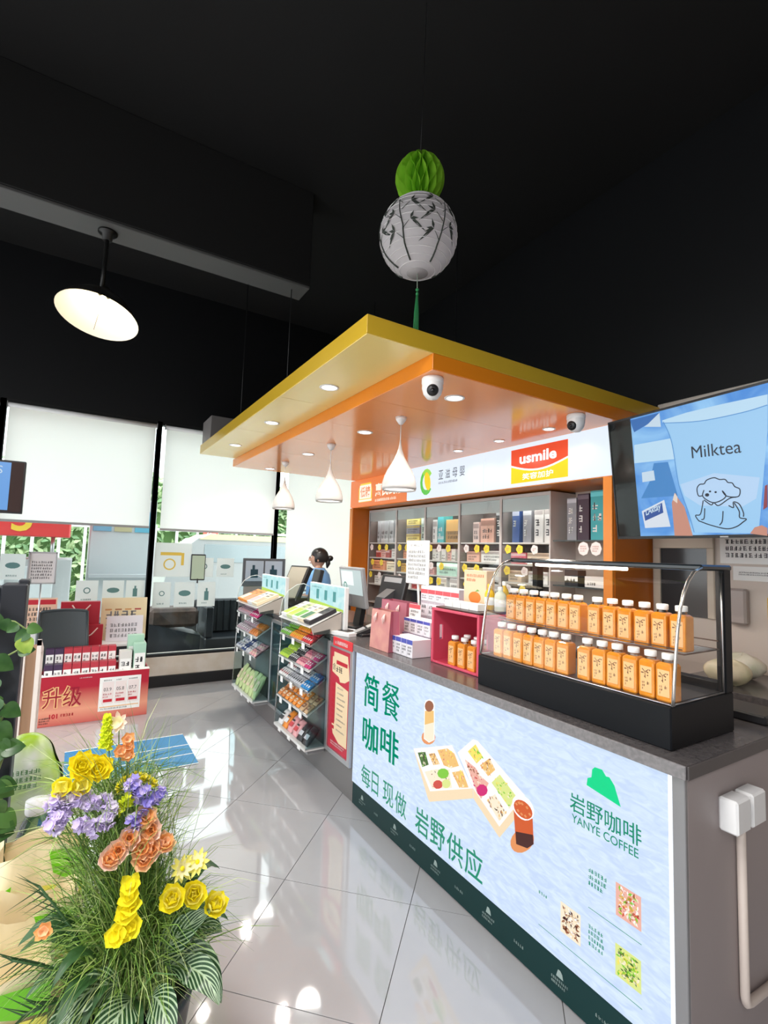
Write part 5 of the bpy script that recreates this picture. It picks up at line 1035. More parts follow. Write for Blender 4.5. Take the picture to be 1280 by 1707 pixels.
m = MB(mat('tv_logo', (.5, .5, .5), .3)); q = T0+TU*.60+TV_*-.003+TN*.0046; rect(m, q, TU, TV_, 0, .04, 0, .006); m.build('maker_mark', t)
MB(BLACK).tube([T0+TU*.6+TV_*.4-TN*.045, (3.15, 1.35, 2.05), (3.42, 1.3, 2.05)], .02, 8).build('wall_arm', t)
# second television at the left edge
t = thing('small_television', 'television at the left edge in front of the blind', 'television', (-.75, 4.0, 1.72)); 
MB(BLACK).box(-1.0, -.322, 4.0, 4.04, 1.725, 2.07, .004).build('housing', t); s = MB(G('left', (.16, .40, .85))).box(-.99, -.40, 3.997, 4.0, 1.745, 2.055).build('screen', t); MB(mat('tv_brown', (.05, .03, .028), .15)).box(-.398, -.332, 3.997, 4.0, 1.735, 2.06).build('dark_margin', t)
m = MB(G('cloud', (.62, .78, .92))); m.text('S', (-.47, 3.9955, 1.98), XR, ZU, h=.05); rect(m, (-.7, 3.9955, 1.76), XR, ZU, 0, .25, 0, .08); m.build('picture', s)
MB(BLACK).tube([(-.66, 4.04, 1.95), (-.66, 4.12, 1.95), (-.66, 4.12, 4.5)], .015, 8).build('ceiling_pole', t)
# framed hatch, papers, hook and shelf with goods on the right wall
t = thing('wall_hatch', 'cream framed hatch with dark panel below the television', 'hatch', (3.41, 1.75, 1.3))
f = MB(mat('hatch_cream', (.62, .54, .44), .5)); f.box(3.395, 3.42, 1.56, 1.94, 1.64, 1.72, .003); f.box(3.395, 3.42, 1.895, 1.94, 1.2, 1.64, .003); f.box(3.395, 3.42, 1.56, 1.60, 1.2, 1.64, .003); f.build('frame', t); MB(mat('hatch_dark', (.03, .035, .04), .15)).box(3.41, 3.42, 1.60, 1.895, 1.2, 1.64).build('panel', t)
def wallpaper(label, y0, y1, z0, z1, seed, rows=6, name='wall_notice'):
    t = thing(name, label, 'notice', (3.415, (y0+y1)/2, z0)); MB(PAPER).box(3.416, 3.4195, y1, y0, z0, z1).build('sheet', t); m = MB(INK); scrawl(m, (3.4156, y0-.03, z0+.03), NYD, ZU, (y0-y1)-.06, z1-z0-.06, rows, INK, seed=seed); m.build('writing', t)
wallpaper('white handwritten notice on the wall below the television', 1.53, 1.05, 1.55, 1.86, 2, 6)
wallpaper('pale menu sheet under the handwritten notice', 1.46, 1.05, 1.45, 1.535, 3, 2)
tag(MB(mat('yellow_sign', (.75, .45, .02), .5)).box(3.405, 3.419, .95, 1.285, 1.16, 1.36, .003).build('yellow_notice'), 'yellow sign edge on the wall at the right picture border', 'sign')
tag(MB(mat('grey_dispenser', (.38, .33, .31), .4)).box(3.36, 3.418, 1.375, 1.47, 1.19, 1.40, .012).build('wall_dispenser'), 'grey dispenser on the wall behind the display case', 'dispenser')
t = thing('back_counter', 'dark back counter behind the display case at the right', 'counter', (3.1, .8, 0)); MB(mat('backcounter_body', (.35, .3, .27), .5)).box(2.82, 3.40, -.4, 1.5, 0, .88, .003).build('carcass', t); MB(WT).box(2.80, 3.40, -.42, 1.52, .88, .92, .003).build('worktop', t)
for i, (x, y, c) in enumerate(((2.95, 1.30, (.72, .62, .45)), (3.0, 1.02, (.65, .58, .36)), (3.2, 1.33, (.75, .7, .6)))):
    def fn(u, v, x=x, y=y, i=i): a = 2*math.pi*u; th = math.pi*v; return (x+.09*math.sin(th)*math.cos(a)+.01*math.sin(5*a), y+.11*math.sin(th)*math.sin(a), .985+.065*math.cos(th)*(1+.12*math.sin(3*a+i)))
    tag(MB(mat('pouch_%d' % i, c, .35, noise=(14, (c[0]*.75, c[1]*.8, c[2]*.7), 4))).surf(fn, 16, 10).build('food_pouch'), '%s crumpled pouch on the back counter behind the case' % ['tan', 'olive', 'cream'][i], 'pouch', 'pouches on the back counter')
tag(MB(BLACK).box(2.16, 2.33, .83, 1.05, .966, 1.0, .006).build('black_tray'), 'black flat tray on the worktop right of the display case', 'tray')
# ================================================================== HANGING LANTERN
LX, LY = 1.386, 2.0
t = thing('paper_lantern', 'white paper lantern painted with bamboo, tassel below', 'lantern', (LX, LY, 2.96))
LP = cloth('lantern_paper', (.97, .93, .95), .5)
lc, lrx, lrz = 3.175, .198, .202
prof_ = []
for i in range(41):
    th = R(16)+(math.pi-R(32))*i/40; prof_.append((lrx*math.sin(th)*(1+.004*math.cos(i*math.pi*1.0)), lc+lrz*math.cos(th)))
MB(LP).lathe(prof_, 40, (LX, LY, 0)).build('paper_shell', t)
rb = MB(mat('lantern_rib', (.93, .90, .91), .6))
for i in range(1, 14): th = R(16)+(math.pi-R(32))*i/14; r_ = lrx*math.sin(th)+.0022; z = lc+lrz*math.cos(th); rb.tube([(LX+r_*math.cos(a), LY+r_*math.sin(a), z) for a in [k*2*math.pi/40 for k in range(41)]], .002, 4, cap=False)
rb.build('ribs', t)
MB(mat('lantern_base', (.5, .47, .48), .5)).lathe([(.001, 0), (.052, 0), (.055, .004), (.055, .012)], 24, (LX, LY, lc-lrz*.966)).build('bottom_disc', t)
BK_ = mat('bamboo_ink', (.05, .06, .05), .8)
view = math.atan2(-LY, -LX)
def lp(a, e, k=1.018): th = math.pi/2-e; aa = view+a; return (LX+lrx*k*math.sin(th)*math.cos(aa), LY+lrx*k*math.sin(th)*math.sin(aa), lc+lrz*k*math.cos(th))
m = MB(BK_)
def stem(pts, w):
    q = []; ws = []
    for i in range(len(pts)-1):
        for f in range(6): q.append((pts[i][0]+(pts[i+1][0]-pts[i][0])*f/6, pts[i][1]+(pts[i+1][1]-pts[i][1])*f/6)); ws.append(w[i]+(w[i+1]-w[i])*f/6)
    m.tube([lp(a, e) for a, e in q], ws, 5)
def bleaf(a, e, da, de, w=.05):
    L = math.hypot(da, de); na, ne = -de/L*w, da/L*w; m.poly([lp(a, e, 1.022), lp(a+da*.4+na, e+de*.4+ne, 1.024), lp(a+da, e+de, 1.022), lp(a+da*.4-na, e+de*.4-ne, 1.024)])
# a>0 appears to the left or right depending on view; two bamboo stalks
for sgn, base in ((-1, -.42), (1, .62), (-1, -1.35), (1, 2.2), (-1, -2.3)):
    stem([(base+.05, -1.05), (base, -.65), (base+.02, -.25), (base+.06*sgn, .1), (base+.14*sgn, .55)], [.0045, .004, .0034, .0028, .0018])
    for e, s in ((-.55, -1), (-.35, 1), (-.12, -1), (.12, 1), (.32, -1)):
        stem([(base, e), (base+.22*s, e+.2)], [.0018, .001])
        for k in range(4): bleaf(base+.22*s, e+.2, (.10+.10*k)*s*(1 if k % 2 else .8), .20-.16*k+rnd.uniform(-.05, .05), .034)
m.build('bamboo_painting', t)
hc = thing('honeycomb_ball', 'green honeycomb paper ball above the bamboo lantern', 'ornament', (LX, LY, 3.35))
GP = cloth('green_tissue', (.42, .80, .07), .4)
m = MB(GP); n = 28; br, bz, bc = .128, .130, 3.492
for i in range(n):
    a0 = 2*math.pi*i/n
    def fn(u, v, a0=a0, i=i):
        th = R(6)+(math.pi-R(12))*v; wob = .10*math.sin(v*math.pi*6+(i % 2)*math.pi); r_ = br*math.sin(th)*u; aa = a0+wob*(.4+.6*u); return (LX+r_*math.cos(aa), LY+r_*math.sin(aa), bc+bz*math.cos(th))
    m.surf(fn, 3, 26)
m.build('tissue_leaves', hc)
MB(cloth('green_core', (.14, .40, .02), .2)).lathe([(.001, -bz*.93)]+[(br*.66*math.sin(R(10+16*i)), bz*-.9*math.cos(R(10+16*i))) for i in range(11)]+[(.001, bz*.93)], 28, (LX, LY, bc)).build('tissue_core', hc)
MB(BLACK).tube([(LX, LY, 3.60), (LX+.008, LY-.01, 4.5)], .0016, 5).build('hanging_thread', hc)
TS = mat('tassel_green', (.03, .28, .09), .6)
m = MB(mat('tassel_cord', (.35, .45, .36), .6)).tube([(LX, LY, lc-lrz*.96), (LX+.003, LY, 2.90)], .0022, 5); m.build('tassel_cord', t)
m = MB(TS).ball((LX+.003, LY, 2.895), .009, 10, 8); m.ball((LX+.003, LY, 2.872), (.008, .008, .011), 10, 8); m.build('tassel_knot', t)
m = MB(TS)
for i in range(34): a = 2*math.pi*i/34; r_ = .013*((i % 3)+1)/3; m.tube([(LX+.003+.004*math.cos(a), LY+.004*math.sin(a), 2.865), (LX+.002+r_*math.cos(a)*.8, LY+r_*math.sin(a)*.8, 2.77), (LX+.001+r_*math.cos(a), LY+r_*math.sin(a), 2.64)], .0022, 4)
tag(m.build('tassel_threads', t), kind='stuff')

# ================================================================== LEFT: FLOOR MAT, PROMOTION BIN, GOODS BY THE WINDOW
t = thing('floor_mat', 'blue rectangular floor mat with thin white lines', 'mat', (.45, 4.1, 0))
MB(mat('mat_blue', (.02, .22, .48), .45)).box(.03, .85, 3.80, 4.44, .0005, .004, .001).build('sheet', t)
m = MB(PAPER)
for y in (3.805, 4.0, 4.19, 4.435): m.box(.03, .85, y-.008, y+.004, .004, .0046)
scrawl(m, (.62, 3.83, .0045), (0, 1, 0), (-1, 0, 0), .12, .06, 2, seed=3); m.build('line_print', t)
t = thing('promotion_bin', 'red cardboard promotion bin on the floor with gold lettering', 'bin', (.22, 5.3, 0))
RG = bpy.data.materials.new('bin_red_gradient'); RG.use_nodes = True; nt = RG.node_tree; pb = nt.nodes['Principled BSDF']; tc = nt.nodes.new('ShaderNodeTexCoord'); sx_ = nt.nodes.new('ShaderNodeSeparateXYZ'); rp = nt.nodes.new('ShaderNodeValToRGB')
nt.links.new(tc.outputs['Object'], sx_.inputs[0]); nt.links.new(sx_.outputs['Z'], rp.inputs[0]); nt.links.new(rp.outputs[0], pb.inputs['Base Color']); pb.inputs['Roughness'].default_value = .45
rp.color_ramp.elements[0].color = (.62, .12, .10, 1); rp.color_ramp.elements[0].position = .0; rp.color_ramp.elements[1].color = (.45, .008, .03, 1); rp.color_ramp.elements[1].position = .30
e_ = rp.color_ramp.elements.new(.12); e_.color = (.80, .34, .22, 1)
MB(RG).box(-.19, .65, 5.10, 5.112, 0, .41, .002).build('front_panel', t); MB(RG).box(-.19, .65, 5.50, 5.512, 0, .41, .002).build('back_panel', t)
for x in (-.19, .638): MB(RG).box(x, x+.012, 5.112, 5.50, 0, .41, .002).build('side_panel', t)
MB(mat('bin_inner', (.75, .6, .5), .6)).box(-.178, .638, 5.112, 5.50, .30, .335).build('inner_floor', t)
MB(PAPER).slab([(-.19, 5.10, .41), (.65, 5.10, .41), (.65, 5.16, .416), (-.19, 5.16, .416)], (0, 0, .003)).build('top_fold', t)
m = MB(GOLD); m.text('升级', (-.165, 5.0985, .14), XR, ZU, w=.30, h=.19, bold=.06); m.use(mat('bin_darkred', (.32, .0, .02), .45)).text('升级', (-.155, 5.098, .15), XR, ZU, w=.28, h=.17, bold=.0)
m.use(RED).text('101', (-.10, 5.0985, .06), XR, ZU, h=.04, bold=.04); scrawl(m, (-.02, 5.0985, .065), XR, ZU, .17, .035, 1, RED, seed=4); scrawl(m, (.1, 5.0985, .375), XR, ZU, .12, .012, 1, PAPER, seed=5); scrawl(m, (-.17, 5.0985, .02), XR, ZU, .08, .06, 3, INK, seed=2); m.build('slogan', t)
m = MB(PAPER); rect(m, (.255, 5.0985, .075), XR, ZU, 0, .33, 0, .29); o_ = Vector((.255, 5.0978, .075))
for k in range(3):
    rect(m, o_, XR, ZU, .025+k*.10, .115+k*.10, .06, .25, mat('price_pink', (.85, .74, .72), .5)); m.use(INK).text('0%d.%d' % (3+k*2, 9-k), o_-Vector((0, .0006, 0))+XR*(.035+k*.1)+ZU*.17, XR, ZU, w=.06, h=.03); scrawl(m, o_-Vector((0, .0006, 0))+XR*(.03+k*.1)+ZU*.255, XR, ZU, .08, .018, 1, GREYINK, seed=k); rect(m, o_-Vector((0, .0006, 0)), XR, ZU, .035+k*.1, .105+k*.1, .075, .10, RED); scrawl(m, o_-Vector((0, .0006, 0))+XR*(.03+k*.1)+ZU*.11, XR, ZU, .075, .045, 2, RED, seed=k+9)
rect(m, o_, XR, ZU, .01, .32, .03, .038, GOLD); scrawl(m, o_+XR*.02+ZU*.008, XR, ZU, .29, .02, 1, GREYINK, seed=12); m.build('price_sheet', t)
def fbox(name, cat, label, x0, y0, z0, dx, dy, dz, body, art=None, group=None):
    t = thing(name, label, cat, (x0+dx/2, y0+dy/2, z0), group=group); MB(body).box(x0, x0+dx, y0, y0+dy, z0, z0+dz, .0015).build('carton', t)
    if art: m = MB(PAPER); art(m, Vector((x0, y0-.0006, z0)), dx, dz); m.build('print', t)
    return t
def fart(bandc, seed, top=True, ink=INK):
    def f(m, o, w, h):
        rect(m, o, XR, ZU, w*.06, w*.94, h*.08, h*.72 if top else h*.92, PAPER); d = Vector((0, -.0005, 0)); scrawl(m, o+d+XR*w*.15+ZU*h*.15, XR, ZU, w*.7, h*.5, 2, ink, seed=seed); rect(m, o+d, XR, ZU, 0, w, h*.02, h*.1, bandc)
    return f
DR = hue('bin_box_red', (.5, .04, .06)); DP = hue('bin_box_plum', (.06, .03, .08))
xs = [-.165+i*.068 for i in range(8)]
for j in range(2):
    for i, x in enumerate(xs):
        fbox('promotion_box', 'box', '%s carton in the red bin, %s from left in the %s row' % ('plum and white' if i < 2 else 'red and white', ORD[i], ['front', 'raised back'][j]), x, 5.135+j*.10, .336+j*.115, .064, .085, .165, DP if i < 2 else DR, fart(DP if i < 2 else DR, i+j*8), 'cartons in the red bin')
tag(MB(RED).box(-.17, .385, 5.236, 5.32, .336, .4505).build('bin_riser'), 'red cardboard riser inside the promotion bin', 'riser')
for i, (x, c, h) in enumerate(((.40, (.72, .7, .66), .24), (.515, (.42, .66, .52), .30))):
    cc = hue('bin_box_%d' % i, c); fbox('promotion_box', 'box', ['white', 'pale green'][i]+' carton at the right end of the red bin', x, 5.14, .336, .10, .11, h, cc, fart(hue('bin_tag_%d' % i, (.55, .3, .2)), 30+i), 'cartons in the red bin')
fbox('promotion_box', 'box', 'second pale green carton leaning behind the first in the red bin', .47, 5.27, .336, .14, .08, .36, hue('bin_box_1', (.42, .66, .52)), fart(hue('bin_tag_1', (.55, .3, .2)), 41), 'cartons in the red bin')
# low table behind the bin
t = thing('display_table', 'white display table below the left window carrying posters', 'table', (.15, 5.7, 0)); MB(WHITE).box(-.6, .66, 5.54, 5.94, .55, .575, .003).build('table_top', t)
for x in (-.57, .62):
    for y in (5.56, 5.9): MB(WHITE).box(x-.015, x+.015, y-.015, y+.015, 0, .55, .002).build('leg', t)
RDB = mat('bag_red', (.42, .012, .03), .4)
def redbag(label, x0, x1, y, z0, z1, dep=.09):
    t = thing('red_gift_bag', label, 'bag', ((x0+x1)/2, y+.05, z0), group='red gift bags'); MB(RDB).box(x0, x1, y, y+dep, z0, z1, .003).build('bag_body', t); xm = (x0+x1)/2
    m = MB(mat('rope_pink', (.8, .55, .5), .5)); m.tube([(xm-.07, y-.002, z1-.03), (xm-.03, y-.012, z1-.09), (xm, y-.012, z1-.105), (xm+.03, y-.012, z1-.09), (xm+.08, y-.002, z1-.03)], .006, 6); m.build('handle', t); m = MB(GOLD); scrawl(m, (xm-.08, y-.001, (z0+z1)/2-.03), XR, ZU, .16, .05, 1, seed=3); m.build('print', t)
redbag('dark red gift bag with pink cord below the window, behind the bin', -.09, .235, 5.60, .576, .985)
redbag('lower dark red gift bag in front of the taller red one', .02, .27, 5.548, .576, .77, .045)
def poster(name, label, x0, x1, y, z0, z1, bg, seed, lean=.0, ink=INK, rows=4, head=None, cat='poster'):
    t = thing(name, label, cat, ((x0+x1)/2, y, z0)); MB(bg).slab([(x0, y, z0), (x1, y, z0), (x1, y+lean, z1), (x0, y+lean, z1)], (0, .006, 0)).build('board', t)
    d = Vector((0, lean, z1-z0)).normalized(); o = Vector((x0, y-.001, z0)); m = MB(ink); w, h = x1-x0, z1-z0; scrawl(m, o+XR*w*.1+d*h*.12, XR, d, w*.8, h*.62, rows, ink, seed=seed)
    if head: rect(m, o-Vector((0, .0003, 0)), XR, d, w*.04, w*.96, h*.80, h*.95, head)
    m.build('print', t); return t
YW = mat('poster_cream', (.78, .66, .42), .6)
t = poster('product_poster', 'cream poster with four small product pictures by the mullion', .255, .675, 5.80, .576, .995, YW, 3, .03, GREYINK, 2)
m = MB(hue('poster_amber', (.62, .32, .12)))
for k in range(4): rect(m, (.29+k*.09, 5.821, .83), XR, ZU, 0, .06, 0, .055, [hue('poster_amber', (.62, .32, .12)), hue('poster_brown', (.45, .2, .1)), hue('poster_amber', (.62, .32, .12)), hue('poster_dkred', (.42, .06, .06))][k])
m.build('product_pictures', t)
poster('notice_sheet', 'white notice sheet leaning in front of the cream poster', .305, .635, 5.69, .576, .825, mat('sheet_lilac', (.76, .74, .80), .6), 5, .02, GREYINK, 3)
poster('offer_card', 'red headed offer card standing left of the red gift bag', -.42, -.12, 5.66, .72, 1.02, mat('card_peach', (.82, .55, .40), .6), 7, .02, INK, 4, RED)
tag(MB(WHITE).box(-.44, -.10, 5.65, 5.78, .576, .718, .004).build('card_block'), 'white block under the red headed offer card', 'block')
t = poster('price_notice', 'grey framed price notice on a stand before the left window', -.365, -.155, 5.60, 1.165, 1.445, mat('sheet_grey', (.70, .66, .66), .6), 9, .01, INK, 6)
f = MB(ALU); 
for a in ((-.372, -.36, 1.16, 1.45), (-.16, -.148, 1.16, 1.45), (-.372, -.148, 1.442, 1.454), (-.372, -.148, 1.156, 1.168)): f.box(a[0], a[1], 5.595, 5.615, a[2], a[3])
f.build('frame', t); MB(ALU).tube([(-.26, 5.62, 1.16), (-.26, 5.64, .576)], .008, 8).build('pole', t)
# dark tray leaning behind the cartons in the bin
t = thing('plastic_tray', 'dark grey rounded plastic tray leaning behind the cartons in the red bin', 'tray', (-.04, 5.40, .336)); CHM = mat('chair_grey', (.035, .045, .05), .45)
def cb(u, v): return (-.23+.355*u+(.05*(1-v))*(u-.3), 5.36+.08*v-.03*(2*u-1)**2, .345+.575*v+.012*math.sin(math.pi*u)*v)
m = MB(CHM).surf(cb, 12, 6).surf(lambda u, v: (cb(1-u, v)[0], cb(1-u, v)[1]+.02, cb(1-u, v)[2]), 12, 6); m.build('panel', t)
e = MB(CHM).tube([cb(0, 0), cb(0, .5), cb(0, 1)], .012, 8); e.tube([cb(i/8, 1) for i in range(9)], .012, 8); e.tube([cb(1, 1), cb(1, .5), cb(1, 0)], .012, 8); e.tube([cb(i/8, 0) for i in range(9)], .009, 8); e.build('rolled_edge', t)
# printed cards stuck on the glass
def wcard(label, x0, x1, z0, z1, bg, seed, ic):
    t = thing('window_card', label, 'card', ((x0+x1)/2, 6.03, z0), group='cards on the window glass'); MB(bg).box(x0, x1, 6.029, 6.032, z0, z1).build('sheet', t); m = MB(ic); o = Vector((x0, 6.0282, z0)); w, h = x1-x0, z1-z0; r = random.Random(seed)
    if seed % 3 == 0: m.poly([o+XR*(w*(.5+.3*math.cos(a)))+ZU*(h*(.55+.12*math.sin(a))) for a in [i*.5 for i in range(13)]])
    elif seed % 3 == 1: rect(m, o, XR, ZU, w*.38, w*.62, h*.25, h*.62); rect(m, o, XR, ZU, w*.45, w*.55, h*.62, h*.75)
    else: m.lathe([(w*.16, 0), (w*.11, 0)], 18, o+XR*w*.5+ZU*h*.55, axis=(0, -1, 0))
    scrawl(m, o+XR*w*.25+ZU*h*.1, XR, ZU, w*.5, h*.1, 1, seed=seed); m.build('print', t)
CARD = cloth('window_card', (.82, .86, .85), .45); TEAL = hue('ink_teal', (.10, .22, .22))
cards = [(-.62, -.42, 1.17, 1.42), (-.38, -.18, 1.17, 1.42), (.02, .22, .93, 1.16), (.26, .46, .93, 1.16), (.48, .66, .93, 1.16), (.75, .93, .86, 1.14), (.97, 1.19, .86, 1.14), (1.22, 1.42, .86, 1.14), (1.18, 1.38, 1.2, 1.42), (1.42, 1.62, 1.2, 1.42)]
for i, (a, b_, c, d) in enumerate(cards): wcard('white card with dark drink icon on the window glass, %s from left' % ORD[i], a, b_, c, d, CARD, i, TEAL)
t = thing('menu_board', 'white poster with yellow dish pictures on the window right of mullion', 'poster', (.95, 6.03, 1.2)); MB(CARD).box(.74, 1.13, 6.026, 6.028, 1.2, 1.58).build('sheet', t); m = MB(hue('ink_mustard', (.7, .5, .08))); rect(m, (.8, 6.0254, 1.44), XR, ZU, 0, .22, 0, .035); m.build('title_print', t); m = MB(hue('ink_mustard', (.7, .5, .08))).lathe([(.065, 0), (.05, 0)], 18, (.90, 6.0254, 1.34), axis=(0, -1, 0)); m.build('dish_print', t); m = MB(hue('ink_mustard', (.7, .5, .08))); rect(m, (1.02, 6.0254, 1.33), XR, ZU, 0, .03, 0, .14); m.build('side_print', t)
t = thing('green_board', 'small black framed green board fixed to the window glass', 'board', (1.21, 6.02, 1.16)); MB(BLACK).box(1.125, 1.285, 6.005, 6.03, 1.16, 1.46, .006).build('housing', t); MB(mat('tablet_green', (.42, .52, .40), .2)).box(1.135, 1.275, 6.002, 6.005, 1.175, 1.445).build('screen', t); MB(BLACK).tube([(1.205, 6.0, 1.18), (1.205, 6.0, 1.13)], .008, 8).build('clip', t)
t = thing('icon_board', 'black board with two drink pictures by the far window mullion', 'board', (1.98, 5.85, .4)); MB(mat('board_grey', (.10, .11, .12), .4)).box(1.68, 2.20, 5.85, 5.875, 1.10, 1.43, .004).build('board', t); MB(mat('board_leg', (.30, .29, .27), .5)).box(1.70, 2.18, 5.855, 5.87, .36, 1.10).build('lower_panel', t)
for k in range(2): p_ = MB(mat('icon_blue', (.42, .5, .58), .4)).box(1.71+k*.235, 1.925+k*.235, 5.845, 5.85, 1.16, 1.40).build('icon_sheet', t); m = MB(hue('ink_dkteal', (.02, .06, .08))); rect(m, (1.77+k*.235, 5.844, 1.2), XR, ZU, 0, .09, 0, .1); rect(m, (1.79+k*.235, 5.844, 1.3), XR, ZU, 0, .03, 0, .05); m.build('icon', p_)
for x in (1.74, 2.14): MB(BLACK).tube([(x, 5.86, .36), (x, 5.86, .0)], .012, 8).build('leg', t)
BLOOMS = [('snap', 0.109, 1.653, 1.021), ('pinkpale', 0.138, 1.658, 1.032), ('orangeS', 0.165, 1.644, 0.986), ('orangeS', 0.167, 1.638, 0.966), ('orangeS', 0.146, 1.634, 0.958), ('orangeS', 0.169, 1.632, 0.946), ('carn', 0.052, 1.622, 0.941), ('carn', 0.095, 1.62, 0.927), ('carn', 0.081, 1.633, 0.965), ('carn', 0.11, 1.627, 0.942), ('tulip', 0.017, 1.606, 0.902), ('tulip', 0.052, 1.605, 0.892), ('lilac', -0.001, 1.593, 0.869), ('lilac', 0.025, 1.595, 0.871), ('lilac', 0.052, 1.596, 0.868), ('lilac', 0.081, 1.593, 0.851), ('lilac', 0.012, 1.581, 0.835), ('lilac', -0.002, 1.573, 0.819), ('lilac', 0.065, 1.575, 0.807), ('lilac', 0.093, 1.572, 0.792), ('lilac', 0.118, 1.579, 0.805), ('lilac', 0.128, 1.588, 0.826), ('lilac', 0.107, 1.594, 0.849), ('violet', 0.183, 1.607, 0.87), ('violet', 0.206, 1.6, 0.845), ('violet', 0.21, 1.589, 0.812), ('violet', 0.186, 1.576, 0.78), ('violet', 0.25, 1.599, 0.831), ('limeb', 0.169, 1.593, 0.831), ('limeb', 0.157, 1.586, 0.814), ('ran', 0.126, 1.544, 0.71), ('ran', 0.177, 1.563, 0.747), ('ran', 0.216, 1.546, 0.689), ('ran', 0.209, 1.556, 0.72), ('ran', 0.234, 1.554, 0.708), ('ran', 0.265, 1.558, 0.71), ('ran', 0.215, 1.581, 0.786), ('ran', 0.236, 1.57, 0.751), ('ran', 0.153, 1.553, 0.727), ('daisy', 0.315, 1.539, 0.642), ('daisy', 0.36, 1.544, 0.644), ('peony', 0.348, 1.518, 0.576), ('peony', 0.404, 1.508, 0.53), ('peony', 0.291, 1.513, 0.581), ('butter', 0.184, 1.524, 0.643), ('butter', 0.183, 1.515, 0.621), ('butter', 0.187, 1.507, 0.6), ('butter', 0.174, 1.501, 0.588), ('butter', 0.192, 1.492, 0.562), ('butter', 0.152, 1.484, 0.556), ('butter', 0.17, 1.486, 0.556), ('orangeT', -0.002, 1.488, 0.619)]
# ================================================================== FLOWER PLANTER
PXc, PYc = .21, 1.60
fp = thing('flower_planter', 'dark pot overflowing with artificial flowers, grass and striped leaves', 'flower arrangement', (PXc, PYc, 0))
MB(mat('pot_black', (.012, .016, .016), .35)).lathe([(.001, 0), (.11, 0), (.125, .02), (.165, .30), (.175, .335), (.16, .34), (.15, .31), (.001, .30)], 32, (PXc, PYc, 0)).build('pot', fp)
gr_m = [mat('grass_a', (.16, .30, .05), .5), mat('grass_b', (.30, .46, .09), .5), mat('grass_c', (.06, .15, .025), .5), mat('grass_d', (.50, .60, .24), .5)]
gm = MB(gr_m[0]); r = random.Random(21)
def blade(p0, p1, p2, w):
    pts = [p0*(1-f)**2+p1*2*f*(1-f)+p2*f*f for f in (0, .25, .5, .75, 1)]; vs = []; fs = []
    side = (p2-p0).cross(Vector((r.uniform(-1, 1), r.uniform(-1, 1), .3))).normalized()
    for i, p in enumerate(pts): k = w*(1-(i/4)**2*.9); vs += [p-side*k, p+side*k]
    for i in range(4): fs.append((2*i, 2*i+1, 2*i+3, 2*i+2))
    gm.add(vs, fs, True)
for i in range(3400):
    gm.use(r.choices(gr_m, (4, 4, 3, 2))[0]); a = r.uniform(0, 2*math.pi); q = r.random()
    if q < .42:   # dense tufts up the middle of the arrangement
        h = r.uniform(.36, .86); c = Vector((PXc-.03-.08*(h-.36)+r.gauss(0, .05), PYc+.05+r.gauss(0, .04), h)); L = r.uniform(.07, .20)
        d = Vector((math.cos(a), math.sin(a), r.uniform(.2, 1.6))).normalized(); e = c+d*L; blade(c, c+Vector((d.x*.3, d.y*.3, 1))*L*.6, e+Vector((d.x, d.y, -.4))*L*.35, .0016)
    elif q < .85:
        p0 = Vector((PXc+r.gauss(0, .045), PYc+r.gauss(0, .045), .32)); L = r.uniform(.12, .36); R_ = r.uniform(.06, .30)
        blade(p0, p0+Vector((math.cos(a)*R_*.3, math.sin(a)*R_*.3, L*1.1)), p0+Vector((math.cos(a)*R_, math.sin(a)*R_, L*r.uniform(.35, .95))), .0018)
    else:
        p0 = Vector((PXc+r.gauss(0, .04), PYc+r.gauss(0, .04), r.uniform(.3, .7))); L = r.uniform(.2, .45); R_ = r.uniform(.1, .22)
        blade(p0, p0+Vector((math.cos(a)*R_*.2-.04, math.sin(a)*R_*.2, L*.7)), p0+Vector((math.cos(a)*R_-.06, math.sin(a)*R_, L)), .0013)
tag(gm.build('grass', fp), kind='stuff')
st = MB(mat('stem_green', (.14, .24, .06), .5))
BC = dict(yellow=cloth('petal_yellow', (1.0, .90, .045), .3), lemon=cloth('petal_lemon', (.98, .92, .25), .3), gold=cloth('petal_gold', (1.0, .82, .03), .3), lilac=cloth('petal_lilac', (.74, .64, .92), .3), lilac2=cloth('petal_lilac2', (.86, .80, .95), .3), violet=cloth('petal_violet', (.46, .40, .88), .3), orange=cloth('petal_orange', (.98, .54, .22), .3), peach=cloth('petal_peach', (1.0, .68, .42), .3), pink=cloth('petal_pink', (.98, .76, .66), .3), lime=cloth('petal_lime', (.80, .88, .06), .3), dark=mat('flower_heart', (.30, .10, .03), .6), cream=cloth('petal_cream', (.97, .93, .6), .3))
def petal(mb, c, n, up, L, W, cup, lift):
    """one cupped petal leaving centre c, outward direction up, flower axis n"""
    s = n.cross(up).normalized()
    def f(u, v): w = math.sin(math.pi*min(.15+v*.85, 1))**.6*W*(u-.5)*2; return c+up*(L*v*math.cos(lift*v))+n*(L*v*math.sin(lift*v)*1.0+cup*(u-.5)**2*4*v)+s*w*.5
    mb.surf(f, 4, 4)
def rosette(mb, c, n, layers, cols):
    layers = [(a_, b_*1.28, c_*1.3, d_, e_) for a_, b_, c_, d_, e_ in layers]
    n = n.normalized(); a0 = n.orthogonal().normalized(); b0 = n.cross(a0)
    for k, (cnt, L, W, lift, cup) in enumerate(layers):
        mb.use(cols[k % len(cols)])
        for i in range(cnt): a = 2*math.pi*(i+.5*(k % 2))/cnt+r.uniform(-.1, .1); petal(mb, c+n*.002*k, n, a0*math.cos(a)+b0*math.sin(a), L*r.uniform(.9, 1.1), W, cup, lift)
camp = Vector((0, 0, 1.55))
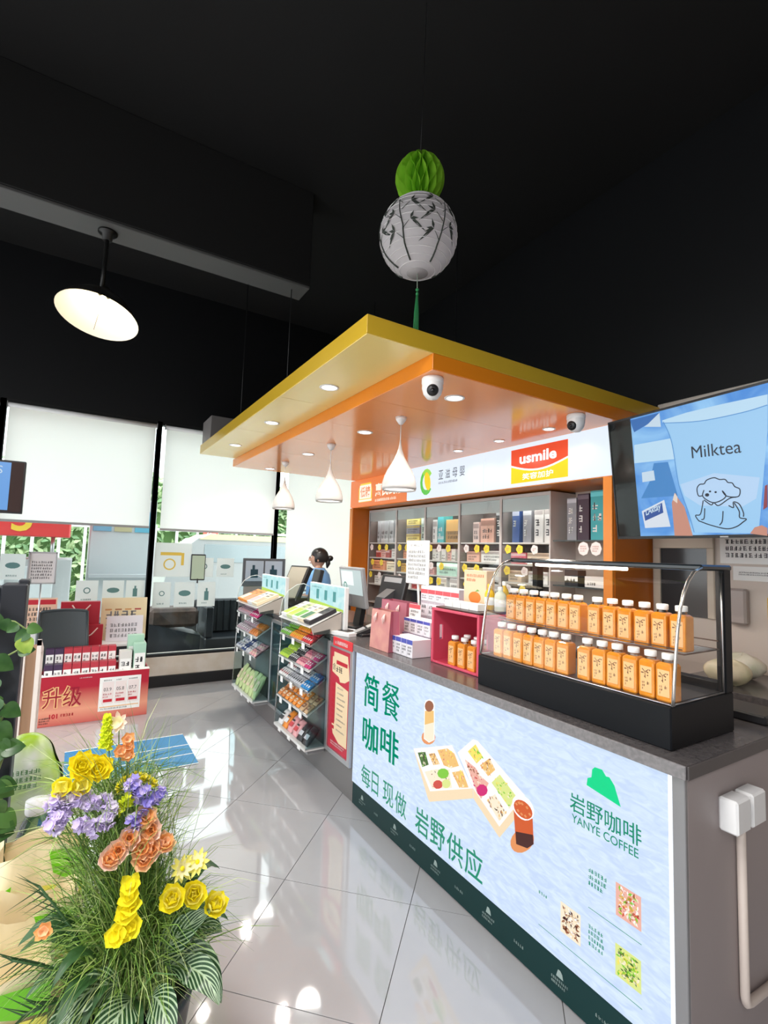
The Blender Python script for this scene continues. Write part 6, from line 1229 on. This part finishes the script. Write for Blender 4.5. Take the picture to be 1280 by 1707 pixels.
def bloom(kind, x, y, z):
    c = Vector((x, y, z)); n = ((camp-c).normalized()+Vector((r.uniform(-.5, .5), r.uniform(-.5, .5), r.uniform(0, .5)))).normalized(); m = MB(BC['yellow'])
    if kind == 'carn': rosette(m, c, n, [(9, .030, .022, .35, .004), (8, .026, .02, .7, .006), (7, .02, .016, 1.0, .006), (5, .014, .012, 1.3, .005)], [BC['gold'], BC['yellow'], BC['yellow'], BC['yellow']]); nm = 'carnation'
    elif kind == 'peony': rosette(m, c, n, [(7, .030, .028, .5, .008), (6, .026, .024, .9, .01), (5, .02, .02, 1.2, .01), (4, .014, .016, 1.45, .008)], [BC['yellow'], BC['lemon'], BC['yellow'], BC['lemon']]); nm = 'peony'
    elif kind == 'ran': rosette(m, c, n, [(7, .025, .024, .35, .006), (6, .02, .019, .7, .006), (5, .014, .014, 1.1, .006)], [BC['peach'], BC['orange'], BC['peach']] if r.random() < .6 else [BC['pink'], BC['peach'], BC['orange']]); m.use(BC['dark']).ball(c+n*.006, .0055, 8, 6); nm = 'ranunculus'
    elif kind == 'orangeS' or kind == 'orangeT': rosette(m, c, n, [(6, .016, .013, .4, .004), (5, .012, .011, .9, .004)], [BC['orange'], BC['peach']]); nm = 'small_bloom'
    elif kind == 'pinkpale': rosette(m, c, n, [(8, .024, .011, .4, .003), (6, .018, .01, .8, .003)], [BC['pink'], BC['cream']]); nm = 'aster'
    elif kind == 'daisy': rosette(m, c, n, [(10, .028, .010, .15, .002), (8, .02, .009, .5, .002)], [BC['lemon'], BC['cream']]); m.use(BC['yellow']).ball(c+n*.005, .006, 8, 6); nm = 'daisy'
    elif kind == 'butter': rosette(m, c, n, [(5, .022, .022, .3, .005), (4, .014, .015, .8, .004)], [BC['yellow'], BC['yellow']]); nm = 'buttercup'
    elif kind == 'tulip': rosette(m, c, n, [(5, .026, .024, .75, .008), (4, .02, .02, 1.2, .008)], [BC['yellow'], BC['lemon']]); nm = 'tulip'
    elif kind in ('lilac', 'violet'):
        cols = [BC['lilac'], BC['lilac2'], BC['lilac']] if kind == 'lilac' else [BC['violet'], BC['lilac']]
        for k in range(15): d = Vector((r.uniform(-1, 1), r.uniform(-1, .4), r.uniform(-1, 1))).normalized(); rosette(m, c+d*r.uniform(.008, .020), d, [(5, .0105, .010, .35, .002)], [r.choice(cols)])
        nm = 'lilac_cluster'
    elif kind == 'limeb':
        for k in range(10): d = Vector((r.uniform(-.6, .6), r.uniform(-.6, .6), r.uniform(-.2, 1))); rosette(m, c+Vector((d.x*.012, d.y*.012, d.z*.022)), d, [(4, .009, .008, .5, .002)], [BC['lime']])
        nm = 'lime_spike'
    else:
        for k in range(34): f = k/33; rosette(m, c+Vector((.008*math.sin(k*2.4)*(1-f*.6), .008*math.cos(k*2.4)*(1-f*.6), -.05+.085*f)), Vector((math.sin(k*2.4), math.cos(k*2.4), .4)), [(4, .012*(1-f*.4), .010, .5, .002)], [BC['lime'], BC['yellow']])
        nm = 'snapdragon'
    m.build(nm, fp)
    b = Vector((PXc+r.gauss(0, .03), PYc+r.gauss(0, .03), .33)); mid = (b+c)/2+Vector((0, .02, .05)); st.tube([b, mid, c-n*.006], .0017, 4)
for k_, x, y, z in BLOOMS:
    if k_ == 'carn' and z > .941: continue
    q_ = camp+(Vector((x, y, z))-camp)*.955; bloom(k_, *q_)
m = MB(BC['yellow'])
arcq = [(.143, 1.6, .862), (.150, 1.6, .880), (.165, 1.6, .892), (.185, 1.6, .896), (.205, 1.6, .890), (.222, 1.6, .879), (.238, 1.6, .862)]
for i in range(60): f = i/59*(len(arcq)-1); k_ = min(int(f), len(arcq)-2); p = Vector(arcq[k_]).lerp(Vector(arcq[k_+1]), f-k_); d = Vector((r.uniform(-1, 1), r.uniform(-1, 1), r.uniform(-1, 1))).normalized(); rosette(m, p+d*.003, d, [(4, .009, .008, .5, .001)], [BC['yellow'] if i % 3 else BC['lemon']])
m.build('drooping_spike', fp)
tag(st.build('stems', fp), kind='stuff')
# striped leaves with a UV driven stripe
CM = bpy.data.materials.new('calathea_leaf'); CM.use_nodes = True; nt = CM.node_tree; pb = nt.nodes['Principled BSDF']; pb.inputs['Roughness'].default_value = .4
uvn = nt.nodes.new('ShaderNodeUVMap'); sp = nt.nodes.new('ShaderNodeSeparateXYZ'); nt.links.new(uvn.outputs[0], sp.inputs[0])
def math_(op, a, b=None):
    n_ = nt.nodes.new('ShaderNodeMath'); n_.operation = op
    for i_, v in enumerate((a, b)):
        if v is None: continue
        if isinstance(v, (int, float)): n_.inputs[i_].default_value = v
        else: nt.links.new(v, n_.inputs[i_])
    return n_.outputs[0]
cu = math_('ABSOLUTE', math_('SUBTRACT', sp.outputs['X'], .5)); ph = math_('SUBTRACT', math_('MULTIPLY', sp.outputs['Y'], 62.0), math_('MULTIPLY', cu, 46.0)); wv = math_('SINE', ph); fac = math_('MAXIMUM', math_('GREATER_THAN', wv, .35), math_('LESS_THAN', cu, .03))
mxn = nt.nodes.new('ShaderNodeMix'); mxn.data_type = 'RGBA'; nt.links.new(fac, mxn.inputs[0]); mxn.inputs[6].default_value = (.018, .065, .022, 1); mxn.inputs[7].default_value = (.42, .55, .36, 1); nt.links.new(mxn.outputs[2], pb.inputs['Base Color'])
def bigleaf(p0, p1, p2, W, nrm, parent, m=CM, name='striped_leaf', fold=.25):
    p0, p1, p2 = Vector(p0), Vector(p1), Vector(p2); nrm = Vector(nrm).normalized()
    def f(u, v):
        vv = max(v*1.25-.25, 0); t_ = v; c = p0*(1-t_)**2+p1*2*t_*(1-t_)+p2*t_*t_; d = (p1-p0)*(1-t_)+(p2-p1)*t_; s = d.cross(nrm).normalized(); w = W*(math.sin(math.pi*min(vv, 1)**.75)**.8 if 0 < vv < 1 else 0)+.0025*(1-v); x = (u-.5)*2
        return c+s*w*x+nrm*(w*fold*abs(x)+.0015*math.sin(v*40)*abs(x))
    return MB(m).surf(f, 10, 36).build(name, parent)
CMP = (-.25, -.7, .6)
for a, b_, c, W in (((.26, 1.55, .36), (.27, 1.50, .50), (.375, 1.42, .585), .036), ((.25, 1.53, .37), (.35, 1.46, .52), (.405, 1.39, .36), .045), ((.22, 1.50, .37), (.17, 1.42, .46), (.105, 1.33, .37), .046), ((.24, 1.50, .36), (.255, 1.40, .46), (.275, 1.32, .36), .036), ((.27, 1.52, .38), (.36, 1.44, .48), (.385, 1.34, .40), .034), ((.20, 1.52, .38), (.12, 1.45, .52), (.03, 1.42, .44), .036), ((.29, 1.60, .36), (.38, 1.60, .48), (.45, 1.58, .40), .04), ((.15, 1.54, .36), (.07, 1.5, .42), (.0, 1.48, .34), .036)):
    bigleaf(a, b_, c, W, CMP, fp)
GLF = mat('dark_leaf', (.03, .09, .025), .45)
for i in range(22):
    a = r.uniform(0, 6.28); p0 = Vector((PXc+.06*math.cos(a), PYc+.06*math.sin(a), .33)); R_ = r.uniform(.14, .24); h = r.uniform(-.03, .22)
    bigleaf(p0, p0+Vector((math.cos(a)*R_*.5, math.sin(a)*R_*.5, .12+h)), p0+Vector((math.cos(a)*R_, math.sin(a)*R_, h)), r.uniform(.016, .028), (0, -.3, 1), fp, GLF, 'leaf')

# ================================================================== LEFT EDGE: BLACK STAND WITH VINE, CRATE, BAGS
BS = mat('stand_black', (.022, .025, .032), .4)
t = thing('black_stand', 'tall black framed poster stand at the left edge wound with a vine', 'stand', (-.38, 2.24, 0))
for x0, x1 in ((-.215, -.140), (-.70, -.625)): MB(BS).box(x0, x1, 2.18, 2.30, 0, 1.395, .004).build('post', t)
MB(BS).box(-.625, -.215, 2.18, 2.30, 1.33, 1.385, .004).build('top_bar', t); MB(BS).box(-.172, -.138, 2.24, 2.31, 1.385, 1.408, .004).build('corner_cap', t)
MB(BS).box(-.625, -.215, 2.26, 2.29, .05, 1.33).build('back_board', t)
pst = MB(mat('stand_kraft', (.60, .42, .24), .7)).box(-.60, -.228, 2.25, 2.259, .5, 1.30).build('kraft_poster', t)
m = MB(hue('stand_pink', (.75, .25, .22))); rect(m, (-.36, 2.2492, 1.20), XR, ZU, 0, .125, 0, .10); rect(m, (-.36, 2.2492, .95), XR, ZU, .0, .13, 0, .12, hue('stand_straw', (.80, .62, .30))); rect(m, (-.34, 2.2492, .62), XR, ZU, 0, .11, 0, .15, hue('stand_orange', (.78, .26, .12))); m.build('poster_print', pst)
for z in (.42, .06): MB(BS).box(-.625, -.215, 2.10, 2.30, z, z+.02, .002).build('shelf', t)
t2 = thing('red_jar', 'red tin with white band on the black stand shelf', 'tin', (-.30, 2.17, .441)); MB(hue('tin_red', (.6, .03, .03))).lathe([(.001, 0), (.05, 0), (.052, .01), (.052, .13), (.046, .15), (.001, .15)], 24, (-.28, 2.17, .4405)).build('tin', t2); MB(PAPER).lathe([(.0528, .05), (.0528, .09)], 24, (-.28, 2.17, .4405)).build('band', t2)
v = thing('vine_garland', 'green leafy vine trailing down the black stand', 'vine', (-.2, 2.16, .2))
vp = [(-.30, 2.165, 1.34), (-.23, 2.15, 1.285), (-.165, 2.15, 1.27), (-.12, 2.14, 1.235), (-.135, 2.15, 1.18), (-.20, 2.15, 1.14), (-.21, 2.15, 1.04), (-.165, 2.15, .98), (-.19, 2.15, .90), (-.16, 2.15, .83), (-.18, 2.15, .74), (-.15, 2.15, .66), (-.19, 2.15, .55), (-.16, 2.15, .45), (-.19, 2.15, .34)]
MB(mat('vine_stem', (.22, .30, .10), .5)).tube(vp, .0035, 6).build('stem', v)
VG = mat('vine_leaf', (.022, .075, .018), .35, noise=(25, (.05, .13, .03), 3)); VL = mat('vine_leaf_light', (.40, .52, .10), .45, noise=(30, (.25, .42, .06), 3)); VM = mat('vine_leaf_mid', (.07, .17, .035), .45)
def heart(c, d, n, s, m, parent):
    c, d, n = Vector(c), Vector(d).normalized(), Vector(n).normalized(); w = d.cross(n).normalized()
    def f(u, vv): x = (u-.5)*2; prof_ = math.sin(math.pi*min(vv**.62, 1))**.8 if 0 < vv < 1 else 0; return c+d*(s*(vv-.06*abs(x)*(1-vv)))+w*(x*s*.46*prof_)+n*(s*(.10*abs(x)*prof_-.22*vv*vv))
    MB(m).surf(f, 6, 10).build('leaf', parent)
for i, (c, d, s, m_) in enumerate((((-.125, 2.13, 1.25), (.55, 0, -.15), .075, VM), ((-.135, 2.125, 1.215), (.30, -.1, -.95), .10, VL), ((-.27, 2.14, 1.35), (.5, 0, -.9), .13, VG), ((-.22, 2.13, 1.29), (-.6, 0, -.5), .10, VM), ((-.24, 2.14, 1.27), (-.2, 0, -1), .10, VG), ((-.21, 2.13, 1.15), (.7, 0, -.5), .11, VG), ((-.20, 2.13, 1.09), (-.5, 0, -.8), .11, VG), ((-.19, 2.13, 1.02), (-.4, 0, -.9), .10, VG), ((-.17, 2.13, .99), (.6, 0, -.5), .10, VG), ((-.19, 2.13, .93), (.5, 0, -.6), .12, VG), ((-.17, 2.13, .85), (.75, 0, -.15), .10, VG), ((-.18, 2.13, .80), (-.5, 0, -.6), .09, VM), ((-.17, 2.13, .74), (.7, 0, -.3), .10, VG), ((-.17, 2.13, .68), (.3, 0, -.9), .10, VG), ((-.18, 2.13, .60), (-.3, 0, -.9), .10, VG), ((-.17, 2.13, .55), (.5, 0, -.8), .10, VG), ((-.17, 2.13, .46), (.2, 0, -1), .11, VG), ((-.18, 2.13, .38), (-.4, 0, -.8), .10, VG))): heart(c, d, (-.1, -1, .35), s*.6, m_, v)
vr = random.Random(5)
for i in range(26):
    k_ = vr.uniform(0, len(vp)-1.01); a_ = Vector(vp[int(k_)]).lerp(Vector(vp[int(k_)+1]), k_-int(k_)); sd = vr.choice((-1, 1))
    heart(a_+Vector((0, -.015, 0)), (sd*vr.uniform(.3, 1), -.1, vr.uniform(-1, .1)), (-.1, -1, vr.uniform(.1, .8)), vr.uniform(.04, .07), vr.choice((VG, VG, VG, VM)), v)
# white wooden rack behind the stand
t = thing('white_rack', 'narrow white wooden rack with tan inner panel behind the vine', 'rack', (-.30, 3.45, 0)); WW = mat('rack_paint', (.82, .74, .70), .5); TN_ = mat('rack_tan', (.48, .30, .20), .6)
MB(WW).slab([(-.125, 3.28, 0), (-.125, 3.30, 0), (-.125, 3.30, 1.02), (-.125, 3.28, 1.02)], (-.02, 0, 0)).build('front_post', t); MB(WW).box(-.145, -.125, 3.60, 3.62, 0, .92, .002).build('rear_post', t)
MB(TN_).box(-.21, -.145, 3.34, 3.352, .435, .985).build('inner_panel', t); MB(WW).slab([(-.125, 3.28, 1.02), (-.125, 3.62, .92), (-.125, 3.62, .89), (-.125, 3.28, .99)], (-.02, 0, 0)).build('top_rail', t)
MB(WW).box(-.5, -.192, 3.28, 3.30, 0, 1.02, .002).build('front_panel', t); MB(WW).box(-.5, -.125, 3.28, 3.62, .40, .43, .002).build('shelf', t); MB(WW).box(-.5, -.48, 3.30, 3.62, 0, .92, .002).build('side_panel', t)
m = MB(hue('rack_print', (.55, .42, .45))); scrawl(m, (-.33, 3.2795, .60), XR, ZU, .12, .32, 7, seed=8); m.build('front_print', t)
# plastic sack, bottle, kraft bags
def blob(name, cat, label, c, rad, m, seed, squash=.7, parent_parts=None):
    t = thing(name, label, cat, (c[0], c[1], c[2]-rad[2])); q = random.Random(seed); k1, k2, k3 = q.uniform(2, 4), q.uniform(3, 6), q.uniform(0, 6)
    def f(u, v):
        a = 2*math.pi*u; th = math.pi*v; x, y, z = math.sin(th)*math.cos(a), math.sin(th)*math.sin(a), math.cos(th); k = 1+.06*math.sin(k1*a+k3)*math.sin(th)+.04*math.sin(k2*z*3+a*2)
        e = lambda s: math.copysign(abs(s)**squash, s); return (c[0]+rad[0]*e(x)*k*(1-.25*max(z, 0)), c[1]+rad[1]*e(y)*k*(1-.25*max(z, 0)), c[2]+rad[2]*e(z))
    MB(m).surf(f, 32, 24).build('bag_body', t); return t, f
tag(MB(mat('crate_wood', (.5, .36, .22), .6)).box(-.36, .02, 2.48, 2.95, 0, .20, .004).build('low_plinth'), 'low wooden plinth under the green and white sack', 'plinth')
SK_ = mat('sack_plastic', (.80, .84, .76), .25, noise=(7, (.42, .68, .02), 2)); t, f_ = blob('rice_sack', 'sack', 'green and white plastic rice sack behind the flowers', (-.12, 2.72, .455), (.135, .12, .25), SK_, 4, .75)
m = MB(INK); scrawl(m, (-.18, 2.585, .52), XR, Vector((0, .3, 1)).normalized(), .13, .08, 3, hue('sack_ink', (.12, .28, .1)), seed=3); m.build('sack_print', t); m = MB(hue('sack_blue', (.08, .3, .75))); m.poly([(-.06, 2.588, .36), (.0, 2.592, .37), (.012, 2.60, .42), (-.05, 2.59, .43)]); m.build('blue_patch', t)
t = thing('clear_bottle', 'clear plastic jar with dark green contents beside the flowers', 'jar', (-.06, 2.40, 0)); tag(t)
MB(glass('jar_clear', (.82, .88, .82), 1.0)).lathe([(.001, 0), (.06, 0), (.066, .02), (.066, .40), (.05, .46), (.035, .49), (.035, .52)], 24, (-.06, 2.40, .003)).build('shell', t); MB(mat('jar_green', (.04, .12, .05), .4)).lathe([(.001, .01), (.06, .01), (.06, .36), (.001, .36)], 24, (-.06, 2.40, .003)).build('contents', t); MB(WHITE).lathe([(.038, .50), (.04, .505), (.04, .545), (.001, .55)], 20, (-.06, 2.40, .003)).build('lid', t)
KR = mat('kraft_cream', (.90, .78, .52), .7, noise=(5, (.84, .70, .44), 4)); KG = hue('kraft_green', (.16, .55, .01)); KY = hue('kraft_yellow', (.80, .74, .12))
def kraft(label, x0, x1, y, d, h, seed, lean=0):
    t = thing('kraft_bag', label, 'bag', ((x0+x1)/2, y+d/2, 0), group='kraft bags'); jr = random.Random(seed)
    # open gusseted paper bag with wavy rim
    N = 28; per = []
    for i in range(N):
        f = i/N*4; k = int(f); u = f-k; per.append([(x0+(x1-x0)*u, y), (x1, y+d*u), (x1-(x1-x0)*u, y+d), (x0, y+d-d*u)][k])
    rings = []
    for j in range(9): z = h*j/8; rings.append([(px+lean*j/8+.008*math.sin(i*1.9+j*.8+seed), py+.008*math.cos(i*2.3+j+seed), z+(.018*math.sin(i*.9+seed) if j == 8 else 0)+.002) for i, (px, py) in enumerate(per)])
    vs = [p for q in rings for p in q]; fs = [(j*N+i, j*N+(i+1) % N, (j+1)*N+(i+1) % N, (j+1)*N+i) for j in range(8) for i in range(N)]+[tuple(range(N))]
    b = MB(KR); b.add(vs, fs, True); b.build('paper_body', t)
    def fr(x, z): return ((x0+(x1-x0)*x)+lean*z, y-.012, h*z)
    m = MB(KG).poly([fr(.55, .99), fr(1.02, .97), fr(1.0, .78), fr(.80, .80), fr(.62, .86)]); m.build('leaf_print', t); m = MB(KY).poly([fr(.50, .80), fr(1.0, .76), fr(1.0, .70), fr(.62, .70)]); m.build('yellow_print', t); m = MB(KG).poly([fr(.0, .80), fr(.16, .84), fr(.12, .66), fr(.0, .64)]); m.build('leaf_print', t)
    m = MB(INK); scrawl(m, fr(.08, .35), XR, ZU, (x1-x0)*.55, h*.14, 2, hue('kraft_ink', (.12, .14, .06)), seed=seed); scrawl(m, fr(.08, .60), XR, ZU, (x1-x0)*.4, h*.08, 1, hue('kraft_ink', (.12, .14, .06)), seed=seed+1); m.build('lettering', t)
    return t
kraft('cream kraft paper bag with green leaf print, front one left of flowers', -.16, .075, 1.84, .12, .46, 2)
kraft('taller cream kraft bag with green print standing behind the front bag', -.14, .10, 2.03, .13, .54, 5)
kraft('large plain kraft bag at the lower left corner', -.34, .02, 1.66, .15, .40, 9)
SKC = mat('paper_wrap', (.80, .64, .54), .6); blob('wrapped_parcel', 'parcel', 'pale pink wrapped paper parcel between stand and clear jar', (-.055, 2.265, .20), (.06, .055, .20), SKC, 12, .6)
# palm-like spray over the bags
m = MB(GLF)
for (a, b_) in (((.14, 1.58, .36), (-.02, 1.50, .72)), ((.12, 1.56, .36), (-.06, 1.48, .58)), ((.13, 1.55, .34), (-.03, 1.44, .48))):
    a, b_ = Vector(a), Vector(b_); m.tube([a, (a+b_)/2+Vector((0, 0, .03)), b_], .0025, 5)
    for k in range(26): f = .25+.75*k/25; p = a.lerp(b_, f)+Vector((0, 0, .03*math.sin(math.pi*f))); s = 1 if k % 2 else -1; d = Vector((-.05, r.uniform(-.03, .02), .03*s+.01)); n_ = Vector((0, -1, 0)).cross(d).normalized()*.0022; m.add([p-n_, p+n_, p+d*r.uniform(.9, 1.5)], [(0, 1, 2)])
m.build('fronds', fp)
# ------------------------------------------------ clean up the lettering helper
bpy.data.objects.remove(_to); bpy.data.curves.remove(_tc)
